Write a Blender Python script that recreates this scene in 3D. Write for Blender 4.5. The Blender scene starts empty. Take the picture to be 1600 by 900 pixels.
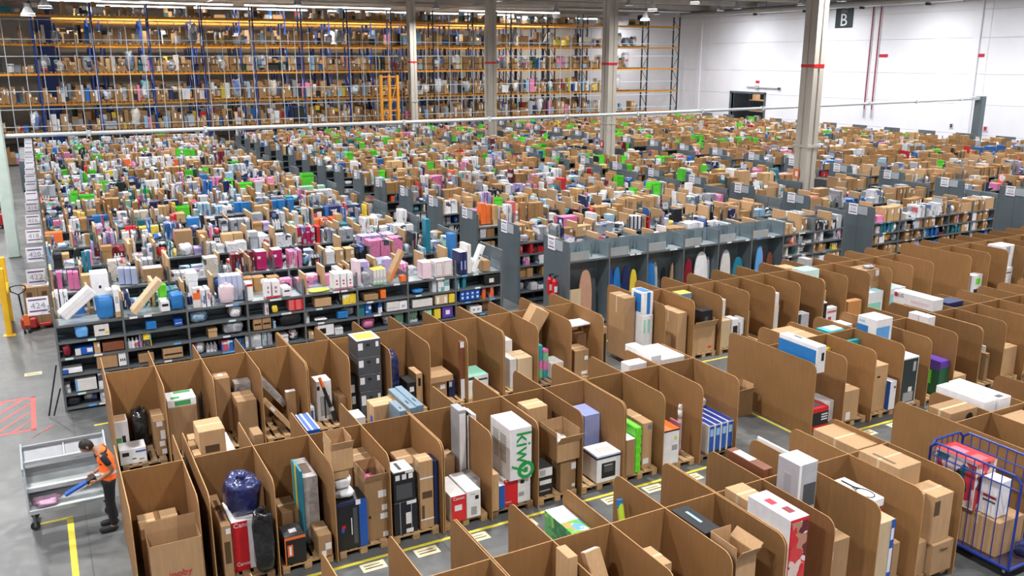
import bpy, bmesh, math, random
from mathutils import Vector, Matrix, Euler
D = bpy.data
SC = bpy.context.scene
COL = SC.collection
rng = random.Random(11)

# ------------------------------------------------------------------ camera, world, exposure, lights
cam_d = D.cameras.new('camera')
cam_d.sensor_fit = 'HORIZONTAL'; cam_d.sensor_width = 36.0
cam_d.lens = 36.0 * 1377.38 / 1600.0
cam_d.clip_end = 400.0
cam = D.objects.new('camera', cam_d); COL.objects.link(cam)
_p, _y, _r = 0.2555, 0.4921, -0.0014
_f = Vector((math.sin(_y) * math.cos(_p), math.cos(_y) * math.cos(_p), -math.sin(_p)))
_rt = Vector((math.cos(_y), -math.sin(_y), 0.0)); _up = _rt.cross(_f)
_r2 = _rt * math.cos(_r) + _up * math.sin(_r); _u2 = -_rt * math.sin(_r) + _up * math.cos(_r)
CAMZ = 7.83
cam.matrix_world = Matrix(((_r2.x, _u2.x, -_f.x, 0), (_r2.y, _u2.y, -_f.y, 0), (_r2.z, _u2.z, -_f.z, CAMZ), (0, 0, 0, 1)))
SC.camera = cam

world = D.worlds.new('hall_air'); SC.world = world; world.use_nodes = True
world.node_tree.nodes['Background'].inputs[0].default_value = (0.75, 0.85, 1.0, 1)
world.node_tree.nodes['Background'].inputs[1].default_value = 0.025
SC.view_settings.view_transform = 'Standard'; SC.view_settings.look = 'None'
SC.view_settings.exposure = 0.28; SC.view_settings.gamma = 1.0
SC.view_settings.use_curve_mapping = False
try:
    SC.cycles.use_denoising = True
    SC.cycles.max_bounces = 6; SC.cycles.diffuse_bounces = 3; SC.cycles.glossy_bounces = 2
    SC.cycles.transparent_max_bounces = 6
    SC.cycles.sample_clamp_indirect = 6.0
except Exception:
    pass

CEIL = 12.9
LAMP_W = 740
LAMP_SPOTS = [(x, y) for y in (4, 15, 26, 37, 48, 59, 70) for x in (-3, 8, 19, 30.5, 42, 53)]
def add_area(name, loc, sx, sy, watts, color=(1.0, 0.985, 0.975), spread=0):
    l = D.lights.new(name, 'AREA'); l.shape = 'RECTANGLE'; l.size = sx; l.size_y = sy
    l.energy = watts; l.color = color
    if spread: l.spread = math.radians(spread)
    o = D.objects.new(name, l); COL.objects.link(o); o.location = loc
    return o

# ------------------------------------------------------------------ materials
PAL = {
 'white': (.78, .78, .80), 'offwhite': (.66, .64, .62), 'mailer': (.74, .75, .78), 'grey': (.33, .34, .36), 'greymid': (.42, .43, .46),
 'darkgrey': (.07, .075, .085), 'black': (.012, .012, .015), 'black2': (.010, .012, .022), 'blackgreen': (.02, .035, .04), 'blue': (.012, .09, .42),
 'bluemid': (.02, .17, .46), 'bluelight': (.32, .55, .80), 'bluelight2': (.12, .36, .72), 'bluedark': (.02, .05, .30), 'navy': (.014, .025, .10),
 'steelblue': (.16, .24, .31), 'periwinkle': (.30, .35, .62), 'periwinkle2': (.42, .47, .66), 'red': (.62, .012, .02), 'redink': (.55, .02, .05),
 'redtoy': (.58, .02, .03), 'darkred': (.22, .01, .025), 'redpale': (.62, .13, .13), 'redbrown': (.20, .07, .035), 'logored': (.45, .01, .06),
 'orange': (.78, .16, .03), 'yellow': (.74, .56, .05), 'lime': (.50, .68, .05), 'limegreen': (.15, .72, .03), 'green': (.06, .32, .09), 'greenp': (.20, .50, .25),
 'greenlogo': (.01, .33, .06), 'darkgreen': (.015, .12, .05), 'mint': (.30, .66, .52), 'mintpale': (.55, .74, .70), 'teal': (.02, .33, .36), 'tealdark': (.015, .20, .30),
 'tealpale': (.32, .62, .68), 'pinkp': (.66, .17, .38), 'pinkpale': (.74, .58, .64), 'pinkdull': (.52, .17, .25), 'magenta': (.46, .012, .12), 'purple': (.12, .05, .36),
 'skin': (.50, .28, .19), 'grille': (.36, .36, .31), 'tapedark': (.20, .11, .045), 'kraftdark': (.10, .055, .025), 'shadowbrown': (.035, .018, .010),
 'bag_lilac': (.55, .33, .48),
}
KRAFT = {'kraft': (.46, .285, .145), 'kraft2': (.345, .205, .100), 'kraftlight': (.58, .44, .275), 'kraftorange': (.50, .22, .07), 'board': (.262, .130, .043), 'boardedge': (.49, .28, .115)}
MATS = {}
def nt_new(name):
    m = D.materials.new(name); m.use_nodes = True
    return m, m.node_tree, m.node_tree.nodes['Principled BSDF']
def N(nt, typ, **kw):
    n = nt.nodes.new(typ)
    for k, v in kw.items():
        if k.startswith('i_'):
            n.inputs[int(k[2:])].default_value = v
        else: setattr(n, k, v)
    return n
def mixc(nt, fac, a, b, mode='MIX'):
    n = nt.nodes.new('ShaderNodeMix'); n.data_type = 'RGBA'; n.blend_type = mode
    for sock, v in ((0, fac), (6, a), (7, b)):
        if hasattr(v, 'links') or hasattr(v, 'is_linked'): nt.links.new(v, n.inputs[sock])
        else: n.inputs[sock].default_value = v if sock == 0 else (*v[:3], 1)
    return n.outputs[2]
def ramp(nt, src, stops, interp='LINEAR'):
    r = nt.nodes.new('ShaderNodeValToRGB'); r.color_ramp.interpolation = interp
    while len(r.color_ramp.elements) < len(stops): r.color_ramp.elements.new(0.5)
    for e, (p, c) in zip(r.color_ramp.elements, stops):
        e.position = p; e.color = (*c[:3], 1) if len(c) >= 3 else (c[0], c[0], c[0], 1)
    nt.links.new(src, r.inputs[0]); return r.outputs[0]
def M(name):
    if name in MATS: return MATS[name]
    if name in KRAFT:
        m, nt, b = nt_new(name); c = KRAFT[name]
        tc = N(nt, 'ShaderNodeNewGeometry')
        mp = N(nt, 'ShaderNodeMapping'); mp.inputs[3].default_value = (22, 22, 2.5)
        nt.links.new(tc.outputs['Position'], mp.inputs[0])
        n1 = N(nt, 'ShaderNodeTexNoise'); n1.inputs['Scale'].default_value = 1.0; n1.inputs['Detail'].default_value = 3
        nt.links.new(mp.outputs[0], n1.inputs[0])
        n2 = N(nt, 'ShaderNodeTexNoise'); n2.inputs['Scale'].default_value = 1.7; n2.inputs['Detail'].default_value = 4
        nt.links.new(tc.outputs['Position'], n2.inputs[0])
        a = ramp(nt, n1.outputs[0], [(.25, tuple(v * .90 for v in c)), (.75, tuple(min(1, v * 1.08) for v in c))])
        oi = N(nt, 'ShaderNodeObjectInfo')
        hv = N(nt, 'ShaderNodeHueSaturation'); nt.links.new(a, hv.inputs['Color'])
        mr = N(nt, 'ShaderNodeMapRange'); mr.inputs[3].default_value = .88; mr.inputs[4].default_value = 1.12
        nt.links.new(oi.outputs['Random'], mr.inputs[0]); nt.links.new(mr.outputs[0], hv.inputs['Value'])
        r = ramp(nt, n2.outputs[0], [(.3, (.93, .93, .93)), (.7, (1.04, 1.03, 1.02))])
        col = mixc(nt, 1.0, hv.outputs[0], r, 'MULTIPLY')
        nt.links.new(col, b.inputs['Base Color']); b.inputs['Roughness'].default_value = .78
        bp = N(nt, 'ShaderNodeBump'); bp.inputs['Strength'].default_value = .08; nt.links.new(n1.outputs[0], bp.inputs['Height']); nt.links.new(bp.outputs[0], b.inputs['Normal'])
    elif name in ('bluebag', 'blackbag', 'greybag', 'clearwrap', 'greywrap'):
        m, nt, b = nt_new(name)
        c1, c2 = {'bluebag': ((.012, .018, .085), (.05, .07, .22)), 'blackbag': ((.010, .010, .012), (.035, .035, .04)), 'greybag': ((.22, .24, .27), (.5, .52, .56)),
                  'clearwrap': ((.66, .64, .64), (.80, .78, .78)), 'greywrap': ((.36, .33, .32), (.56, .54, .53))}[name]
        tc = N(nt, 'ShaderNodeTexCoord'); n1 = N(nt, 'ShaderNodeTexNoise'); n1.inputs['Scale'].default_value = 6; n1.inputs['Detail'].default_value = 3; n1.inputs['Distortion'].default_value = 1.2
        nt.links.new(tc.outputs['Object'], n1.inputs[0])
        nt.links.new(ramp(nt, n1.outputs[0], [(.42, c1), (.72, c2)]), b.inputs['Base Color'])
        b.inputs['Roughness'].default_value = .22; b.inputs['Coat Weight'].default_value = .4
        bp = N(nt, 'ShaderNodeBump'); bp.inputs['Strength'].default_value = .7; bp.inputs['Distance'].default_value = .03; nt.links.new(n1.outputs[0], bp.inputs['Height']); nt.links.new(bp.outputs[0], b.inputs['Normal'])
    else:
        m, nt, b = nt_new(name); c = PAL[name]
        tc = N(nt, 'ShaderNodeTexCoord'); n1 = N(nt, 'ShaderNodeTexNoise'); n1.inputs['Scale'].default_value = 7; n1.inputs['Detail'].default_value = 3
        nt.links.new(tc.outputs['Object'], n1.inputs[0])
        nt.links.new(ramp(nt, n1.outputs[0], [(.3, tuple(v * .93 for v in c)), (.7, tuple(min(1, v * 1.05) for v in c))]), b.inputs['Base Color'])
        b.inputs['Roughness'].default_value = .42
    MATS[name] = m
    return m
def print_mat(name, cols, scale):
    m, nt, b = nt_new(name)
    tc = N(nt, 'ShaderNodeNewGeometry').outputs['Position']
    v = N(nt, 'ShaderNodeTexVoronoi'); v.inputs['Scale'].default_value = scale
    nz = N(nt, 'ShaderNodeTexNoise'); nz.inputs['Scale'].default_value = scale * .8; nt.links.new(tc, nz.inputs[0])
    nt.links.new(mixc(nt, .25, tc, nz.outputs['Color']), v.inputs[0])
    sp = N(nt, 'ShaderNodeSeparateColor'); nt.links.new(v.outputs['Color'], sp.inputs[0])
    nt.links.new(ramp(nt, sp.outputs[0], [(i / len(cols), c) for i, c in enumerate(cols)], 'CONSTANT'), b.inputs['Base Color'])
    b.inputs['Roughness'].default_value = .3; MATS[name] = m
def simple(name, c, rough=.5, metal=0.0, var=.1, scale=3.0, emit=None, coords='Position', stretch=(1, 1, 1), bump=0.0):
    m, nt, b = nt_new(name)
    if coords == 'Position': src = N(nt, 'ShaderNodeNewGeometry').outputs['Position']
    else: src = N(nt, 'ShaderNodeTexCoord').outputs['Object']
    mp = N(nt, 'ShaderNodeMapping'); mp.inputs[3].default_value = stretch; nt.links.new(src, mp.inputs[0])
    n1 = N(nt, 'ShaderNodeTexNoise'); n1.inputs['Scale'].default_value = scale; n1.inputs['Detail'].default_value = 4
    nt.links.new(mp.outputs[0], n1.inputs[0])
    nt.links.new(ramp(nt, n1.outputs[0], [(.3, tuple(v * (1 - var) for v in c)), (.7, tuple(min(1, v * (1 + var)) for v in c))]), b.inputs['Base Color'])
    b.inputs['Roughness'].default_value = rough; b.inputs['Metallic'].default_value = metal
    if bump:
        bp = N(nt, 'ShaderNodeBump'); bp.inputs['Strength'].default_value = bump; nt.links.new(n1.outputs[0], bp.inputs['Height']); nt.links.new(bp.outputs[0], b.inputs['Normal'])
    if emit:
        b.inputs['Emission Color'].default_value = (*emit[0], 1); b.inputs['Emission Strength'].default_value = emit[1]
    MATS[name] = m
    return m
print_mat('print_toy', [(.60, .02, .03), (.45, .22, .15), (.62, .05, .05), (.70, .55, .50), (.12, .015, .02), (.70, .68, .70)], 7)
print_mat('print_game', [(.05, .03, .05), (.45, .04, .06), (.50, .30, .22), (.03, .12, .14), (.62, .50, .52), (.20, .10, .07)], 6)
print_mat('print_green', [(.05, .30, .08), (.10, .45, .10), (.30, .62, .12), (.04, .22, .10), (.12, .38, .16)], 8)
print_mat('print_park', [(.12, .5, .06), (.25, .66, .10), (.55, .60, .10), (.16, .40, .62), (.58, .34, .14), (.6, .7, .62)], 9)
simple('steel', (.13, .16, .18), .42, .35, .12, 1.2, stretch=(1, 1, .3))
simple('steel_post', (.15, .165, .175), .45, .3, .1, 2)
simple('galvanised', (.50, .58, .61), .30, .55, .10, 2.5)
simple('plate', (.24, .30, .33), .28, .5, .12, 1.5)
simple('rack_blue', (.012, .045, .22), .4, 0, .1)
simple('rack_orange', (.70, .29, .03), .45, 0, .08)
simple('rack_dark', (.020, .026, .035), .5, 0, .1)
simple('rail_grey', (.50, .55, .58), .45, 0, .06)
simple('concrete', (.47, .435, .38), .85, 0, .10, 1.1, stretch=(1, 1, .35), bump=.15)
simple('wall_white', (.80, .785, .83), .6, 0, .03, .5)
simple('wall_cream', (.52, .46, .38), .7, 0, .04, .4)
simple('ceiling_grey', (.20, .20, .20), .8, 0, .08, .6)
simple('duct', (.58, .60, .62), .3, .8, .05, 1)
simple('pallet_wood', (.46, .29, .14), .8, 0, .22, 5, stretch=(.5, 6, 2), bump=.2)
simple('pallet_old', (.22, .14, .075), .85, 0, .25, 5, stretch=(.5, 6, 2), bump=.2)
simple('line_yellow', (.72, .62, .06), .6, 0, .12, 9)
simple('line_red', (.60, .13, .12), .65, 0, .15, 9)
simple('tag_cream', (.72, .66, .42), .6, 0, .08, 5)
simple('rubber', (.015, .015, .016), .7)
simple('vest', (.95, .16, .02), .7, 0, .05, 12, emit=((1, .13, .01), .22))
simple('cloth_black', (.012, .012, .014), .85, 0, .2, 10)
simple('hair', (.010, .008, .007), .55, 0, .3, 30)
simple('skin_tone', (.33, .17, .10), .5, 0, .06, 14, coords='Object')
simple('cage_blue', (.012, .035, .26), .35, 0, .08)
simple('cage_deck', (.035, .02, .03), .7, 0, .2)
simple('machine_red', (.42, .02, .02), .45, 0, .1)
simple('guard_yellow', (.80, .46, .02), .45, 0, .08)
simple('post_green', (.55, .66, .60), .45, 0, .05)
simple('lamp_glow', (1, 1, 1), .5, 0, .01, emit=((1, .98, .95), 9.0))
simple('lamp_shell', (.45, .46, .48), .4, .3)
simple('tray_white', (.74, .80, .80), .35, 0, .03)
simple('sign_board', (.76, .76, .80), .5, 0, .03, 6)
simple('sign_grey', (.34, .37, .40), .45, 0, .05, 4)
simple('sign_purple', (.14, .06, .20), .6)
simple('board_cover', (.5, .5, .5), .7)

def floor_mat():
    m, nt, b = nt_new('floor_concrete')
    g = N(nt, 'ShaderNodeNewGeometry').outputs['Position']
    n1 = N(nt, 'ShaderNodeTexNoise'); n1.inputs['Scale'].default_value = .55; n1.inputs['Detail'].default_value = 6; n1.inputs['Roughness'].default_value = .62; nt.links.new(g, n1.inputs[0])
    n2 = N(nt, 'ShaderNodeTexNoise'); n2.inputs['Scale'].default_value = 5; n2.inputs['Detail'].default_value = 5; nt.links.new(g, n2.inputs[0])
    a = ramp(nt, n1.outputs[0], [(.30, (.085, .090, .090)), (.52, (.130, .136, .136)), (.70, (.175, .180, .178))])
    c = ramp(nt, n2.outputs[0], [(.35, (.86, .86, .86)), (.65, (1.05, 1.05, 1.05))])
    col = mixc(nt, 1.0, a, c, 'MULTIPLY')
    br = N(nt, 'ShaderNodeTexBrick'); br.offset = 0; br.inputs['Scale'].default_value = 1; br.inputs['Mortar Size'].default_value = .012
    br.inputs['Brick Width'].default_value = 5.2; br.inputs['Row Height'].default_value = 5.2; nt.links.new(g, br.inputs[0])
    col = mixc(nt, br.outputs['Fac'], col, (.08, .08, .08))
    nt.links.new(col, b.inputs['Base Color']); b.inputs['Roughness'].default_value = .38
    nt.links.new(ramp(nt, n2.outputs[0], [(.3, (.30,)), (.7, (.50,))]), b.inputs['Roughness'])
    MATS['floor'] = m
floor_mat()
def goods_mat(name, attr):
    """printed packaging: base colour of the pack, a band in a second colour, rows of small print"""
    m, nt, b = nt_new(name)
    if attr:
        base = N(nt, 'ShaderNodeAttribute', attribute_name='pack').outputs['Color']
        src = N(nt, 'ShaderNodeNewGeometry').outputs['Position']
        rnd = N(nt, 'ShaderNodeAttribute', attribute_name='pack').outputs['Alpha']
    else:
        oi = N(nt, 'ShaderNodeObjectInfo'); base = oi.outputs['Color']; rnd = oi.outputs['Random']
        src = N(nt, 'ShaderNodeTexCoord').outputs['Object']
    off = N(nt, 'ShaderNodeMath', operation='MULTIPLY', i_1=37.0); nt.links.new(rnd, off.inputs[0])
    add = N(nt, 'ShaderNodeVectorMath', operation='ADD'); nt.links.new(src, add.inputs[0]); nt.links.new(off.outputs[0], add.inputs[1])
    k = 1.0 if not attr else 2.4
    mp = N(nt, 'ShaderNodeMapping'); mp.inputs[3].default_value = (2.2 * k, 1.0 * k, 2.6 * k); nt.links.new(add.outputs[0], mp.inputs[0])
    v = N(nt, 'ShaderNodeTexVoronoi'); v.distance = 'CHEBYCHEV'; v.inputs['Scale'].default_value = 1.0; v.inputs['Randomness'].default_value = .8
    nt.links.new(mp.outputs[0], v.inputs[0])
    sep = N(nt, 'ShaderNodeSeparateColor'); nt.links.new(v.outputs['Color'], sep.inputs[0])
    second = ramp(nt, sep.outputs[1], [(0, (.72, .72, .74)), (.3, (.04, .05, .07)), (.5, (.35, .36, .40)), (.62, (.10, .16, .40)), (.72, (.55, .10, .14)), (.8, (.70, .70, .72)), (.92, (.12, .38, .40))], 'CONSTANT')
    lt = N(nt, 'ShaderNodeMath', operation='LESS_THAN', i_1=.30 if not attr else .26); nt.links.new(sep.outputs[0], lt.inputs[0])
    col = mixc(nt, lt.outputs[0], base, second)
    mp2 = N(nt, 'ShaderNodeMapping'); mp2.inputs[3].default_value = (9 * k, 4 * k, 22 * k); nt.links.new(add.outputs[0], mp2.inputs[0])
    n2 = N(nt, 'ShaderNodeTexNoise'); n2.inputs['Scale'].default_value = 1; n2.inputs['Detail'].default_value = 1; nt.links.new(mp2.outputs[0], n2.inputs[0])
    gt = N(nt, 'ShaderNodeMath', operation='GREATER_THAN', i_1=.63); nt.links.new(n2.outputs[0], gt.inputs[0])
    col = mixc(nt, gt.outputs[0], col, mixc(nt, .7, base, (.03, .03, .04)))
    nt.links.new(col, b.inputs['Base Color']); b.inputs['Roughness'].default_value = .4
    MATS[name] = m
goods_mat('goods', False); goods_mat('goods_far', True)
def plain_far():
    m, nt, b = nt_new('carton_far')
    at = N(nt, 'ShaderNodeAttribute', attribute_name='pack'); nt.links.new(at.outputs['Color'], b.inputs['Base Color']); b.inputs['Roughness'].default_value = .75
    n = N(nt, 'ShaderNodeTexNoise'); n.inputs['Scale'].default_value = 6
    nt.links.new(N(nt, 'ShaderNodeNewGeometry').outputs['Position'], n.inputs[0])
    nt.links.new(mixc(nt, 1.0, at.outputs['Color'], ramp(nt, n.outputs[0], [(.3, (.9, .9, .9)), (.7, (1.05, 1.05, 1.05))]), 'MULTIPLY'), b.inputs['Base Color'])
    MATS['carton_far'] = m
    m, nt, b = nt_new('carton_obj')
    oi = N(nt, 'ShaderNodeObjectInfo'); n = N(nt, 'ShaderNodeTexNoise'); n.inputs['Scale'].default_value = 4
    nt.links.new(N(nt, 'ShaderNodeTexCoord').outputs['Object'], n.inputs[0])
    nt.links.new(mixc(nt, 1.0, oi.outputs['Color'], ramp(nt, n.outputs[0], [(.3, (.9, .9, .9)), (.7, (1.05, 1.05, 1.05))]), 'MULTIPLY'), b.inputs['Base Color']); b.inputs['Roughness'].default_value = .7
    MATS['carton_obj'] = m
plain_far()

# ------------------------------------------------------------------ mesh helpers
class MB:
    def __init__(s): s.v = []; s.f = []; s.mi = []; s.mats = []
    def m(s, mat):
        mat = M(mat) if isinstance(mat, str) else mat
        if mat not in s.mats: s.mats.append(mat)
        return s.mats.index(mat)
    def add(s, vs, fs, mat):
        o = len(s.v); s.v += [tuple(v) for v in vs]; i = s.m(mat)
        for f in fs: s.f.append(tuple(a + o for a in f)); s.mi.append(i)
    def box(s, x0, x1, y0, y1, z0, z1, mat, bev=0.0, mtx=None):
        if bev <= 0:
            vs = [(x, y, z) for z in (z0, z1) for y in (y0, y1) for x in (x0, x1)]
            fs = [(0, 2, 3, 1), (4, 5, 7, 6), (0, 1, 5, 4), (2, 6, 7, 3), (0, 4, 6, 2), (1, 3, 7, 5)]
        else:
            b = min(bev, (x1 - x0) * .3, (y1 - y0) * .3, (z1 - z0) * .3)
            lo = (x0, y0, z0); hi = (x1, y1, z1); vs = []; idx = {}
            for sx in (0, 1):
                for sy in (0, 1):
                    for sz in (0, 1):
                        c = (sx, sy, sz)
                        for ax in range(3):
                            p = []
                            for k in range(3):
                                e = hi[k] if c[k] else lo[k]
                                if k != ax: e += -b if c[k] else b
                                p.append(e)
                            idx[c + (ax,)] = len(vs); vs.append(tuple(p))
            fs = []
            for ax in range(3):
                a1, a2 = [k for k in range(3) if k != ax]
                for sd in (0, 1):
                    q = []
                    for u, w in ((0, 0), (1, 0), (1, 1), (0, 1)):
                        c = [0, 0, 0]; c[ax] = sd; c[a1] = u; c[a2] = w; q.append(idx[tuple(c) + (ax,)])
                    if (sd == 1) != (ax == 1): fs.append(tuple(q))
                    else: fs.append(tuple(reversed(q)))
            for ax in range(3):
                a1, a2 = [k for k in range(3) if k != ax]
                for u in (0, 1):
                    for w in (0, 1):
                        c0 = [0, 0, 0]; c0[a1] = u; c0[a2] = w; c1 = list(c0); c1[ax] = 1
                        fs.append((idx[tuple(c0) + (a1,)], idx[tuple(c1) + (a1,)], idx[tuple(c1) + (a2,)], idx[tuple(c0) + (a2,)]))
            for sx in (0, 1):
                for sy in (0, 1):
                    for sz in (0, 1): fs.append(tuple(idx[(sx, sy, sz, a)] for a in range(3)))
        if mtx is not None: vs = [mtx @ Vector(v) for v in vs]
        s.add(vs, fs, mat)
    def tube(s, a, b, r, mat, n=8, r2=None, caps=True):
        a = Vector(a); b = Vector(b); d = (b - a).normalized(); r2 = r if r2 is None else r2
        t = Vector((0, 0, 1)) if abs(d.z) < .9 else Vector((1, 0, 0))
        u = d.cross(t).normalized(); w = d.cross(u)
        vs = []
        for i in range(n):
            c = math.cos(2 * math.pi * i / n); k = math.sin(2 * math.pi * i / n)
            vs.append(a + (u * c + w * k) * r); vs.append(b + (u * c + w * k) * r2)
        fs = [(2 * i, 2 * i + 1, (2 * i + 3) % (2 * n), (2 * i + 2) % (2 * n)) for i in range(n)]
        if caps: fs += [tuple(2 * i for i in range(n)), tuple(2 * i + 1 for i in reversed(range(n)))]
        s.add(vs, fs, mat)
    def path(s, pts, r, mat, n=8):
        for i in range(len(pts) - 1): s.tube(pts[i], pts[i + 1], r, mat, n)
    def prism(s, poly, axis, a, b, mat, matside=None):
        """poly: 2D outline (convex enough), extruded on axis 'X','Y','Z' from a to b"""
        def P(p, t):
            return {'X': (t, p[0], p[1]), 'Y': (p[0], t, p[1]), 'Z': (p[0], p[1], t)}[axis]
        n = len(poly)
        vs = [P(p, a) for p in poly] + [P(p, b) for p in poly]
        s.add(vs, [tuple(range(n)), tuple(reversed(range(n, 2 * n)))], mat)
        s.add(vs, [(i, i + n, (i + 1) % n + n, (i + 1) % n) for i in range(n)], matside or mat)
    def lump(s, c, r, mat, seed=0, nu=12, nv=8, e=.6, noise=.08):
        rg = random.Random(seed); ph = [rg.uniform(0, 6.28) for _ in range(6)]
        def sp(v, p): return math.copysign(abs(v) ** p, v)
        vs = []
        for j in range(nv + 1):
            t = -math.pi / 2 + math.pi * j / nv
            for i in range(nu):
                q = 2 * math.pi * i / nu
                x = sp(math.cos(t), e) * sp(math.cos(q), e); y = sp(math.cos(t), e) * sp(math.sin(q), e); z = sp(math.sin(t), e)
                k = 1 + noise * (math.sin(3 * q + ph[0]) * math.cos(2 * t + ph[1]) + .7 * math.sin(5 * q + ph[2] + 3 * t) + .5 * math.sin(7 * t + ph[3] + q))
                if j in (0, nv): k = 1 - noise * .5
                k = min(k, 1.0 + noise * .3) if z < -.6 else k
                vs.append((c[0] + r[0] * x * k / (1 + noise), c[1] + r[1] * y * k / (1 + noise), c[2] + r[2] * max(-1, z * (k if z > -.5 else 1)) / (1 if z < 0 else 1 + noise)))
        fs = []
        for j in range(nv):
            for i in range(nu): fs.append((j * nu + i, j * nu + (i + 1) % nu, (j + 1) * nu + (i + 1) % nu, (j + 1) * nu + i))
        s.add(vs, fs, mat)
    def mesh(s, name, smooth=False):
        me = D.meshes.new(name); me.from_pydata(s.v, [], s.f)
        for m in s.mats: me.materials.append(m)
        me.polygons.foreach_set('material_index', s.mi)
        if smooth: me.polygons.foreach_set('use_smooth', [True] * len(s.f))
        me.update()
        return me
    def build(s, name, parent=None, smooth=False):
        bm = bmesh.new(); me = s.mesh(name, smooth); bm.from_mesh(me); bmesh.ops.recalc_face_normals(bm, faces=bm.faces); bm.to_mesh(me); bm.free()
        return link(name, me, parent)
def link(name, data, parent=None, loc=None, rot=None, scale=None):
    o = D.objects.new(name, data); COL.objects.link(o)
    if parent is not None: o.parent = parent
    if loc is not None: o.location = loc
    if rot is not None: o.rotation_euler = rot
    if scale is not None: o.scale = scale
    return o
def tag(o, label, cat, group=None):
    o['label'] = label; o['category'] = cat
    if group: o['group'] = group
    return o
def thing(name, label, cat, loc=(0, 0, 0), rotz=0.0, group=None):
    o = link(name, None, None, loc, (0, 0, rotz)); o.empty_display_size = .2
    return tag(o, label, cat, group)
def struct(o): o['kind'] = 'structure'; return o
UNIT = {}
def unit_box(matname):
    if matname not in UNIT:
        b = MB(); b.box(0, 1, 0, 1, 0, 1, matname); UNIT[matname] = b.mesh('piece')
    return UNIT[matname]
def slab(name, parent, x0, x1, y0, y1, z0, z1, mat):
    """a thin piece as an object of its own, shared unit mesh"""
    return link(name, unit_box(mat), parent, (x0, y0, z0), None, (x1 - x0, y1 - y0, z1 - z0))
FONT_CACHE = {}
def lettering(parent, text, loc, size, rot, mat, name='lettering', align='LEFT'):
    c = D.curves.new(name, 'FONT'); c.body = text; c.size = size; c.align_x = align; c.extrude = .002
    c.resolution_u = 2
    o = D.objects.new(name, c); me = D.meshes.new_from_object(o); D.objects.remove(o); D.curves.remove(c)
    me.materials.clear(); me.materials.append(M(mat))
    return link(name, me, parent, loc, rot)

# ------------------------------------------------------------------ setting: floor, walls, ceiling, columns
XL, XW, YF, YBK = -6.5, 62.0, -4.0, 97.0
b = MB(); b.box(XL, XW, YF, YBK, -.2, 0, 'floor'); floor = struct(b.build('floor'))
def floor_strip(name, x0, x1, y0, y1, mat): return slab(name, floor, x0, x1, y0, y1, 0, .003, mat)
for x0, x1, y in ((2.0, 12.0, 12.20), (13.6, 24.5, 12.05), (1.0, 12.9, 17.12), (13.7, 24.5, 17.12), (2.6, 12.0, 10.42), (13.5, 20, 10.42), (0.4, 11.9, 20.22)):
    floor_strip('yellow_line', x0, x1, y, y + .07, 'line_yellow')
for x, y0, y1 in ((13.60, 12.05, 15.2), (13.70, 17.12, 20.0), (11.75, 12.1, 12.5)):
    floor_strip('yellow_line', x, x + .07, y0, y1, 'line_yellow')
floor_strip('yellow_line', -.30, -.20, 12.2, 16.05, 'line_yellow'); floor_strip('yellow_line', -.78, -.20, 15.98, 16.06, 'line_yellow'); floor_strip('yellow_line', -.9, -.20, 13.35, 13.43, 'line_yellow')
floor_strip('red_line', -3.6, -.72, 22.72, 22.82, 'line_red'); floor_strip('red_line', -3.6, -.72, 20.58, 20.68, 'line_red'); floor_strip('red_line', -.82, -.72, 20.58, 22.82, 'line_red')
for i in range(9):
    b = MB(); x = -3.5 + .38 * i
    b.add([(x, 20.68, .002), (x + .09, 20.68, .002), (min(x + 1.42, -.82), 22.72 if x + 1.42 < -.82 else 20.68 + (-.82 - x) / 1.42 * 2.04, .002), (min(x + 1.33, -.82), 22.72 if x + 1.33 < -.82 else 20.68 + (-.82 - x) / 1.33 * 2.04, .002)][::1], [(0, 1, 2, 3)], 'line_red')
    b.build('red_line', floor)
def floor_tag(x, y):
    t = slab('floor_tag', floor, x - .2, x + .2, y - .12, y + .12, 0, .003, 'tag_cream')
    slab('printed_bar', floor, x - .15, x + .15, y - .05, y - .02, .003, .004, 'kraftdark'); slab('printed_bar', floor, x - .15, x + .12, y + .03, y + .05, .003, .004, 'kraftdark')
for k in range(9): floor_tag(3.02 + .9205 * k, 12.03)
for k in range(7): floor_tag(15.05 + .905 * k, 11.88)
floor_tag(-.75, 24.6)

def panel_wall(name, axis, pos, a0, a1, width, heights, mat, th=.16, skip=()):
    root = struct(link(name, None))
    a = a0; i = 0
    while a < a1 - .1:
        e = min(a + width, a1)
        for j in range(len(heights) - 1):
            z0, z1 = heights[j] + .008, heights[j + 1] - .008
            segs = [(a + .01, e - .01, z0, z1)]
            for (s0, s1, t0, t1) in skip:
                new = []
                for (p, q, u, w) in segs:
                    if s1 <= p or s0 >= q or t1 <= u or t0 >= w: new.append((p, q, u, w)); continue
                    if s0 > p: new.append((p, s0, u, w))
                    if s1 < q: new.append((s1, q, u, w))
                    m0, m1 = max(p, s0), min(q, s1)
                    if t0 > u: new.append((m0, m1, u, t0))
                    if t1 < w: new.append((m0, m1, t1, w))
                segs = new
            for (p, q, u, w) in segs:
                bb = MB()
                if axis == 'X': bb.box(pos, pos + th, p, q, u, w, mat, .012)
                else: bb.box(p, q, pos, pos + th, u, w, mat, .012)
                bb.build('wall_panel', root)
        a = e; i += 1
    bb = MB()
    ww = [(a0, a1, heights[0], heights[-1])]
    for (s0, s1, t0, t1) in skip: ww = [(a0, s0, heights[0], heights[-1]), (s1, a1, heights[0], heights[-1]), (s0, s1, t1, heights[-1])]
    for (p, q, u, w) in ww:
        if axis == 'X': bb.box(pos + .05, pos + th + .1, p, q, u, w, mat)
        else: bb.box(p, q, pos + .05, pos + th + .1, u, w, mat)
    bb.build('joint_backing', root)
    return root
HTS = [0, 2.2, 4.4, 6.6, 9.2, 11.2, CEIL]
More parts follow.
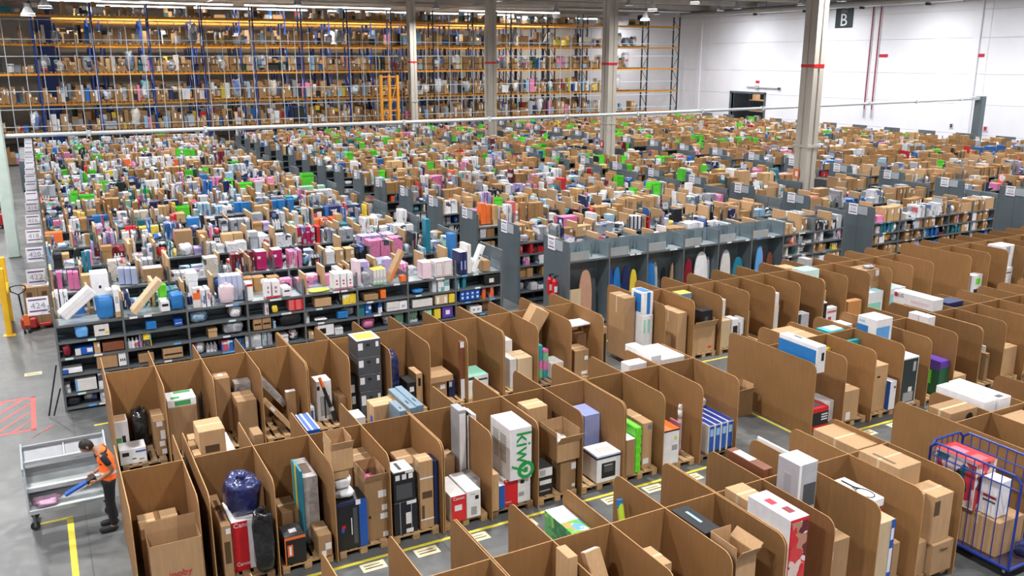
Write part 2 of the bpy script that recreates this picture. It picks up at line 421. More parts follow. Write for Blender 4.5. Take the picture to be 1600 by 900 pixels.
wr = panel_wall('wall_right', 'X', XW, YF, YBK, 15.4, HTS, 'wall_white', skip=[(64.5, 69.1, 0, 4.41)])
panel_wall('wall_back', 'Y', YBK, XL, XW, 12.0, HTS, 'wall_cream')
for nm, args in (('wall_left', (XL - .2, XL, YF, YBK)), ('wall_front', (XL, XW, YF - .2, YF))):
    b = MB(); b.box(args[0], args[1], args[2], args[3], 0, CEIL, 'wall_white'); struct(b.build(nm))
b = MB(); b.box(XL, XW, YF, YBK, CEIL, CEIL + .2, 'ceiling_grey')
ceil = struct(b.build('ceiling'))
for i in range(14):                                      # trapezoid deck ribs and roof beams, children of the ceiling
    y = 3.5 + 7.0 * i
    bb = MB(); bb.box(XL, XW, y - .2, y + .2, CEIL - .42, CEIL - .003, 'concrete', .02); bb.build('roof_beam', ceil)
for i in range(46):
    slab('deck_rib', ceil, XL, XW, 60.4 + .75 * i, 60.8 + .75 * i, CEIL - .06, CEIL - .001, 'ceiling_grey')
for x, z in ((-1.0, 12.38), (14, 12.38), (36, 12.38)):
    bb = MB(); bb.tube((x, 40, z), (x, 95, z), .06, 'duct', 8); bb.build('ceiling_pipe', ceil)
for y in (74.2, 75.0):
    bb = MB(); bb.tube((20, y, 12.3), (60.4, y, 12.3), .07, 'duct', 8); bb.build('ceiling_pipe', ceil)

# pilasters, doorway, signs, pipes on the right wall (parts of the wall)
for y in (43.2, 74.3):
    bb = MB(); bb.box(XW - .12, XW + .02, y - .3, y + .3, 0, CEIL - .45, 'wall_white', .02); bb.build('wall_pilaster', wr)
for y in (52.66, 51.9):
    bb = MB(); bb.tube((XW - .1, y, 3.6), (XW - .1, y, CEIL - .5), .05, 'darkred', 8); bb.tube((XW - .1, y, 2.9), (XW - .1, y, 3.6), .06, 'greymid', 8); bb.build('riser_pipe', wr)
for y, z in ((51.3, 7.95), (42.85, 7.95), (65.55, 5.55)):
    bb = MB(); bb.box(XW - .04, XW, y - .42 if z > 6 else y - .25, y + .42 if z > 6 else y + .25, z - .12, z + .12, 'redink', .01); bb.build('red_plate', wr)
bb = MB(); bb.tube((XW - .1, 62.6, 5.02), (XW - .1, 66.9, 5.06), .045, 'greymid', 6); bb.box(XW - .2, XW, 62.5, 62.7, 4.9, 5.1, 'darkgrey'); bb.box(XW - .2, XW, 65.3, 65.7, 4.95, 5.2, 'greymid'); bb.build('door_rail', wr)
sg = MB(); sg.box(XW - .06, XW - .01, 54.75, 56.62, 10.26, 11.9, 'blackgreen', .015); sgo = tag(sg.build('wall_sign'), 'black hall sign with big white letter B high on the white wall', 'sign')
RW = (math.pi / 2, 0, -math.pi / 2)
lettering(sgo, 'B', (XW - .065, 55.70, 10.42), 1.45, RW, 'white', align='CENTER'); lettering(sgo, 'CELL', (XW - .065, 55.68, 11.52), .32, RW, 'grey', align='CENTER')
for y, z, t in ((41.6, 2.72, 'redink'), (44.4, 2.75, 'darkgrey')):
    bb = MB(); bb.box(XW - .05, XW, y - .17, y + .17, z - .2, z + .2, 'white', .01); pl = bb.build('safety_plate', wr); slab('printed_panel', wr, XW - .056, XW - .05, y - .11, y + .11, z - .14, z + .14, t)
# doorway
dr = struct(link('door_1', None))
bb = MB(); bb.box(XW - .08, XW + .3, 64.3, 64.5, 0, 4.5, 'steel'); bb.box(XW - .08, XW + .3, 69.1, 69.3, 0, 4.5, 'steel'); bb.box(XW - .08, XW + .3, 64.3, 69.3, 4.41, 4.6, 'steel'); bb.build('door_frame', dr)
bb = MB(); bb.box(70, 70.2, 60, 74, 0, 6, 'darkgrey'); bb.box(62.3, 70, 74, 74.2, 0, 6, 'darkgrey'); bb.box(62.3, 70, 59.8, 60, 0, 6, 'darkgrey'); bb.box(62.26, 70.2, 59.8, 74.2, -.2, 0, 'floor'); bb.box(62.3, 70.2, 59.8, 74.2, 6, 6.2, 'ceiling_grey')
struct(bb.build('wall_passage'))
pr = tag(link('parcel_rack', None, None, (66, 62, 0)), 'dark rack of brown parcels seen through the wall doorway', 'rack')
for i in range(5):
    slab('upright', pr, 0, .1, 2.2 * i, 2.2 * i + .1, 0, 4.6, 'rack_dark')
for z in (1.2, 2.4, 3.5):
    slab('shelf', pr, 0, 1, 0, 8.9, z, z + .1, 'kraft2')
for i in range(22):
    y = rng.uniform(0, 8.2); z = rng.choice((1.3, 2.5, 3.6)); slab('parcel', pr, .1, .6, y, y + rng.uniform(.3, .7), z, z + rng.uniform(.2, .7), rng.choice(('kraft', 'white', 'kraft2', 'offwhite')))
pl_ = add_area('passage_fill_light', (64.5, 66.8, 5.9), 3, 6, 500)  # unseen light added to brighten the passage behind the doorway
# duct along the right wall
bb = MB()
for i in range(9): bb.tube((XW - .85, 44 + 3.6 * i, 12.1), (XW - .85, 47.6 + 3.6 * i, 12.1), .30, 'duct', 14); bb.tube((XW - .85, 47.5 + 3.6 * i, 12.1), (XW - .85, 47.62 + 3.6 * i, 12.1), .325, 'duct', 14)
dct = tag(bb.build('air_duct', smooth=False), 'silver round air duct running along the top of the white wall', 'duct')
for i in range(5):
    y = 48 + 5.4 * i
    bb = MB(); bb.tube((XW - .85, y, 12.38), (XW - .85, y, CEIL), .02, 'steel', 6); bb.build('hanger', dct)
for i in range(4):
    y = 47 + 6.2 * i
    bb = MB(); bb.box(XW - 1.02, XW - .7, y - .15, y + .15, 11.66, 11.86, 'rubber', .02); bb.build('air_nozzle', dct)

# concrete columns
for i, y in enumerate((27.7, 43.2, 58.4, 73.8)):
    X = (29.21, 29.5, 29.6, 29.75)[i]
    c = struct(link('column', None, None, (X, y, 0)))
    w, d = .29, .35
    bb = MB(); poly = [(-w, -d), (-.06, -d), (-.04, -d + .05), (.04, -d + .05), (.06, -d), (w, -d), (w, -.07), (w - .05, -.05), (w - .05, .05), (w, .07), (w, d), (.06, d), (.04, d - .05), (-.04, d - .05), (-.06, d), (-w, d), (-w, .07), (-w + .05, .05), (-w + .05, -.05), (-w, -.07)]
    n = len(poly)
    vs = [(p[0], p[1], 0) for p in poly] + [(p[0], p[1], CEIL) for p in poly]
    bb.add(vs, [(k, (k + 1) % n, (k + 1) % n + n, k + n) for k in range(n)], 'concrete'); bb.build('column_shaft', c)
    bb = MB()
    for (x0, x1, y0, y1) in ((-w - .012, w + .012, -d - .012, -d), (-w - .012, w + .012, d, d + .012), (-w - .012, -w, -d, d), (w, w + .012, -d, d)): bb.box(x0, x1, y0, y1, 7.42, 7.55, 'red')
    bb.build('red_band', c)
    bb = MB()
    for (x0, x1, y0, y1) in ((-w - .03, w + .03, -d - .03, -d), (-w - .03, w + .03, d, d + .03), (-w - .03, -w, -d, d), (w, w + .03, -d, d)): bb.box(x0, x1, y0, y1, 4.1, 4.22, 'concrete')
    bb.build('strap', c)
    slab('fire_plate', c, -w - .02, -w, -.02, .3, 2.75, 3.15, 'orange' if i == 0 else 'redink')
    slab('printed_panel', c, -w - .022, -w - .02, .05, .2, 2.84, 3.06, 'white')

# long grey rail with end posts
rl = thing('boundary_rail', 'long pale grey rail spanning the hall above the shelving between end posts', 'rail')
bb = MB(); pts = [(-1.1 + 60.1 * i / 24, 40.5, 4.86 - .1 * math.sin(math.pi * i / 24) + .14 * i / 24) for i in range(25)]
bb.path(pts, .085, 'rail_grey', 8); bb.build('rail', rl)
for i in range(13):
    x = 2 + 4.6 * i
    bb = MB(); z = 4.86 - .1 * math.sin(math.pi * (x + 1.1) / 60.1) + .14 * (x + 1.1) / 60.1
    bb.box(x - .06, x + .06, 40.38, 40.6, z - .12, z + .12, 'rail_grey', .01); bb.build('rail_joint', rl)
bb = MB(); bb.box(59.1, 59.6, 40.2, 40.75, 0, 5.15, 'steel', .02); bb.build('end_post', rl)
bb = MB(); bb.box(58.2, 59.15, 40.35, 40.65, 4.9, 5.12, 'greymid', .02); bb.build('drive_head', rl)
bb = MB(); bb.box(-1.5, -1.04, 40.25, 40.75, 0, 7.0, 'post_green', .06); bb.build('end_post', rl)

# ------------------------------------------------------------------ lamps
for i, y in enumerate((36, 46, 56, 66)):  # extra lamps added to brighten the right wall
    t = thing('added_wall_lamp', 'added bell lamp brightening the white wall, %s from the near end' % ('first', 'second', 'third', 'fourth')[i], 'lamp', (57.2, y, 12.0))
    bb = MB(); bb.tube((0, 0, 0), (0, 0, .45), .36, 'lamp_shell', 14, .14, caps=False); bb.tube((0, 0, .45), (0, 0, .6), .14, 'lamp_shell', 10); bb.build('lamp_shade', t)
    bb = MB(); bb.tube((0, 0, .08), (0, 0, .12), .3, 'lamp_glow', 12); bb.build('bulb_disc', t)
    bb = MB(); bb.tube((0, 0, .6), (0, 0, CEIL - 12.0), .012, 'steel', 5); bb.build('hanger', t)
    lo = add_area('lamp_light', (0, 0, -.05), .6, .6, LAMP_W * .9, color=(.93, .98, 1.0)); lo.parent = t
for i, (x, y) in enumerate(LAMP_SPOTS):
    t = thing('hanging_lamp', 'grey industrial lamp under the roof, %s in the %s lamp line from the near end' % (('first', 'second', 'third', 'fourth', 'fifth', 'sixth', 'seventh')[i % 6], ('first', 'second', 'third', 'fourth', 'fifth', 'sixth', 'seventh')[i // 6]), 'lamp', (x, y, 11.9), 0, 'hall lamps under the roof')
    bb = MB(); bb.tube((0, 0, .10), (0, 0, .45), .22, 'lamp_shell', 12, .12); bb.tube((0, 0, -.15), (0, 0, .10), .34, 'lamp_shell', 14, .22, caps=False); bb.build('lamp_housing', t)
    bb = MB(); bb.tube((0, 0, -.06), (0, 0, -.02), .27, 'lamp_glow', 12); bb.build('bulb_disc', t)
    bb = MB(); bb.tube((0, 0, .45), (0, 0, CEIL - 11.9), .012, 'steel', 5); bb.build('hanger', t)
    lo = add_area('lamp_light', (0, 0, -.17), .6, .6, LAMP_W, spread=150); lo.parent = t
for i, (x, y, z, s) in enumerate(((.55, 60.0, 10.2, 1), (1.5, 61.2, 10.7, 1), (.75, 58.6, 11.1, 1), (44.4, 59.2, 11.4, 1), (44.6, 60.4, 10.7, 1), (49.3, 60, 12.1, 1))):
    t = thing('spot_lamp', ('white lamp, lowest of the cluster in front of the left rack end', 'white lamp, middle of the cluster in front of the left rack end', 'white lamp, topmost of the cluster before the left rack end', 'white round lamp tilted near the right rack end', 'small white lamp below the tilted lamp at the rack', 'white bell lamp under the roof near the white wall')[i], 'lamp', (x, y, z))
    bb = MB(); bb.tube((0, 0, 0), (0, 0, .5), .42, 'white', 14, .16, caps=False); bb.tube((0, 0, .5), (0, 0, .7), .16, 'lamp_shell', 10); bb.build('lamp_shade', t)
    bb = MB(); bb.tube((0, 0, .08), (0, 0, .14), .36, 'lamp_glow', 12); bb.build('bulb_disc', t)
    bb = MB(); bb.tube((0, 0, .7), (0, 0, CEIL - z), .015, 'steel', 5); bb.build('hanger', t)
for i, (x0, x1, y) in enumerate(((2, 16, 79.4), (17, 30, 79.4), (37, 48, 79.4), (6, 24, 85.4), (26, 46, 85.4), (47, 60, 89.5))):  # the last strip is added to brighten the cream back wall
    t = thing('strip_light', ('long strip light over the first rack aisle, far end near the blue upright', 'long strip light over the first rack aisle, middle length', 'long strip light over the first rack aisle, behind the second column', 'long strip light over the second rack aisle, near length', 'long strip light over the second rack aisle, further length', 'added strip light brightening the cream back wall at the rack end')[i], 'lamp', ((x0 + x1) / 2, y, 12.2))
    h = (x1 - x0) / 2
    bb = MB(); bb.box(-h, h, -.12, .12, 0, .12, 'lamp_shell', .01); bb.build('lamp_housing', t)
    bb = MB(); bb.box(-h, h, -.09, .09, -.10, -.0, 'lamp_glow', .02); bb.build('tube', t)
    bb = MB()
    for x in (-h + .5, 0, h - .5): bb.tube((x, 0, .12), (x, 0, CEIL - 12.2), .012, 'steel', 5)
    bb.build('hanger', t)
    lo = add_area('strip_glow', (0, 0, -.14), x1 - x0, .2, LAMP_W * 1.5); lo.parent = t

ITEMS=[
('product_box','white and green carton with dark pen print in the rear row end bay',0.694,0.95,17.87,18.27,0.146,0.902,'white',[('F', 0, 0.0, 0.45, 0.55, 'green'), ('F', 0.5, 0.05, 0.75, 0.6, 'black'), ('T', 0.1, 0.1, 0.9, 0.9, 'kraft')]),
('product_box','large white carton printed with black swirl and blue bar behind the worker',0.718,1.204,17.47,17.865,0.146,0.461,'white',[('F', 0.1, 0.55, 0.35, 0.8, 'black'), ('F', 0.6, 0.72, 0.98, 0.82, 'blue'), ('F', 0.45, 0.3, 0.6, 0.36, 'black'), ('F', 0.7, 0.2, 0.9, 0.3, 'grey')]),
('plastic_bag','black plastic wrapped bundle behind the large white carton in the left end bay',1.029,1.391,18.17,18.55,0.146,0.94,'blackbag',[]),
('carton','brown carton with white stickers, lower of two beside the black bundle',1.403,1.603,17.62,18.32,0.146,0.46,'kraft2',[('F', 0.35, 0.6, 0.85, 0.95, 'white'), ('F', 0.5, 0.05, 0.95, 0.39999999999999997, 'white')]),
('carton','brown carton with white stickers, upper of two beside the black bundle',1.397,1.616,17.62,18.32,0.46,0.876,'kraft2',[('F', 0.25, 0.72, 0.75, 0.97, 'white'), ('F', 0.5, 0.05, 0.9, 0.5, 'white')]),
('carton','tall plain brown carton under the white and green box in the rear row',1.68,2.241,17.67,18.27,0.146,1.077,'kraft2',[]),
('product_box','flat white box with green print lying on a tall brown carton',1.696,2.244,17.68,18.18,1.077,1.234,'white',[('F', 0.25, 0.15, 0.8, 0.8, 'green'), ('T', 0.15, 0.1, 0.45, 0.35, 'green'), ('T', 0.3, 0.7, 0.9, 0.95, 'green')]),
('folded_tripod','bundle of dark folded metal legs beside the white and green box',2.323,2.436,17.97,18.17,0.146,1.179,'black',[]),
('carton','brown carton standing on end with white sticker on top in second rear bay',2.702,3.009,18.17,18.57,0.146,1.352,'kraft2',[('T', 0.35, 0.4, 0.65, 0.75, 'white')]),
('carton','tall brown carton with pale flap top standing before the leaning wrapped box',3.015,3.411,17.57,18.19,0.146,1.0,'kraft2',[]),
('carton','grey wrapped carton behind the tall brown carton with pale top',3.124,3.473,18.37,18.67,0.146,1.109,'greywrap',[]),
('carton','slim brown carton with white top beside the slanting umbrella box',4.081,4.287,17.82,17.95,0.146,0.931,'kraft2',[('T', 0, 0, 1, 1, 'white')]),
('product_box','slim blue and white box beside the slim brown carton in rear row',4.459,4.641,17.72,18.17,0.146,0.53,'white',[('F', 0.1, 0.05, 0.85, 0.8, 'blue')]),
('product_box','tall white box with black lamp drawing in the rear cardboard row',4.728,5.053,17.77,18.17,0.146,1.063,'white',[('F', 0.2, 0.12, 0.85, 0.62, 'grey'), ('F', 0.46, 0.05, 0.56, 0.6, 'black'), ('F', 0.02, 0.78, 0.2, 0.88, 'black')]),
('carton','flat brown carton on edge leaning by the divider right of the lamp box',5.157,5.33,17.62,18.17,0.146,0.665,'kraft2',[]),
('product_box','black box with white round prints left of the grey stacked boxes',5.44,5.615,17.72,18.02,0.146,1.056,'black',[('F', 0.2, 0.6, 0.7, 0.8, 'white'), ('F', 0.3, 0.3, 0.75, 0.5, 'white')]),
('product_box','dark grey box at the bottom of the tall grey stack',5.636,6.14,17.57,18.17,0.146,0.718,'darkgrey',[('F', 0.05, 0.45, 0.25, 0.8500000000000001, 'white'), ('F', 0.8, 0.55, 0.92, 0.8500000000000001, 'white'), ('F', 0.4, 0.65, 0.55, 0.78, 'black')]),
('product_box','dark grey box second from the bottom of the tall grey stack',5.622,6.14,17.57,18.17,0.718,1.113,'darkgrey',[('F', 0.05, 0.45, 0.25, 0.8500000000000001, 'white'), ('F', 0.8, 0.55, 0.92, 0.8500000000000001, 'white'), ('F', 0.4, 0.65, 0.55, 0.78, 'black')]),
('product_box','dark grey box third from the bottom of the tall grey stack',5.607,6.14,17.57,18.17,1.113,1.508,'darkgrey',[('F', 0.05, 0.45, 0.25, 0.8500000000000001, 'white'), ('F', 0.8, 0.55, 0.92, 0.8500000000000001, 'white'), ('F', 0.4, 0.65, 0.55, 0.78, 'black')]),
('product_box','dark grey box on top of the tall grey stack',5.607,6.14,17.57,18.17,1.508,1.903,'darkgrey',[('F', 0.05, 0.45, 0.25, 0.8500000000000001, 'white'), ('F', 0.8, 0.55, 0.92, 0.8500000000000001, 'white'), ('F', 0.4, 0.65, 0.55, 0.78, 'black'), ('T', 0, 0, 1, 1, 'white'), ('T', 0.1, 0.15, 0.9, 0.85, 'lime')]),
('plastic_bag','dark blue slumped bag beside the tall grey stack',6.356,6.724,17.92,18.32,0.146,1.393,'bluebag',[]),
('product_box','black box with white stickers on edge in the bay right of the grey stack',6.753,6.955,17.62,18.12,0.146,0.733,'black',[('F', 0.3, 0.1, 0.8, 0.35, 'white'), ('F', 0.3, 0.6, 0.8, 0.8, 'white')]),
('carton','tan carton on edge with dark arrows beside the black box of third rear bay',6.976,7.132,17.62,18.12,0.146,0.908,'kraft',[('F', 0.3, 0.6, 0.7, 0.85, 'black')]),
('carton','plain brown carton under a loose flat lid in the rear row',7.334,7.752,17.67,18.27,0.146,0.58,'kraft2',[('F', 0.6, 0.6, 0.8999999999999999, 0.85, 'white')]),
('flat_board','loose brown cardboard lid lying on a brown carton in the rear row',7.309,7.904,17.64,18.3,0.58,0.735,'kraft',[]),
('product_box','dark navy box beside the brown carton with loose lid',7.823,7.986,17.72,18.32,0.146,0.57,'navy',[('F', 0.05, 0.6, 0.5, 0.9, 'white')]),
('long_box','tall slim box striped brown and white leaning against a cardboard divider',8.017,8.114,17.47,17.59,0.146,1.543,'redbrown',[('F', 0, 0, 1, 0.35, 'white'), ('F', 0, 0.9, 1, 1, 'white')]),
('product_box','white printer box with mint green lid in the rear row',8.317,8.856,17.72,18.42,0.146,0.546,'white',[('T', 0, 0, 1, 1, 'mint'), ('F', 0.3, 0.7, 0.95, 0.8, 'navy'), ('F', 0.1, 0.1, 0.45, 0.55, 'grey')]),
('product_box','small white box with black print before the mint lidded printer box',8.198,8.479,17.47,17.69,0.146,0.554,'white',[('F', 0.4, 0.3, 0.8, 0.7, 'black'), ('T', 0.1, 0.1, 0.9, 0.9, 'black')]),
('product_box','upright white box with dark picture beside the pale tan carton',9.5,9.73,18.14,18.52,0.146,1.148,'white',[('F', 0.3, 0.1, 0.8, 0.5, 'black')]),
('product_box','tall slim white box left of the pale tan carton',9.338,9.511,17.52,18.07,0.146,0.882,'offwhite',[]),
('carton','pale tan upright carton in the ninth bay of the rear row',9.546,9.95,17.52,18.12,0.146,0.864,'kraftlight',[]),
('flat_board','white panel standing on edge beside the small pink and green boxes',10.132,10.24,17.72,18.12,0.146,1.246,'white',[]),
('product_box','small green craft box, lowest left of the colourful little boxes',10.293,10.384,17.77,17.97,0.146,0.396,'greenp',[]),
('product_box','small pink craft box, middle left of the colourful little boxes',10.291,10.382,17.77,17.97,0.396,0.613,'pinkp',[]),
('product_box','small teal craft box, top left of the colourful little boxes',10.288,10.379,17.77,17.97,0.613,1.011,'teal',[]),
('product_box','small teal craft box, lowest right of the colourful little boxes',10.403,10.518,17.77,17.97,0.146,0.344,'teal',[]),
('product_box','small pink craft box, second right of the colourful little boxes',10.401,10.533,17.77,17.97,0.344,0.578,'pinkp',[]),
('product_box','small green craft box, third right of the colourful little boxes',10.399,10.545,17.77,17.97,0.578,0.795,'greenp',[]),
('product_box','small pink craft box, top right of the colourful little boxes',10.398,10.544,17.77,17.97,0.795,0.878,'pinkp',[]),
('product_box','white box at the end of the colourful little boxes',10.539,10.899,17.62,18.12,0.146,0.55,'offwhite',[]),
('carton','brown carton with open top and sticker low in the eleventh rear bay',11.119,11.532,17.47,17.97,0.146,0.818,'kraft2',[('F', 0.7, 0.6, 0.95, 0.75, 'white'), ('F', 0.5, 0.05, 0.9, 0.16999999999999998, 'white')]),
('carton','plain brown carton behind the open carton of the eleventh rear bay',11.569,11.827,18.04,18.54,0.146,1.02,'kraft2',[]),
('carton','long brown carton with open end stacked high in the eleventh bay',11.855,12.101,17.52,18.42,0.146,1.3,'kraft2',[('F', 0.1, 0.1, 0.9, 0.85, 'shadowbrown')]),  # dark front panel paints in the shade inside the open end
('flat_board','flat white packet lying across the brown cartons of the eleventh bay',11.217,11.827,17.87,18.37,1.3,1.34,'white',[]),
('product_box','flat white box with faint print under the square brown carton',1.801,2.324,13.96,14.86,0.146,1.55,'white',[('T', 0.1, 0.1, 0.7, 0.3, 'grey')]),
('carton','square brown carton with taped lid on a flat white box',1.764,2.175,14.02,14.57,1.55,1.977,'kraft',[('F', 0.2, 0.1, 0.75, 0.4, 'kraftdark')]),
('carton','small brown carton at the left of the white box, front one',1.646,1.764,13.89,14.14,0.146,1.653,'kraft',[]),
('carton','small brown carton at the left of the white box, middle one',1.634,1.734,14.21,14.43,0.146,1.698,'kraft',[]),
('carton','small brown carton at the left of the white box, rear one',1.676,1.795,14.61,14.86,0.146,1.637,'kraft',[]),
('carton','upright brown carton with pale top left of the empty pallet',2.612,2.769,13.96,14.31,0.146,1.775,'kraft2',[]),
('product_box','blue and white striped box lying askew behind the open carton',3.548,3.772,14.11,14.91,0.146,1.6,'blue',[('T', 0.35, 0, 0.5, 1, 'white'), ('T', 0.0, 0, 0.08, 1, 'white'), ('T', 0.9, 0, 1, 1, 'white')]),
('product_box','small white box with black marks at the foot of the grey stack',4.453,4.681,14.36,14.76,0.146,1.55,'white',[('F', 0.5, 0.3, 0.8, 0.6, 'black')]),
('carton','brown carton with blue triangle print near the blue grey long boxes',4.877,5.305,14.465,14.86,0.146,1.659,'kraft',[('L', 0.5, 0.55, 0.8, 0.85, 'blue')]),
('long_box','long blue grey box, left of three lying side by side',5.169,5.305,13.91,14.46,0.146,1.714,'steelblue',[('T', 0.4, 0.2, 0.6, 0.35, 'black')]),
('long_box','long blue grey box, middle of three lying side by side',5.362,5.499,13.91,15.01,0.146,1.734,'steelblue',[('T', 0.4, 0.2, 0.6, 0.35, 'black')]),
('long_box','long blue grey box, right of three lying side by side',5.501,5.638,13.91,15.01,0.146,1.754,'steelblue',[('T', 0.4, 0.2, 0.6, 0.35, 'black')]),
('carton','open brown carton flap box behind the white appliance box row',7.492,7.789,14.06,14.56,0.146,1.3,'kraft2',[]),
('product_box','flat white box lying on top edge behind the teal board bay',10.365,10.827,14.16,14.46,0.146,1.62,'white',[]),
('product_box','wide white box with pink print, left of the pair by the cross aisle',10.856,11.116,14.06,15.01,0.146,1.769,'white',[('F', 0.1, 0.2, 0.9, 0.6, 'pinkpale'), ('T', 0.2, 0.2, 0.8, 0.4, 'pinkpale')]),
('product_box','wide white box with pink print, right of the pair by the cross aisle',11.122,11.748,14.06,15.01,0.146,1.646,'white',[('F', 0.1, 0.2, 0.9, 0.6, 'pinkpale'), ('T', 0.2, 0.2, 0.8, 0.4, 'pinkpale')]),
('carton','closed brown carton with dark tape at the nearest left corner bay',0.695,1.263,13.17,13.67,0.146,0.952,'kraft',[('T', 0.42, 0, 0.56, 1, 'tapedark')]),
('open_carton','huge open brown carton with red handwriting at the bottom left',0.732,1.446,12.33,12.75,0.146,1.081,'kraft',[('TXT', 'F', 'inoby', 0.32, 0.42, 0.12, 'redink')]),
('carton','tall flat carton with dark markings, blue striped on its side',1.757,1.897,12.5,13.6,0.146,1.054,'kraft',[('L', 0.05, 0.0, 0.12, 1, 'navy'), ('F', 0.2, 0.3, 0.8, 0.7, 'kraftdark'), ('T', 0.3, 0.15, 0.7, 0.8, 'kraftdark'), ('F', 0.45, 0.84, 0.95, 0.94, 'white')]),
('plastic_bag','blue cushion in a clear plastic bag on a red and white box',1.904,2.476,12.7,13.25,0.986,1.589,'bluebag',[]),
('product_box','red and white printer box under the bagged blue cushion',1.93,2.324,12.65,13.4,0.146,0.986,'white',[('F', 0, 0, 0.6, 1, 'red'), ('TXT', 'F', 'Canon', 0.06, 0.9, 0.1, 'white'), ('TXT', 'F', 'Canon', 0.06, 0.12, 0.08, 'white')]),
('plastic_bag','black fabric bag in clear plastic hanging before the red printer box',2.193,2.527,12.37,12.62,0.146,1.215,'blackbag',[]),
('carton','plain brown carton behind the black box with orange rim',2.771,3.05,13.0,13.55,0.146,0.766,'kraft2',[]),
('product_box','black box with orange rim and oval orange badge',2.664,2.995,12.45,12.87,0.146,0.624,'black',[('F', 0, 0.9, 1, 1, 'orange'), ('F', 0, 0, 0.05, 0.9, 'orange'), ('F', 0.12, 0.3, 0.38, 0.72, 'orange'), ('F', 0.2, 0.35, 0.3, 0.67, 'white'), ('T', 0.05, 0.05, 0.95, 0.95, 'darkgrey'), ('T', 0.35, 0.3, 0.7, 0.6, 'white')]),
('flat_board','teal and yellow thin board standing upright beside the grey carton',3.056,3.095,12.8,13.3,0.146,1.519,'tealdark',[('L', 0, 0.0, 0.3, 1, 'teal'), ('L', 0.3, 0.0, 0.5, 1, 'yellow')]),
('product_box','tall grey white carton with torn top next to the teal board',3.122,3.361,12.9,13.65,0.146,1.345,'greywrap',[('T', 0.2, 0.2, 0.8, 0.7, 'kraftdark')]),
('carton','low long brown carton with white shipping labels',3.188,3.405,12.43,12.895,0.146,0.532,'kraft2',[('F', 0.5, 0.3, 0.95, 0.6, 'white'), ('F', 0.2, 0.0, 0.55, 0.28, 'white')]),
('product_box','black box with blue side and small red blue dots',3.491,4.01,12.45,12.9,0.146,0.994,'black',[('F', 0.75, 0, 1, 1, 'blue'), ('F', 0, 0.93, 0.8, 1, 'navy'), ('F', 0.16, 0.38, 0.26, 0.46, 'blue'), ('F', 0.18, 0.46, 0.3, 0.52, 'red'), ('F', 0.48, 0.3, 0.51, 0.65, 'white'), ('F', 0.55, 0.1, 0.68, 0.85, 'darkgrey'), ('F', 0.65, 0.9, 0.8, 1, 'white')]),
('padded_mailer','white padded mailer, lower one on the black blue box',3.512,3.88,12.5,13.0,0.994,1.162,'mailer',[]),
('padded_mailer','white padded mailer, upper one on the black blue box',3.515,3.831,12.51,12.93,1.162,1.373,'mailer',[]),
('carton','brown carton under the open carton on the mailer pile',3.512,3.772,12.53,12.93,1.373,1.534,'kraft',[]),
('open_carton','open brown carton with raised flap on top of the mailer pile',3.491,3.842,12.5,12.92,1.534,1.894,'kraft',[]),
('carton','brown carton with white stickers at the foot of the open carton column',4.031,4.384,12.53,13.03,0.146,0.639,'kraft2',[('F', 0.65, 0.72, 1.0, 0.9199999999999999, 'white'), ('F', 0.75, 0.05, 1.0, 0.22999999999999998, 'white'), ('F', 0.1, 0.82, 0.2, 0.92, 'black')]),
('open_carton','open brown carton with pink packets above a stickered carton',4.013,4.384,12.53,13.03,0.639,1.198,'kraft2',[('F', 0.6, 0.45, 0.98, 0.67, 'white'), ('F', 0.75, 0.02, 1.0, 0.19999999999999998, 'white')]),
('carton','brown carton at the back of the pink packet carton',4.014,4.384,13.17,13.67,0.146,1.301,'kraft2',[]),
('product_box','black coffee machine box, lower of two stacked',4.474,4.892,12.47,12.92,0.146,0.74,'black2',[('F', 0.5, 0.3, 0.75, 0.65, 'white'), ('F', 0.25, 0, 0.28, 1, 'grey'), ('F', 0.72, 0, 0.75, 1, 'grey'), ('F', 0.5, 0.03, 0.8, 0.15, 'white'), ('F', 0.55, 0.9, 0.95, 1, 'white')]),
('product_box','black coffee machine box with white top, upper of two stacked',4.483,4.863,12.47,12.92,0.74,1.278,'black2',[('F', 0.1, 0.75, 0.3, 0.92, 'white'), ('F', 0.4, 0.75, 0.6, 0.92, 'white'), ('F', 0.7, 0.75, 0.9, 0.92, 'white'), ('F', 0.12, 0.1, 0.85, 0.6, 'darkgrey'), ('F', 0.55, 0.94, 0.95, 1, 'offwhite'), ('T', 0.05, 0.05, 0.95, 0.95, 'white'), ('T', 0.35, 0.2, 0.5, 0.8, 'black')]),
('carton','tall tan carton with dark script print and white straps',4.946,5.186,12.47,12.77,0.146,1.387,'kraft',[('F', 0.15, 0.45, 0.9, 0.55, 'kraftdark'), ('F', 0.1, 0.12, 0.3, 0.35, 'kraftdark'), ('F', 0.0, 0.74, 1, 0.76, 'white'), ('F', 0, 0.13, 1, 0.15, 'white')]),
('flat_board','dark blue board standing behind the tall tan carton',5.213,5.294,12.51,12.81,0.146,1.332,'navy',[]),
('carton','wide brown carton behind the black coffee machine boxes',4.886,5.305,13.1,13.7,0.146,1.078,'kraft2',[]),
('product_box','red and white printer box with sticker, left of the two by grey box',5.49,5.765,12.43,13.18,0.146,0.629,'offwhite',[('F', 0, 0, 1, 1, 'red'), ('TXT', 'F', 'Canon', 0.1, 0.86, 0.13, 'white'), ('F', 0.22, 0.42, 0.72, 0.64, 'white')]),
('product_box','white printer box with small dark printer picture beside the red one',5.778,6.045,12.43,13.18,0.146,0.653,'white',[('F', 0.6, 0.66, 0.85, 0.8, 'black'), ('F', 0.3, 0.1, 0.7, 0.4, 'grey'), ('F', 0.3, 0.86, 0.6, 0.89, 'grey')]),
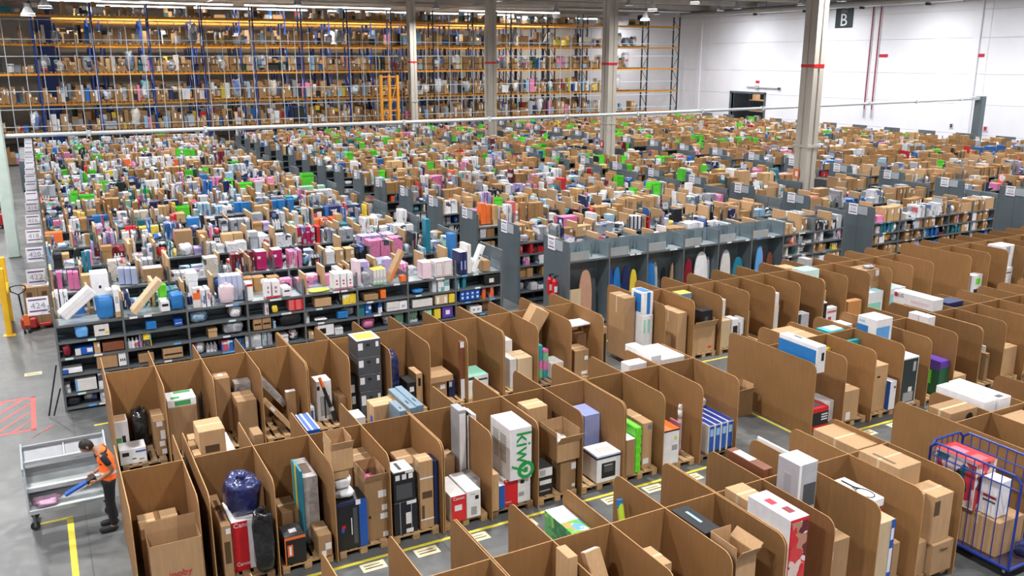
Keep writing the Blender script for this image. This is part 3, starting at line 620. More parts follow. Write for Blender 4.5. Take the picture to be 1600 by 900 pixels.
('product_box','tall grey and white box beside the white printer box',6.049,6.225,12.8,13.245,0.146,0.631,'offwhite',[('T', 0, 0, 1, 1, 'greymid'), ('T', 0.2, 0.3, 0.8, 0.7, 'white')]),
('carton','brown carton leaning upright behind the red and white printer box',5.796,6.02,13.4,13.75,0.146,0.883,'kraft2',[]),
('flat_board','wide framed white board with black corners, leftmost of the upright boards',6.026,6.172,13.25,13.6,0.146,1.794,'grey',[('F', 0.1, 0.04, 0.9, 0.96, 'white')]),
('flat_board','black edged white board, second of the upright boards',6.187,6.225,13.25,13.6,0.146,1.735,'black',[('F', 0.1, 0.04, 0.9, 0.96, 'white')]),
('flat_board','black edged white board, third of the upright boards',6.271,6.309,13.25,13.6,0.146,1.695,'white',[('F', 0.1, 0.04, 0.9, 0.96, 'white')]),
('flat_board','white sleeve board, rightmost of the upright boards',6.334,6.372,13.25,13.6,0.146,1.658,'white',[]),
('carton','slim brown upright carton left of the green logo box',6.253,6.403,12.43,12.98,0.146,0.855,'kraft',[]),
('product_box','slim blue box next to the slim brown upright carton',6.415,6.529,12.45,13.05,0.146,0.595,'blue',[('T', 0, 0, 1, 1, 'white')]),
('product_box','red and white printer box under the big green logo box',6.531,7.07,12.5,13.4,0.146,0.66,'white',[('F', 0, 0, 0.52, 1, 'red'), ('F', 0.62, 0.72, 0.76, 0.85, 'black'), ('F', 0.55, 0.25, 0.75, 0.4, 'grey'), ('TXT', 'F', 'Canon', 0.04, 0.13, 0.07, 'white'), ('TXT', 'F', 'Canon', 0.04, 0.93, 0.06, 'white')]),
('product_box','big white box with green logo lettering and printed grille',6.606,7.036,12.4,13.15,0.66,1.635,'white',[('TXTV', 'F', 'kiwy', 0.3, 0.93, 0.38, 'greenlogo'), ('RING', 'F', 0.72, 0.17, 0.17, 'greenlogo'), ('L', 0.15, 0.3, 0.42, 0.325, 'grille'), ('L', 0.15, 0.35, 0.42, 0.375, 'grille'), ('L', 0.15, 0.4, 0.42, 0.42500000000000004, 'grille'), ('L', 0.15, 0.45, 0.42, 0.47500000000000003, 'grille'), ('L', 0.15, 0.5, 0.42, 0.525, 'grille'), ('L', 0.15, 0.55, 0.42, 0.575, 'grille'), ('L', 0.15, 0.6000000000000001, 0.42, 0.625, 'grille'), ('L', 0.15, 0.65, 0.42, 0.675, 'grille'), ('L', 0.15, 0.7, 0.42, 0.7250000000000001, 'grille'), ('L', 0.15, 0.75, 0.42, 0.775, 'grille'), ('L', 0.15, 0.8, 0.42, 0.825, 'grille'), ('L', 0.53, 0.3, 0.8, 0.325, 'grille'), ('L', 0.53, 0.35, 0.8, 0.375, 'grille'), ('L', 0.53, 0.4, 0.8, 0.42500000000000004, 'grille'), ('L', 0.53, 0.45, 0.8, 0.47500000000000003, 'grille'), ('L', 0.53, 0.5, 0.8, 0.525, 'grille'), ('L', 0.53, 0.55, 0.8, 0.575, 'grille'), ('L', 0.53, 0.6000000000000001, 0.8, 0.625, 'grille'), ('L', 0.53, 0.65, 0.8, 0.675, 'grille'), ('L', 0.53, 0.7, 0.8, 0.7250000000000001, 'grille'), ('L', 0.53, 0.75, 0.8, 0.775, 'grille'), ('L', 0.53, 0.8, 0.8, 0.825, 'grille')]),
('carton','tall brown carton with pale lid standing behind the green logo box',7.347,7.767,13.1,13.5,0.146,1.622,'kraft',[]),
('product_box','black and white box with shoe pictures beside the cardboard divider',7.246,7.552,12.53,12.93,0.146,0.695,'black',[('F', 0.05, 0.68, 0.95, 0.98, 'white'), ('F', 0.1, 0.4, 0.9, 0.55, 'white'), ('F', 0.1, 0.72, 0.5, 0.92, 'greymid'), ('F', 0.1, 0.15, 0.8, 0.2, 'grey')]),
('carton','brown carton beneath the wide open carton of the seventh bay',7.695,8.023,12.5,13.05,0.146,0.767,'kraft2',[('F', 0.7, 0.65, 1.0, 0.8500000000000001, 'white'), ('F', 0.75, 0.08, 0.95, 0.18, 'white')]),
('open_carton','wide open brown carton overflowing with clear wrap',7.589,8.066,12.45,13.05,0.767,1.116,'kraft',[]),
('carton','brown carton stack end beside the wide open carton',8.231,8.344,12.8,13.2,0.146,0.57,'kraft2',[]),
('product_box','narrow box with many white stickers left of the oven printer box',8.445,8.633,12.95,13.25,0.146,0.352,'kraftdark',[('F', 0, 0.0, 1, 0.3, 'white'), ('F', 0, 0.38, 1, 0.65, 'white'), ('F', 0, 0.7, 1, 0.95, 'white')]),
('product_box','white box with blue band and black printer picture',8.454,8.986,12.45,12.945,0.146,0.696,'white',[('F', 0, 0.86, 1, 0.93, 'navy'), ('F', 0.2, 0.15, 0.78, 0.7, 'black'), ('F', 0.3, 0.35, 0.68, 0.55, 'darkgrey'), ('F', 0.3, 0.58, 0.66, 0.63, 'greymid'), ('L', 0, 0.86, 1, 0.93, 'navy'), ('T', 0.3, 0.2, 0.8, 0.6, 'offwhite')]),
('product_box','pale blue violet box behind the white printer box with blue band',8.635,8.986,13.17,13.72,0.146,1.2,'periwinkle',[]),
('flat_board','teal thin board upright beside the lime green box',9.062,9.089,12.6,12.95,0.146,1.443,'tealdark',[]),
('carton','slim brown carton with white top before the lime green box',9.095,9.299,12.43,12.88,0.146,0.888,'kraft2',[('T', 0, 0, 1, 1, 'white')]),
('product_box','lime green box with glossy film standing on edge',9.319,9.453,12.45,13.35,0.146,1.098,'limegreen',[]),
('carton','brown carton with white sticker right of the lime green box',9.556,9.782,12.55,13.3,0.146,1.089,'kraft',[('F', 0.1, 0.1, 0.7, 0.22, 'white'), ('F', 0.5, 0.85, 0.9, 0.95, 'steelblue')]),
('product_box','white box with orange lid and small cutlery print',9.935,10.367,12.45,12.9,0.146,0.872,'white',[('T', 0, 0, 1, 1, 'orange'), ('F', 0.6, 0.4, 0.9, 0.55, 'grey'), ('F', 0.72, 0.7, 0.85, 0.8, 'lime'), ('F', 0, 0.96, 1, 1, 'black')]),
('flat_board','pink card sheet standing between white roll and orange lidded box',10.549,10.597,12.7,13.0,0.146,0.842,'pinkdull',[]),
('wrapped_roll','thick white roll in clear wrap standing in the tenth bay',10.598,10.694,12.55,13.05,0.146,1.176,'clearwrap',[]),
('product_box','white edged blue box, leftmost of four upright blue boxes',11.105,11.257,12.45,13.55,0.146,0.764,'white',[('F', 0.14, 0.0, 0.9, 0.95, 'blue'), ('F', 0.14, 0, 0.9, 0.1, 'black'), ('F', 0.25, 0.6, 0.8, 0.85, 'bluelight'), ('T', 0.14, 0, 0.9, 0.97, 'bluedark')]),
('product_box','white edged blue box, second of four upright blue boxes',11.265,11.418,12.45,13.55,0.146,0.766,'white',[('F', 0.14, 0.0, 0.9, 0.95, 'blue'), ('F', 0.14, 0, 0.9, 0.1, 'black'), ('F', 0.25, 0.6, 0.8, 0.85, 'bluelight'), ('T', 0.14, 0, 0.9, 0.97, 'bluedark')]),
('product_box','white edged blue box, third of four upright blue boxes',11.426,11.581,12.45,13.55,0.146,0.769,'white',[('F', 0.14, 0.0, 0.9, 0.95, 'blue'), ('F', 0.14, 0, 0.9, 0.1, 'black'), ('F', 0.25, 0.6, 0.8, 0.85, 'bluelight'), ('T', 0.14, 0, 0.9, 0.97, 'bluedark')]),
('product_box','white edged blue box, rightmost of four upright blue boxes',11.589,11.745,12.45,13.55,0.146,0.772,'white',[('F', 0.14, 0.0, 0.9, 0.95, 'blue'), ('F', 0.14, 0, 0.9, 0.1, 'black'), ('F', 0.25, 0.6, 0.8, 0.85, 'bluelight'), ('T', 0.14, 0, 0.9, 0.97, 'bluedark')]),
('plastic_bag','white plastic bag lying on the four blue boxes',11.507,11.694,13.2,13.4,0.778,0.983,'mailer',[]),
('open_carton','brown open carton standing on the floor of the cross aisle',13.108,13.599,13.86,14.21,0.0,0.552,'kraft2',[]),
('product_box','green patterned box with glossy white lid behind the nearest row',5.97,6.285,9.36,10.12,0.146,1.38,'green',[('T', 0, 0.42, 1, 1, 'white'), ('T', 0, 0, 1, 0.42, 'print_park'), ('L', 0, 0, 1, 1, 'print_green')]),
('product_box','long black flat box with white stickers behind the nearest row',8.197,8.402,9.05,10.2,0.146,1.5,'black',[('T', 0.1, 0.02, 0.9, 0.12, 'white'), ('T', 0.1, 0.18, 0.9, 0.3, 'white'), ('T', 0.1, 0.85, 0.9, 0.97, 'bluelight')]),
('product_box','brown printed box with white sticker top in the nearest row rear bay',9.271,9.456,9.1,9.95,0.146,1.698,'redbrown',[('T', 0.1, 0.4, 0.9, 0.85, 'white'), ('F', 0.5, 0, 0.65, 1, 'kraftdark')]),
('flat_board','white slim board standing behind the brown printed box',10.02,10.06,9.1,10.05,0.146,1.72,'white',[]),
('carton','long brown carton with pale top in the right rear bay',11.331,11.821,9.1,10.05,0.146,1.586,'kraft',[]),
('carton','low brown carton beside the leaning carton of the nearest row',5.21,5.351,8.25,8.55,0.146,1.824,'kraft',[]),
('carton','brown carton with tilted lid right of the leaning carton',6.377,6.561,7.9,8.35,0.146,1.563,'kraft',[]),
('product_box','flat black box with pale lettering deep in the nearest row',7.247,7.531,8.075,8.8,0.146,1.695,'black',[('T', 0.45, 0.35, 0.6, 0.8, 'bluelight')]),
('open_carton','open brown carton with four raised flaps in the nearest row',7.328,7.67,7.55,8.05,0.146,1.556,'kraft',[]),
('product_box','black box below the open carton with raised flaps',7.274,7.322,7.62,8.02,0.146,1.562,'black',[]),
('carton','big brown carton with plain pale lid behind the red game box',8.255,8.592,8.32,8.84,0.146,1.774,'kraft',[]),
('product_box','red and white toy box, upper of the red stack',8.198,8.531,7.5,8.3,0.9,1.907,'redtoy',[('T', 0, 0, 1, 1, 'pinkpale'), ('T', 0.25, 0.55, 0.6, 0.75, 'redink'), ('T', 0.4, 0.2, 0.75, 0.4, 'darkred'), ('T', 0.2, 0.8, 0.5, 0.92, 'greymid'), ('F', 0.05, 0.1, 0.95, 0.95, 'print_toy'), ('L', 0, 0.0, 1, 1, 'white'), ('L', 0.1, 0.1, 0.9, 0.7, 'print_toy'), ('F', 0.0, 0, 0.5, 0.1, 'white')]),
('product_box','red and white toy box, lower of the red stack',8.198,8.531,7.5,8.3,0.146,0.9,'redtoy',[('F', 0.05, 0.05, 0.95, 0.95, 'print_toy')]),
('product_box','tall grey printed fan box standing above the nearest row',9.099,9.467,8.25,8.67,0.146,2.168,'greymid',[('T', 0, 0, 1, 1, 'white'), ('F', 0.25, 0.42, 0.95, 0.58, 'darkgrey'), ('F', 0.3, 0.66, 0.95, 0.84, 'darkgrey'), ('F', 0.25, 0.1, 0.9, 0.3, 'darkgrey'), ('L', 0.35, 0.35, 0.65, 0.9, 'grey'), ('L', 0.2, 0.05, 0.8, 0.25, 'greymid'), ('F', 0.0, 0.0, 0.12, 1, 'white')]),
('carton','brown carton with small white tag in the bay below the grey fan box',9.088,9.441,7.55,8.05,0.146,1.31,'kraft2',[('F', 0.0, 0.75, 0.12, 0.87, 'white')]),
('product_box','white racket box with black racket drawing and red lettering',10.2,10.5,7.87,8.62,1.365,1.5,'white',[('RACK', 'T'), ('TXTV', 'F', 'Adidas 72', 0.75, 0.05, 0.5, 'redink')]),
('product_box','tan box with blue front labels under the white racket box',10.009,10.342,7.52,8.07,0.426,1.363,'kraftlight',[('F', 0.75, 0, 1, 1, 'blue'), ('F', 0.78, 0.65, 0.95, 0.85, 'white'), ('F', 0.76, 0.08, 0.96, 0.5, 'white')]),
('carton','small grey carton under the tan box with blue labels',10.009,10.356,7.52,8.02,0.146,0.426,'kraftlight',[]),
('carton','brown carton right of the tan box with blue labels',10.614,10.755,7.7,8.3,0.146,0.777,'kraft',[]),
('carton','tan carton, lower right in the stack of the last near bay',11.265,11.741,7.5,8.0,0.146,0.665,'kraft',[('TXT', 'F', 'Clynee', 0.3, 0.75, 0.1, 'kraftdark')]),
('carton','tan carton, lower left in the stack of the last near bay',10.981,11.234,7.6,7.995,0.146,0.715,'kraft',[]),
('carton','tan carton, upper right in the stack of the last near bay',11.24,11.658,7.55,7.995,0.665,1.455,'kraft',[('F', 0.0, 0.6, 0.3, 0.9, 'kraftdark')]),
('carton','tan carton, upper left in the stack of the last near bay',11.01,11.24,7.72,7.995,0.715,1.449,'kraft',[]),
('carton','flat square tan carton with dark print topping the stacked cartons',10.929,11.442,8.0,8.75,0.146,1.801,'kraft',[('T', 0.15, 0.2, 0.25, 0.75, 'kraftdark')]),
('product_box','black box with red lid and red base in the first bay past the aisle',13.754,14.279,12.3,12.75,0.146,0.629,'red',[('F', 0, 0.18, 1, 0.8, 'black'), ('F', 0.6, 0.4, 0.95, 0.46, 'white'), ('F', 0.6, 0.52, 0.95, 0.58, 'white'), ('F', 0.6, 0.64, 0.95, 0.7, 'white'), ('T', 0.2, 0.2, 0.8, 0.8, 'darkgrey')]),
('product_box','white carton behind the black box with red lid',14.34,14.631,12.48,13.0,0.146,0.625,'white',[]),
('product_box','blue and white box high in the first bay past the aisle',13.842,14.092,12.35,13.45,1.405,1.998,'white',[('L', 0.0, 0.02, 0.97, 0.85, 'bluemid'), ('F', 0.5, 0.45, 0.8, 0.75, 'black'), ('T', 0.55, 0.55, 0.8, 0.75, 'darkgrey')]),
('product_box','tall white box below the blue and white box past the aisle',13.842,14.062,12.78,13.4,0.146,1.405,'white',[('F', 0.5, 0.1, 0.8, 0.4, 'grey')]),
('carton','upright taped brown carton with white sticker in the second bay past the aisle',14.659,15.188,12.3,12.9,0.146,0.857,'kraft',[('F', 0.3, 0.05, 0.55, 0.3, 'white')]),
('carton','brown carton with brown tape behind the upright taped carton',15.564,15.921,12.96,13.46,0.146,0.805,'kraft2',[]),
('product_box','yellow packet standing behind the second divider past the aisle',15.334,15.536,13.48,13.58,0.146,1.389,'yellow',[]),
('carton','tall plain tan carton with hand slot in the third bay past the aisle',15.564,16.173,12.4,12.955,0.146,1.221,'kraft',[('F', 0.45, 0.74, 0.6, 0.78, 'black')]),
('product_box','teal packet behind the third divider past the aisle',16.058,16.441,13.45,13.55,0.146,1.465,'teal',[]),
('product_box','white box with blue side left of the tall black appliance box',16.179,16.384,12.3,12.75,0.146,0.826,'white',[('L', 0, 0, 1, 1, 'blue'), ('F', 0.6, 0.75, 0.85, 0.82, 'black')]),
('product_box','tall white edged black box with picture of a spout',16.521,17.12,12.35,12.85,0.146,1.276,'white',[('F', 0.05, 0.04, 0.95, 0.97, 'blackgreen'), ('F', 0.3, 0.06, 0.85, 0.26, 'grey'), ('F', 0.55, 0.27, 0.75, 0.37, 'white'), ('F', 0.7, 0.7, 0.85, 0.9, 'greymid')]),
('product_box','green toy box with purple lid in the fifth bay past the aisle',17.902,18.22,12.35,12.85,0.146,0.983,'darkgreen',[('T', 0, 0, 1, 1, 'purple'), ('F', 0, 0.8, 1, 1, 'purple'), ('L', 0.2, 0.3, 0.6, 0.7, 'limegreen'), ('L', 0, 0.75, 1, 1, 'purple')]),
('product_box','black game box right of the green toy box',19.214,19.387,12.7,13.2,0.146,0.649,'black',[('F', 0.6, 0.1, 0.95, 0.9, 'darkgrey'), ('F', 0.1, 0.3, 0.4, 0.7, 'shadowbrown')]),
('carton','brown carton below the black game box',18.425,18.916,12.35,12.65,0.146,0.512,'kraft',[]),
('flat_board','upright glossy picture sleeve, left of three beside the divider',19.393,19.426,12.5,13.0,0.146,1.518,'steelblue',[('F', 0, 0, 1, 1, 'navy')]),
('flat_board','upright glossy picture sleeve, middle of three beside the divider',19.602,19.674,12.55,13.05,0.146,1.257,'tealdark',[('F', 0, 0, 1, 1, 'teal')]),
('flat_board','upright glossy picture sleeve, right of three beside the divider',19.892,19.926,12.6,13.1,0.146,0.991,'white',[('F', 0, 0, 1, 1, 'white')]),
('carton','brown carton with black handle hole in the sixth bay past the aisle',19.76,19.886,12.45,13.05,0.146,0.854,'kraft2',[('F', 0.15, 0.85, 0.4, 0.92, 'black')]),
('carton','upright tan carton at the right edge in the seventh bay past the aisle',20.377,20.966,12.45,12.85,0.146,0.878,'kraft',[]),
('product_box','big white and blue appliance box with black picture',16.5,17.05,13.1,13.63,1.36,2.0,'white',[('F', 0.05, 0.0, 0.85, 0.7, 'bluelight2'), ('L', 0, 0.25, 0.6, 0.7, 'bluemid'), ('L', 0.6, 0.0, 0.95, 0.4, 'black'), ('L', 0.1, 0.8, 0.4, 0.88, 'bluelight')]),
('product_box','white tall box with thin grey outline, left of a pair',18.29,18.55,13.36,13.63,0.146,1.82,'white',[('F', 0.35, 0.1, 0.65, 0.6, 'greymid')]),
('product_box','white tall box with thin grey outline, right of a pair',18.29,18.55,13.08,13.34,0.146,1.82,'white',[('L', 0.35, 0.1, 0.65, 0.6, 'greymid')]),
('product_box','teal flat box with white lid behind the appliance box row',15.908,16.441,13.9,14.3,0.146,1.587,'teal',[('T', 0.3, 0.2, 1, 0.9, 'white')]),
('product_box','white box with red stripe behind the teal flat box',16.875,17.346,14.45,14.85,0.146,1.437,'white',[('F', 0.3, 0.2, 1, 0.5, 'redpale')]),
('product_box','very long white box with round red logo and grey letters',19.24,19.62,13.675,14.85,1.67,1.97,'white',[('DISCL', 'L', 0.07, 0.7, 0.2, 'logored'), ('TXTL', 'L', 'LG', 0.13, 0.55, 0.3, 'darkgrey'), ('L', 0.45, 0.3, 0.9, 0.55, 'pinkpale')]),
('product_box','dark blue box beside the very long white box',20.15,20.75,13.9,14.3,0.146,1.72,'navy',[]),
('carton','long brown carton bound with white string by the row past the aisle',14.75,15.4,13.75,14.65,0.146,1.62,'kraft',[]),
('product_box','long white box lying behind the cage trolley row, left one',14.6,14.92,9.1,10.1,0.146,1.78,'white',[('T', 0.2, 0.1, 0.8, 0.2, 'greymid')]),
('product_box','long white box lying behind the cage trolley row, right one',14.95,15.28,9.05,10.1,0.146,1.8,'white',[('T', 0.1, 0.05, 0.6, 0.15, 'darkgrey')]),
('carton','brown carton with black round mark behind the cage trolley row',13.66,14.4,9.1,9.55,0.146,1.74,'kraft2',[('DISC', 'F', 0.7, 0.9, 0.06, 'black')]),
('carton','large taped brown carton in the bay behind the cage trolley',14.62,15.3,7.9,8.85,0.146,1.6,'kraft',[]),
('carton','plain carton carrying the big appliance box in the middle row',16.5,17.05,13.1,13.63,0.146,1.36,'kraft2',[]),
('carton','big plain brown carton further behind the cage trolley',15.6,16.3,7.9,8.85,0.146,1.45,'kraft2',[]),
('product_box','white slim box standing behind the dark green toy box bay',17.5,17.62,12.6,13.2,0.146,1.1,'white',[]),
('carton','upright brown carton pair end beside the right picture edge',21.3,21.8,12.4,12.9,0.146,0.95,'kraft',[]),
('product_box','white tall box behind the glossy sleeves in the middle row',20.12,20.5,12.9,13.4,0.146,1.25,'white',[('F', 0.1, 0.1, 0.9, 0.3, 'greymid')]),
('carton','brown carton at the cross aisle end, left of the blue box',12.95,13.3,18.0,18.705,0.146,1.801,'kraft2',[]),
('product_box','blue and white box stacked on a white box by the cross aisle',13.38,13.68,17.75,18.3,1.345,1.957,'white',[('F', 0.35, 0.03, 0.7, 1, 'bluemid'), ('T', 0.1, 0.1, 0.9, 0.9, 'bluemid'), ('L', 0.2, 0.1, 0.8, 0.9, 'bluemid')]),
('product_box','white box with green marks under the blue and white box',13.36,13.69,17.74,18.32,0.146,1.345,'white',[('F', 0.1, 0.6, 0.3, 0.9, 'mint'), ('F', 0.5, 0.6, 0.7, 0.9, 'mint')]),
('carton','low brown carton in the first bay beyond the cross aisle',13.95,14.325,17.72,18.12,0.146,0.703,'kraft',[]),
('carton','tall brown carton in the first bay beyond the cross aisle',14.331,14.645,17.52,18.32,0.146,1.331,'kraft',[]),
('open_carton','worn brown carton with torn flaps and red mark beyond the cross aisle',14.786,15.552,17.42,17.87,0.146,0.865,'kraft',[('F', 0.7, 0.15, 0.85, 0.22, 'red')]),
('product_box','black glossy box lying on the worn brown carton',15.12,15.5,17.5,17.83,0.865,1.283,'black',[('F', 0.3, 0.3, 0.6, 0.6, 'darkgrey')]),
('product_box','yellow and blue box upright behind the black glossy box',14.996,15.395,18.27,18.62,0.146,1.586,'steelblue',[('T', 0, 0, 1, 1, 'yellow')]),
('carton','pale tan carton below the pinkish white box',15.684,16.152,17.47,17.87,0.146,0.918,'kraftlight',[]),
('product_box','pinkish white box on edge over the pale tan carton',15.91,16.365,17.97,18.42,0.146,1.346,'offwhite',[]),
('product_box','white box with black patterned front in the third bay beyond',16.158,16.358,17.42,17.77,0.146,0.936,'white',[('F', 0.1, 0.05, 0.9, 0.75, 'black')]),
('product_box','white narrow box with black squares beside the third divider beyond',16.473,16.565,17.42,17.72,0.146,0.927,'white',[('F', 0.2, 0.2, 0.8, 0.4, 'black')]),
('carton','slim brown carton right of the white narrow box',16.669,16.855,17.52,17.92,0.146,1.056,'kraft2',[]),
('product_box','white box with black headphones picture in the fifth bay beyond',17.828,18.219,17.82,18.22,0.146,1.329,'white',[('F', 0.35, 0.1, 0.55, 0.9, 'black'), ('F', 0.6, 0.1, 0.95, 0.5, 'black')]),
('flat_board','tilted brown lidded white carton in the fifth bay beyond',17.574,17.935,17.52,17.77,0.146,1.076,'offwhite',[('T', 0, 0, 1, 1, 'kraft')]),
('carton','tan carton upright in the sixth bay beyond the cross aisle',18.684,18.935,17.72,18.22,0.146,1.148,'kraft',[]),
('product_box','grey moulded case with black sides in the sixth bay beyond',18.519,19.045,17.42,17.715,0.146,0.718,'greymid',[('F', 0, 0, 0.4, 1, 'blackgreen')]),
('product_box','white lidded box with pale mint sides beyond the cross aisle',19.494,20.121,18.17,18.67,0.146,1.736,'white',[('T', 0, 0, 1, 1, 'mint'), ('F', 0, 0.75, 1, 1, 'mintpale'), ('F', 0, 0.72, 1, 0.77, 'navy')]),
('carton','tan carton below the mint lidded box',19.494,19.882,17.62,18.02,0.146,1.241,'kraft',[]),
('product_box','black and white box at the foot of the mint lidded box',19.494,19.729,17.42,17.615,0.146,0.96,'white',[('F', 0.4, 0.05, 1, 0.95, 'black')]),
('product_box','white box with red band and drawing beside the black and white box',19.735,20.158,17.42,17.615,0.146,0.757,'white',[('F', 0.1, 0.75, 0.95, 0.85, 'redpale'), ('F', 0.2, 0.2, 0.5, 0.55, 'redink')]),
('carton','orange brown flat carton on edge with white back',20.627,21.195,17.42,17.67,0.146,0.83,'kraftorange',[]),
('carton','taped brown carton with white stickers, lowest of the stack of three',21.753,22.271,17.77,18.37,0.146,0.736,'kraft2',[('F', 0.1, 0.3, 0.4, 0.7, 'white')]),
('carton','taped brown carton with white stickers, middle of the stack of three',21.683,22.271,17.77,18.37,0.736,1.228,'kraft2',[('F', 0.1, 0.3, 0.4, 0.7, 'white')]),
('carton','taped brown carton with white stickers, topmost of the stack of three',21.63,22.271,17.77,18.37,1.228,1.593,'kraft2',[('F', 0.75, 0.4, 0.97, 0.9, 'white')]),
('plastic_bag','grey plastic parcel lying on the taped stack of three',21.83,22.2,17.82,18.12,1.593,1.691,'greybag',[]),
('product_box','white and black slim box beyond the taped stack',23.367,23.604,17.62,17.92,0.146,0.995,'white',[('L', 0, 0, 1, 1, 'black')]),
('product_box','white box with teal flowers, left of the teal pair',21.354,22.104,17.42,17.765,0.146,1.0,'white',[('F', 0.1, 0.1, 0.9, 0.6, 'mint'), ('T', 0.5, 0, 1, 1, 'tealpale')]),
('product_box','white box with teal lid, right of the teal pair',22.3,23.1,17.42,18.02,0.146,1.0,'white',[('T', 0, 0, 0.6, 1, 'tealpale'), ('F', 0.1, 0.1, 0.4, 0.8, 'tealpale')]),
('product_box','white square carton at the far right with green diamond and chair drawing',26.36,26.916,17.47,17.77,0.146,0.939,'white',[('F', 0.4, 0.6, 0.8, 0.85, 'limegreen'), ('F', 0.3, 0.1, 0.8, 0.4, 'black')]),
('product_box','tall white box with dark picture and black bar at far right',28.09,28.816,17.72,18.22,0.924,1.692,'white',[('L', 0.3, 0.45, 0.8, 0.85, 'darkgrey'), ('F', 0.4, 0.6, 0.7, 0.95, 'grey')]),
('product_box','white box beneath the tall white box at far right',28.155,28.816,17.67,18.27,0.146,0.924,'white',[('F', 0.1, 0.75, 0.9, 0.8, 'darkgrey')]),
('carton','orange brown carton with dark tape at the far right edge',28.844,29.203,17.52,18.02,0.146,0.827,'kraft',[('F', 0.4, 0, 0.5, 1, 'kraftdark')]),
('carton','brown carton with pale lid, left of two behind the right rear row',19.494,19.752,19.05,19.55,0.146,1.62,'kraft',[]),
('carton','brown carton with pale lid, right of two behind the right rear row',19.758,20.09,19.0,19.5,0.146,1.62,'kraft',[]),
('product_box','grey wire tray box behind the mint lidded box',20.982,21.205,19.45,19.85,0.146,1.68,'greymid',[]),
]
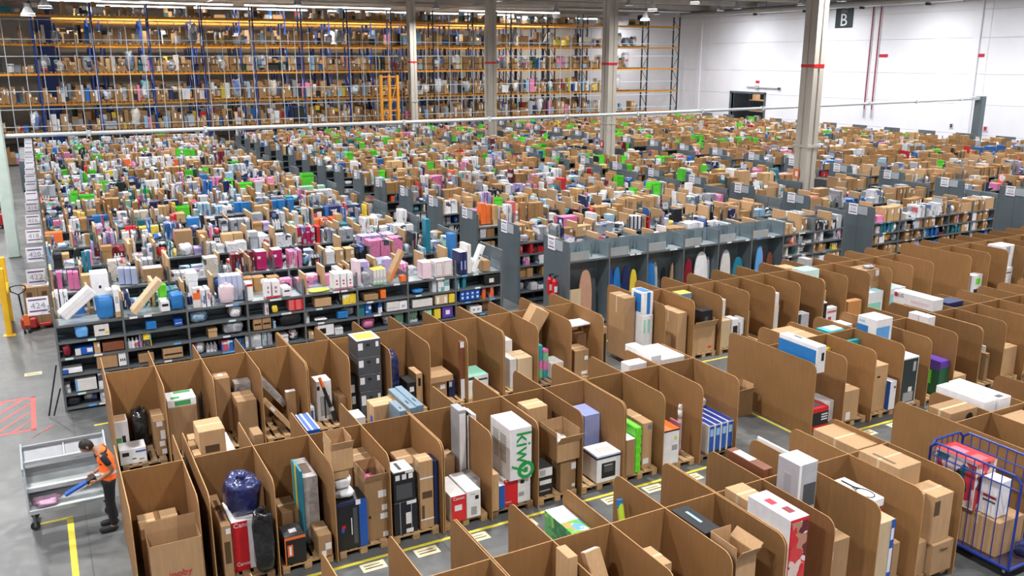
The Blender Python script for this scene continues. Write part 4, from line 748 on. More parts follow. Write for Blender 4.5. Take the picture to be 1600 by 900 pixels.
SHELF_ITEMS=[
('plastic_bag','glossy blue cooler bag beside the slanting white foam box',0.767,1.145,21.37,21.695,2.08,2.605,'bluemid',[]),
('product_box','tall white box right of the first blue cooler bag',1.162,1.272,21.37,21.82,2.08,2.744,'white',[('F', 0.2, 0.5, 0.8, 0.75, 'greymid'), ('F', 0, 0, 1, 0.2, 'kraft')]),
('product_box','white box behind the first blue cooler bag with torn top',1.026,1.157,21.7,22.0,2.08,2.664,'offwhite',[]),
('product_box','white box with black word print left of the second blue cooler bag',2.135,2.334,21.37,21.795,2.08,2.323,'white',[('F', 0.15, 0.5, 0.85, 0.75, 'black')]),
('plastic_bag','glossy blue cooler bag at the second shelf bay',2.34,2.672,21.37,21.79,2.08,2.471,'bluemid',[]),
('product_box','lime green small box behind the black printed white box',2.164,2.347,21.8,22.0,2.08,2.627,'limegreen',[]),
('product_box','cream box with small coloured print on the second level of the first bay',0.676,0.986,21.37,21.67,1.69,1.962,'offwhite',[('F', 0.3, 0.45, 0.7, 0.6, 'darkgrey'), ('F', 0.7, 0.2, 0.95, 0.4, 'yellow')]),
('product_box','blue box on the second level of the second bay',1.776,1.997,21.37,21.67,1.69,1.871,'bluemid',[]),
('product_box','dark blue packet with white lines in the second bay of row 424',2.398,2.581,21.37,21.72,1.69,1.84,'blue',[('F', 0.1, 0.4, 0.9, 0.5, 'white')]),
('plastic_bag','pale blue papers slumped under the slanting foam box',0.276,0.569,21.37,21.67,1.69,1.9999999999999998,'bluelight2',[]),
('plastic_bag','dark red bag with white patch on the third level of the first bay',-0.021,0.154,21.37,21.67,1.31,1.602,'darkred',[]),
('product_box','blue and cream box on the third level of the first bay',0.236,0.612,21.37,21.72,1.31,1.47,'blue',[('F', 0, 0, 0.3, 1, 'offwhite'), ('F', 0.65, 0.3, 0.95, 0.9, 'white')]),
('carton','reddish brown flat carton on the third level of the first bay',0.806,1.263,21.37,21.77,1.31,1.506,'redbrown',[]),
('carton','brown carton on the fourth level of the first bay',0.648,1.083,21.37,21.82,0.91,1.23,'kraft2',[]),
('product_box','white box with three black bars on the fourth level',1.107,1.272,21.37,21.67,0.91,1.23,'white',[('F', 0.2, 0.35, 0.35, 0.55, 'black'), ('F', 0.45, 0.35, 0.6, 0.55, 'black'), ('F', 0.7, 0.35, 0.85, 0.55, 'black')]),
('product_box','white blue flat box on the fourth level of the first bay',-0.07,0.333,21.37,21.67,0.91,1.017,'white',[('F', 0, 0, 0.3, 1, 'blue')]),
('product_box','pale blue white box on the fifth level of the first bay',0.152,0.591,21.37,21.77,0.45,0.736,'offwhite',[('F', 0, 0, 0.1, 1, 'bluelight2')]),
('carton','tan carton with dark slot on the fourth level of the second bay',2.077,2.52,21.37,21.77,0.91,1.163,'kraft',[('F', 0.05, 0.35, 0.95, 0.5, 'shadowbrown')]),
('carton','brown carton on the fourth level of the second bay',1.534,1.871,21.37,21.77,0.91,1.121,'kraft2',[]),
('plastic_bag','bundle of black cables with white tips on the lowest level',-0.07,0.227,21.37,21.67,0.12,0.345,'black',[]),
('product_box','small printed pouch hanging at the third post of row 424',2.865,3.024,21.36,21.48,2.08,2.562,'offwhite',[('F', 0.0, 0.4, 1, 0.75, 'orange'), ('F', 0.6, 0.75, 1, 0.9, 'redink')]),
('plastic_bag','pink white round pillow in plastic on the top of the third bay',3.471,3.841,21.37,21.595,2.08,2.556,'pinkpale',[]),
('product_box','pale grey slim box, first of four behind the pink pillow',3.57,3.692,21.6,22.0,2.08,2.707,'periwinkle2',[('F', 0.2, 0.1, 0.8, 0.5, 'greymid')]),
('product_box','pale grey slim box, second of four behind the pink pillow',3.701,3.824,21.6,22.0,2.08,2.704,'periwinkle2',[('F', 0.2, 0.1, 0.8, 0.5, 'greymid')]),
('product_box','pale grey slim box, third of four behind the pink pillow',3.833,3.949,21.6,22.0,2.08,2.7,'periwinkle2',[('F', 0.2, 0.1, 0.8, 0.5, 'greymid')]),
('product_box','pale grey slim box, fourth of four behind the pink pillow',3.955,4.072,21.6,22.0,2.08,2.697,'periwinkle2',[('F', 0.2, 0.1, 0.8, 0.5, 'greymid')]),
('product_box','white slim box with red edge right of the pink pillow',4.128,4.266,21.37,21.77,2.08,2.506,'white',[('F', 0, 0.85, 1, 1, 'red')]),
('product_box','white tapered toy box with red base, left of the pair',4.575,4.704,21.37,21.72,2.08,2.517,'white',[('F', 0, 0, 1, 0.12, 'redink'), ('F', 0.3, 0.3, 0.6, 0.45, 'pinkdull'), ('F', 0.3, 0.55, 0.6, 0.7, 'pinkdull')]),
('product_box','white tapered toy box with red base, right of the pair',4.737,4.926,21.37,21.72,2.08,2.497,'white',[('F', 0, 0, 1, 0.12, 'redink'), ('F', 0.3, 0.3, 0.6, 0.45, 'pinkdull'), ('F', 0.3, 0.55, 0.6, 0.7, 'pinkdull')]),
('product_box','white box with black scrawl right of the toy pair',4.984,5.2,21.37,21.77,2.08,2.295,'white',[('F', 0.2, 0.55, 0.8, 0.72, 'black')]),
('product_box','red and pink folder pair on the second level of the fourth bay',5.119,5.472,21.37,21.72,1.69,1.968,'redpale',[('F', 0.35, 0, 0.5, 1, 'red'), ('F', 0.85, 0, 1, 1, 'red')]),
('plastic_bag','small yellow bottle shape on the second level of the fourth bay',4.694,4.849,21.37,21.47,1.69,1.876,'yellow',[]),
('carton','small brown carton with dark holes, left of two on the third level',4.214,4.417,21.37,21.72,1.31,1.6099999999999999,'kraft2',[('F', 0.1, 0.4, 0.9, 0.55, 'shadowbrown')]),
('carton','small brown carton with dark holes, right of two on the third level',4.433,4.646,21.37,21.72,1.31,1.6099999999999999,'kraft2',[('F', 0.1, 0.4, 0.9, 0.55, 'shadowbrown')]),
('plastic_bag','grey glossy packets on the third level of the third bay',3.481,4.007,21.37,21.67,1.31,1.592,'greybag',[]),
('plastic_bag','dark packets on the third level of the fourth bay',4.878,5.436,21.37,21.67,1.31,1.6099999999999999,'black',[]),
('plastic_bag','lime green flat paper pad on top of the fifth bay',5.648,6.244,21.37,21.72,2.08,2.11,'lime',[]),
('product_box','white and pink tapered box, left of three on the fifth bay',6.302,6.453,21.37,21.77,2.08,2.51,'white',[('F', 0, 0, 1, 0.12, 'pinkdull'), ('F', 0.35, 0.3, 0.65, 0.4, 'redink'), ('F', 0.35, 0.5, 0.65, 0.6, 'redink')]),
('product_box','white and pink tapered box, middle of three on the fifth bay',6.478,6.63,21.37,21.77,2.08,2.499,'white',[('F', 0, 0, 1, 0.12, 'pinkdull'), ('F', 0.35, 0.3, 0.65, 0.4, 'redink'), ('F', 0.35, 0.5, 0.65, 0.6, 'redink')]),
('product_box','white and pink tapered box, right of three on the fifth bay',6.655,6.808,21.37,21.77,2.08,2.489,'white',[('F', 0, 0, 1, 0.12, 'pinkdull'), ('F', 0.35, 0.3, 0.65, 0.4, 'redink'), ('F', 0.35, 0.5, 0.65, 0.6, 'redink')]),
('product_box','lilac white slim box at the end of the fifth bay',6.928,7.065,21.5,21.9,2.08,2.744,'pinkpale',[]),
('plastic_bag','silver packet leaning by the yellow topped boxes',7.071,7.3,21.37,21.57,2.08,2.472,'greybag',[]),
('product_box','white box with yellow top, leftmost of four in the sixth bay',7.365,7.444,21.37,21.72,2.08,2.476,'offwhite',[('T', 0, 0, 1, 1, 'yellow'), ('F', 0, 0, 1, 0.15, 'greenp'), ('F', 0.2, 0.3, 0.8, 0.5, 'greymid')]),
('product_box','white box with yellow top, second of four in the sixth bay',7.452,7.531,21.37,21.72,2.08,2.481,'offwhite',[('T', 0, 0, 1, 1, 'yellow'), ('F', 0, 0, 1, 0.15, 'greenp'), ('F', 0.2, 0.3, 0.8, 0.5, 'greymid')]),
('product_box','white box with yellow top, third of four in the sixth bay',7.539,7.619,21.37,21.72,2.08,2.487,'offwhite',[('T', 0, 0, 1, 1, 'yellow'), ('F', 0, 0, 1, 0.15, 'greenp'), ('F', 0.2, 0.3, 0.8, 0.5, 'greymid')]),
('product_box','white box with yellow top, rightmost of four in the sixth bay',7.627,7.706,21.37,21.72,2.08,2.492,'offwhite',[('T', 0, 0, 1, 1, 'yellow'), ('F', 0, 0, 1, 0.15, 'greenp'), ('F', 0.2, 0.3, 0.8, 0.5, 'greymid')]),
('product_box','small orange box at the end of the sixth bay',8.122,8.272,21.37,21.57,2.08,2.235,'orange',[]),
('product_box','flat white pink printed book leaning in the seventh bay',8.74,8.991,21.37,21.77,2.08,2.529,'pinkpale',[]),
('product_box','white box with pink outline, left of the pair in the seventh bay',9.116,9.333,21.37,21.72,2.08,2.514,'white',[('F', 0.08, 0.05, 0.92, 0.95, 'pinkdull'), ('F', 0.14, 0.09, 0.86, 0.91, 'offwhite')]),
('product_box','white box with pink outline, right of the pair in the seventh bay',9.356,9.618,21.37,21.72,2.08,2.528,'white',[('F', 0.08, 0.05, 0.92, 0.95, 'pinkdull'), ('F', 0.14, 0.09, 0.86, 0.91, 'offwhite')]),
('carton','low brown carton on the second level of the sixth bay',7.088,7.47,21.37,21.77,1.69,1.838,'kraft2',[]),
('product_box','orange red box standing on the second level of the sixth bay',7.54,7.686,21.37,21.62,1.69,1.924,'orange',[]),
('product_box','white box on the third level of the sixth bay',7.699,8.035,21.37,21.72,1.31,1.562,'offwhite',[('F', 0.1, 0.3, 0.9, 0.4, 'greymid')]),
('product_box','white tilted box with grey pattern on the third level of the sixth bay',8.041,8.272,21.37,21.72,1.31,1.55,'white',[('F', 0.3, 0.3, 0.7, 0.6, 'greymid')]),
('product_box','long white grey box on the third level of the seventh bay',8.428,9.006,21.37,21.77,1.31,1.519,'offwhite',[]),
('product_box','tan printed box on the third level of the seventh bay',9.092,9.463,21.37,21.67,1.31,1.572,'kraftlight',[('F', 0.1, 0.1, 0.3, 0.8, 'white'), ('F', 0.7, 0.1, 0.9, 0.8, 'white')]),
('product_box','yellow curved pack on the third level of the seventh bay',9.498,9.672,21.37,21.62,1.31,1.567,'yellow',[]),
('plastic_bag','bright blue bag on the second level of the seventh bay',8.442,8.803,21.37,21.67,1.69,1.81,'bluemid',[]),
('carton','small brown carton on the second level of the fifth bay',5.782,6.206,21.37,21.72,1.69,1.906,'kraft',[]),
('product_box','bright blue folder on the third level of the fifth bay',6.361,6.63,21.37,21.545,1.31,1.483,'bluemid',[]),
('plastic_bag','clear packet stack on the third level of the fifth bay',6.522,6.872,21.55,21.67,1.31,1.555,'greybag',[]),
('plastic_bag','pile of white hangers on the third level of the fifth bay',5.762,6.101,21.37,21.67,1.31,1.363,'white',[]),
('product_box','white box with black picture on the fourth level of the fifth bay',5.815,6.232,21.37,21.72,0.91,1.201,'white',[('F', 0.1, 0.2, 0.5, 0.7, 'black')]),
('product_box','navy book box, left of the pair in the eighth bay',9.841,9.939,21.37,21.87,2.08,2.698,'navy',[('T', 0, 0, 1, 1, 'white'), ('F', 0.3, 0.2, 0.7, 0.6, 'periwinkle')]),
('product_box','navy book box, right of the pair in the eighth bay',9.951,10.05,21.37,21.87,2.08,2.703,'navy',[('T', 0, 0, 1, 1, 'white'), ('F', 0.3, 0.2, 0.7, 0.6, 'periwinkle')]),
('product_box','tall cream box right of the navy pair',10.07,10.185,21.37,21.87,2.08,2.889,'offwhite',[]),
('carton','small brown carton near the end of the eighth bay',10.562,10.771,21.37,21.77,2.08,2.378,'kraft2',[]),
('product_box','black box with cream label on the second level of the eighth bay',10.589,11.072,21.37,21.77,1.69,1.955,'black',[('F', 0.3, 0.2, 0.6, 0.65, 'offwhite')]),
('product_box','blue pack with white dots, leftmost of four on the third level',9.837,9.977,21.37,21.72,1.31,1.6099999999999999,'blue',[('F', 0.3, 0.2, 0.7, 0.4, 'white'), ('F', 0.3, 0.6, 0.7, 0.75, 'white')]),
('product_box','blue pack with white dots, second of four on the third level',9.989,10.13,21.37,21.72,1.31,1.6099999999999999,'blue',[('F', 0.3, 0.2, 0.7, 0.4, 'white'), ('F', 0.3, 0.6, 0.7, 0.75, 'white')]),
('product_box','blue pack with white dots, third of four on the third level',10.141,10.283,21.37,21.72,1.31,1.6099999999999999,'blue',[('F', 0.3, 0.2, 0.7, 0.4, 'white'), ('F', 0.3, 0.6, 0.7, 0.75, 'white')]),
('product_box','blue pack with white dots, rightmost of four on the third level',10.295,10.438,21.37,21.72,1.31,1.6099999999999999,'blue',[('F', 0.3, 0.2, 0.7, 0.4, 'white'), ('F', 0.3, 0.6, 0.7, 0.75, 'white')]),
('product_box','yellow and purple printed box on the fourth level of the seventh bay',9.297,9.6,21.37,21.67,0.91,1.213,'purple',[('F', 0.3, 0.3, 0.7, 0.7, 'white')]),
('product_box','yellow green pack on the fourth level of the seventh bay',9.054,9.24,21.37,21.67,0.91,1.192,'yellow',[]),
('product_box','white box with two black eyes on the fourth level of the eighth bay',10.15,10.5,21.37,21.67,0.91,1.1,'white',[('F', 0.2, 0.5, 0.35, 0.65, 'black'), ('F', 0.6, 0.5, 0.75, 0.65, 'black')]),
('product_box','magenta box with white rings, left of the pair',5.072,5.355,24.579,24.979,2.08,2.59,'magenta',[('T', 0, 0, 1, 1, 'white'), ('F', 0.1, 0.6, 0.4, 0.75, 'white')]),
('product_box','magenta box with white rings, right of the pair',5.528,5.797,24.589,24.989,2.08,2.593,'magenta',[('T', 0, 0, 1, 1, 'white'), ('F', 0.1, 0.6, 0.4, 0.75, 'white')]),
('product_box','blue glossy pack, left of the front blue pair',6.357,6.687,33.902,34.202,2.08,2.564,'bluemid',[]),
('product_box','blue glossy pack, right of the front blue pair',6.54,6.872,33.728,33.897,2.08,2.588,'bluemid',[]),
('product_box','blue glossy pack, left of the rear blue trio',7.806,8.054,34.29,34.59,2.08,2.472,'bluemid',[]),
('product_box','blue glossy pack, middle of the rear blue trio',7.989,8.236,33.91,34.21,2.08,2.536,'bluemid',[]),
('product_box','blue glossy pack, right of the rear blue trio',8.328,8.576,33.91,34.21,2.08,2.54,'bluemid',[]),
('product_box','blue flat pack behind the red spotted cans',4.284,4.791,31.51,31.86,2.08,2.517,'bluemid',[]),
('product_box','red and white can box, left of three',2.278,2.375,30.96,31.16,2.08,2.513,'red',[('F', 0.2, 0.3, 0.8, 0.7, 'white')]),
('product_box','red and white can box, middle of three',2.393,2.49,30.96,31.16,2.08,2.503,'red',[('F', 0.2, 0.3, 0.8, 0.7, 'white')]),
('product_box','red and white can box, right of three',2.504,2.601,30.902,31.102,2.08,2.503,'red',[('F', 0.2, 0.3, 0.8, 0.7, 'white')]),
('product_box','orange red wide box at the aisle end behind row 422',-0.068,0.426,31.369,31.769,2.08,2.429,'orange',[]),
('product_box','blue wide tub box beside the white bottle',1.49,1.991,34.29,34.69,2.08,2.397,'bluemid',[]),
('product_box','tall blue roll box, left of the pair near the white cube',0.738,0.831,25.61,25.76,2.08,2.844,'tealdark',[]),
('product_box','tall blue roll box, right of the pair near the white cube',0.847,0.94,25.61,25.76,2.08,2.851,'tealdark',[]),
('product_box','white cube box with black slot near the tall blue rolls',0.767,1.136,22.21,22.71,2.08,2.96,'white',[('F', 0.4, 0.6, 0.55, 0.68, 'black')]),
('product_box','pink stacked toy box, left of the pink row',0.07,0.187,24.76,25.06,2.08,2.543,'pinkp',[]),
('product_box','pink stacked toy box, middle of the pink row',0.329,0.447,24.679,24.979,2.08,2.53,'pinkp',[]),
('product_box','pink stacked toy box, right of the pink row',0.459,0.577,24.608,24.908,2.08,2.53,'pinkp',[]),
('carton','wide brown carton with white sheets on top behind row 424',2.111,2.621,24.61,25.06,2.08,2.425,'kraft2',[('T', 0.05, 0.1, 0.95, 0.9, 'offwhite')]),
('product_box','pale blue white file box, left of three',1.513,1.652,24.631,24.931,2.08,2.506,'periwinkle2',[]),
('product_box','pale blue white file box, middle of three',1.661,1.8,24.551,24.851,2.08,2.506,'periwinkle2',[]),
('product_box','pale blue white file box, right of three',1.808,1.948,24.471,24.771,2.08,2.506,'periwinkle2',[]),
('carton','tall orange board carton, left of the orange pair',13.653,13.863,27.81,28.11,2.08,2.836,'orange',[]),
('carton','tall orange board carton, right of the orange pair',13.869,14.057,27.81,28.11,2.08,2.767,'orange',[]),
('product_box','coral red upright box near sign 424',14.8,15.061,27.81,28.11,2.08,2.799,'redpale',[]),
('product_box','pink wide box behind the empty shelf top',15.536,16.156,25.36,25.76,2.08,2.561,'pinkp',[]),
('product_box','dark red upright box beside the white slim boxes',6.957,7.091,25.14,25.44,2.08,2.517,'redbrown',[]),
('product_box','blue upright box at the edge of row 422',10.026,10.204,22.41,22.71,2.08,3.006,'bluemid',[]),
('product_box','dark teal upright box at the edge of row 422',10.131,10.278,24.42,24.72,2.08,3.101,'tealdark',[]),
('product_box','white and black striped box, leftmost of four leaning',17.726,17.848,24.597,24.997,2.08,2.53,'white',[('F', 0.4, 0, 0.9, 1, 'navy')]),
('product_box','white and black striped box, second of four leaning',17.854,17.965,24.534,24.934,2.08,2.53,'white',[('F', 0.4, 0, 0.9, 1, 'navy')]),
('product_box','white and black striped box, third of four leaning',17.971,18.085,24.47,24.87,2.08,2.53,'white',[('F', 0.4, 0, 0.9, 1, 'navy')]),
('product_box','white and black striped box, rightmost of four leaning',18.091,18.219,24.42,24.82,2.08,2.527,'white',[('F', 0.4, 0, 0.9, 1, 'navy')]),
('carton','big brown carton standing behind the spotted cans',3.456,3.963,28.36,28.81,2.08,2.677,'kraft2',[]),
('product_box','white board leaning high near the empty shelf top',23.584,23.941,28.71,28.81,2.08,2.796,'white',[]),
('product_box','black box with green lid beside the slim white boxes',22.187,22.529,37.496,37.896,2.08,2.554,'black',[('T', 0, 0, 1, 1, 'limegreen')]),
('carton','square brown carton near the concrete column',27.608,28.228,25.33,25.78,2.08,2.686,'kraft2',[]),
('product_box','large white box beside the square brown carton',28.279,28.608,31.24,31.64,2.08,2.82,'white',[]),
('carton','large brown carton right of the large white box',28.279,28.899,30.635,31.035,2.08,2.788,'kraft',[]),
]

# ------------------------------------------------------------------ cardboard bays
HB, FD, RD = 1.666, 1.42, 1.24
def side_panel(root, x, front=True, rear=True, fd=FD, rd=RD):
    y0 = -fd if front else 0; y1 = rd if rear else 0; r = .17
    poly = []
    if front:
        for i in range(6):
            a = math.pi - i * math.pi / 10
            poly.append((y0 + r + r * math.cos(a), HB - r + r * math.sin(a)))
    else: poly.append((y0, HB))
    if rear:
        for i in range(6):
            a = math.pi / 2 - i * math.pi / 10
            poly.append((y1 - r + r * math.cos(a), HB - r + r * math.sin(a)))
    else: poly.append((y1, HB))
    poly += [(y1, .01), (y0, .01)]
    bb = MB(); bb.prism(poly, 'X', x - .007, x + .007, 'board', 'boardedge')
    return bb.build('side_panel', root)
def bay_module(name, label, xs, yb):
    root = thing('cardboard_bays', label, 'partition', (xs[0], yb, 0), 0)
    for i, x in enumerate(xs):
        side_panel(root, x - xs[0])
    for i in range(len(xs) - 1):
        bb = MB(); a, c = xs[i] - xs[0] + .009, xs[i + 1] - xs[0] - .009
        bb.box(a, c, -.006, .006, .01, HB - .004, 'board'); bb.box(a, c, -.0062, .0062, HB - .004, HB, 'boardedge')
        bb.build('back_panel', root)
    return root
XA = [.68] + [1.63 + .9283 * k for k in range(0, 12)]
XAr = [13.78 + .945 * k for k in range(12)]
XA2 = [25.98 + .95 * k for k in range(8)]
XB1 = [.55, 1.46]; XB2 = [1.62] + [2.557 + .9205 * k for k in range(0, 11)]
XBr = [13.74 + .905 * k for k in range(14)]
XC = [5.392 + .9205 * k for k in range(-5, 8)]
XCr = [13.56 + .98 * k for k in range(8)]
YA, YB, YBR, YC = 18.72, 13.79, 13.66, 8.93
bay_module('a', 'brown cardboard bay partitions of the rear row, nearest the white trolley', XA[:5], YA)
bay_module('a', 'brown cardboard bay partitions of the rear row, with the tall grey stack', [x + (.03 if i == 0 else 0) for i, x in enumerate(XA[4:10])], YA)
bay_module('a', 'brown cardboard bay partitions ending the rear row with stacked open cartons', [x + (.03 if i == 0 else 0) for i, x in enumerate(XA[9:])], YA)
bay_module('a', 'brown cardboard bay partitions beyond the cross aisle, first six bays of the rear row', XAr[:7], YA + .02)
bay_module('a', 'brown cardboard bay partitions beyond the cross aisle, bays around the taped carton stack', [x + (.03 if i == 0 else 0) for i, x in enumerate(XAr[6:])], YA + .02)
bay_module('a', 'brown cardboard bay partitions at the far right end of the rear row', XA2, YA)
bay_module('a', 'single brown cardboard bay at the near corner beside the worker', XB1, YB)
bay_module('a', 'brown cardboard bay partitions of the middle row, four bays from the bagged blue cushion on', XB2[:5], YB)
bay_module('a', 'brown cardboard bay partitions of the middle row, four bays around the green logo box', [x + (.03 if i == 0 else 0) for i, x in enumerate(XB2[4:9])], YB)
bay_module('a', 'brown cardboard bay partitions of the middle row, ending with four blue boxes', [x + (.03 if i == 0 else 0) for i, x in enumerate(XB2[8:])], YB)
bay_module('a', 'cardboard bay partitions beyond the cross aisle around the tall black appliance box', XBr[:7], YBR)
bay_module('a', 'brown cardboard bay partitions beyond the cross aisle, middle row at the picture edge', [x + (.03 if i == 0 else 0) for i, x in enumerate(XBr[6:])], YBR)
bay_module('a', 'brown cardboard bay partitions of the nearest row, empty bays cut by the lower picture edge', XC[:5], YC)
bay_module('a', 'brown cardboard bay partitions of the nearest row, bays with the flapped open carton', [x + (.03 if i == 0 else 0) for i, x in enumerate(XC[4:9])], YC)
bay_module('a', 'brown cardboard bay partitions of the nearest row, ending beside the blue cage trolley', [x + (.03 if i == 0 else 0) for i, x in enumerate(XC[8:])], YC)
bay_module('a', 'brown cardboard bay partitions behind the blue cage trolley', XCr, YC)

# ------------------------------------------------------------------ pallets
PW, PL = .82, 1.2
PAL_CACHE = {}
def pal_mesh(kind, dims, mat):
    key = (kind, mat)
    if key not in PAL_CACHE:
        b = MB(); b.box(0, dims[0], 0, dims[1], 0, dims[2], mat, .006); PAL_CACHE[key] = b.mesh(kind)
    return PAL_CACHE[key]
def pallet(x, y, label, mat='pallet_wood', group=None):
    r = thing('pallet', label, 'pallet', (x, y, 0), 0, group)
    bw = .125
    for i in range(5): link('deck_board', pal_mesh('deck_board', (bw, PL, .022), mat), r, ((PW - bw) * i / 4, 0, .122))
    for j in (0, PL / 2 - .07, PL - .14): link('stringer_board', pal_mesh('stringer_board', (PW, .14, .022), mat), r, (0, j, .0995))
    for i in (0, PW / 2 - .06, PW - .12):
        for j in (0, PL / 2 - .07, PL - .14): link('block', pal_mesh('block', (.12, .14, .077), mat), r, (i, j, .0225))
        link('runner_board', pal_mesh('runner_board', (.12, PL, .022), mat), r, (i, 0, 0))
    return r

# ------------------------------------------------------------------ packages in the bays
CAT = {'product_box': 'box', 'carton': 'box', 'open_carton': 'box', 'plastic_bag': 'bag', 'flat_board': 'board', 'long_box': 'box', 'padded_mailer': 'parcel', 'wrapped_roll': 'roll', 'folded_tripod': 'tripod'}
def decal_part(root, w, d, h, dec, seed):
    if dec[0] in 'FLT' and len(dec[0]) == 1:
        f, u0, v0, u1, v1, mat = dec; e = .003
        nm = 'label' if mat in ('white', 'offwhite') else 'printed_panel'  # on carton openings the dark panel is painted-in shade, not print
        lay = decal_part.n * .0006; decal_part.n += 1; e += lay
        if f == 'F': slab(nm, root, u0 * w, u1 * w, -e, 0, v0 * h, v1 * h, mat)
        elif f == 'L': slab(nm, root, -e, 0, (1 - u1) * d, (1 - u0) * d, v0 * h, v1 * h, mat)
        else: slab(nm, root, u0 * w, u1 * w, v0 * d, v1 * d, h, h + e, mat)
    elif dec[0] == 'TXT':
        _, f, text, u, v, s, mat = dec
        lettering(root, text, (u * w, -.009, v * h - s * h * .1), s * h * 1.3, (math.pi / 2, 0, 0), mat)
    elif dec[0] == 'TXTV':
        _, f, text, u, v, s, mat = dec
        lettering(root, text, (u * w, -.009, v * h), s * h * 1.15 if text == 'kiwy' else s * w * .6, (math.pi / 2, math.pi / 2, 0), mat)
    elif dec[0] == 'TXTL':
        _, f, text, u, v, s, mat = dec
        lettering(root, text, (-.009, (1 - u) * d, v * h), s * h * 1.5, (math.pi / 2, 0, -math.pi / 2), mat)
    elif dec[0] == 'DISCL':
        _, f, u, v, s, mat = dec; bb = MB(); bb.tube((-.007, (1 - u) * d, v * h), (0, (1 - u) * d, v * h), s * h, mat, 16); bb.build('logo_disc', root)
    elif dec[0] in ('RING', 'DISC'):
        _, f, u, v, s, mat = dec; bb = MB(); n = 20
        cx, cz = u * w, v * h; ro = s * h; ri = ro * (.62 if dec[0] == 'RING' else .0)
        vs = []; fs = []
        for i in range(n):
            a = 2 * math.pi * i / n; c, s_ = math.cos(a), math.sin(a)
            vs += [(cx + ro * c, -.008, cz + ro * s_), (cx + ri * c, -.008, cz + ri * s_)]
        fs = [(2 * i, (2 * i + 2) % (2 * n), (2 * i + 3) % (2 * n), 2 * i + 1) for i in range(n)]
        bb.add(vs, fs, mat)
        if dec[0] == 'RING':
            bb.box(cx - ro * .22, cx + ro * .22, -.009, -.007, cz - ro * .28, cz + ro * .28, mat)
        bb.build('logo_ring', root)
    elif dec[0] == 'RACK':
        bb = MB(); cx, cy = w * .5, d * .3; n = 18
        pts = [(cx + w * .36 * math.cos(2 * math.pi * i / n), cy + d * .2 * math.sin(2 * math.pi * i / n), h + .005) for i in range(n + 1)]
        bb.path(pts, .008, 'black', 5); bb.tube((cx, cy + d * .2, h + .005), (cx, d * .9, h + .005), .014, 'black', 6)
        bb.path([(cx - w * .2, cy + d * .16, h + .005), (cx, cy + d * .36, h + .005), (cx + w * .2, cy + d * .16, h + .005)], .007, 'black', 5)
        bb.build('racket_drawing', root)
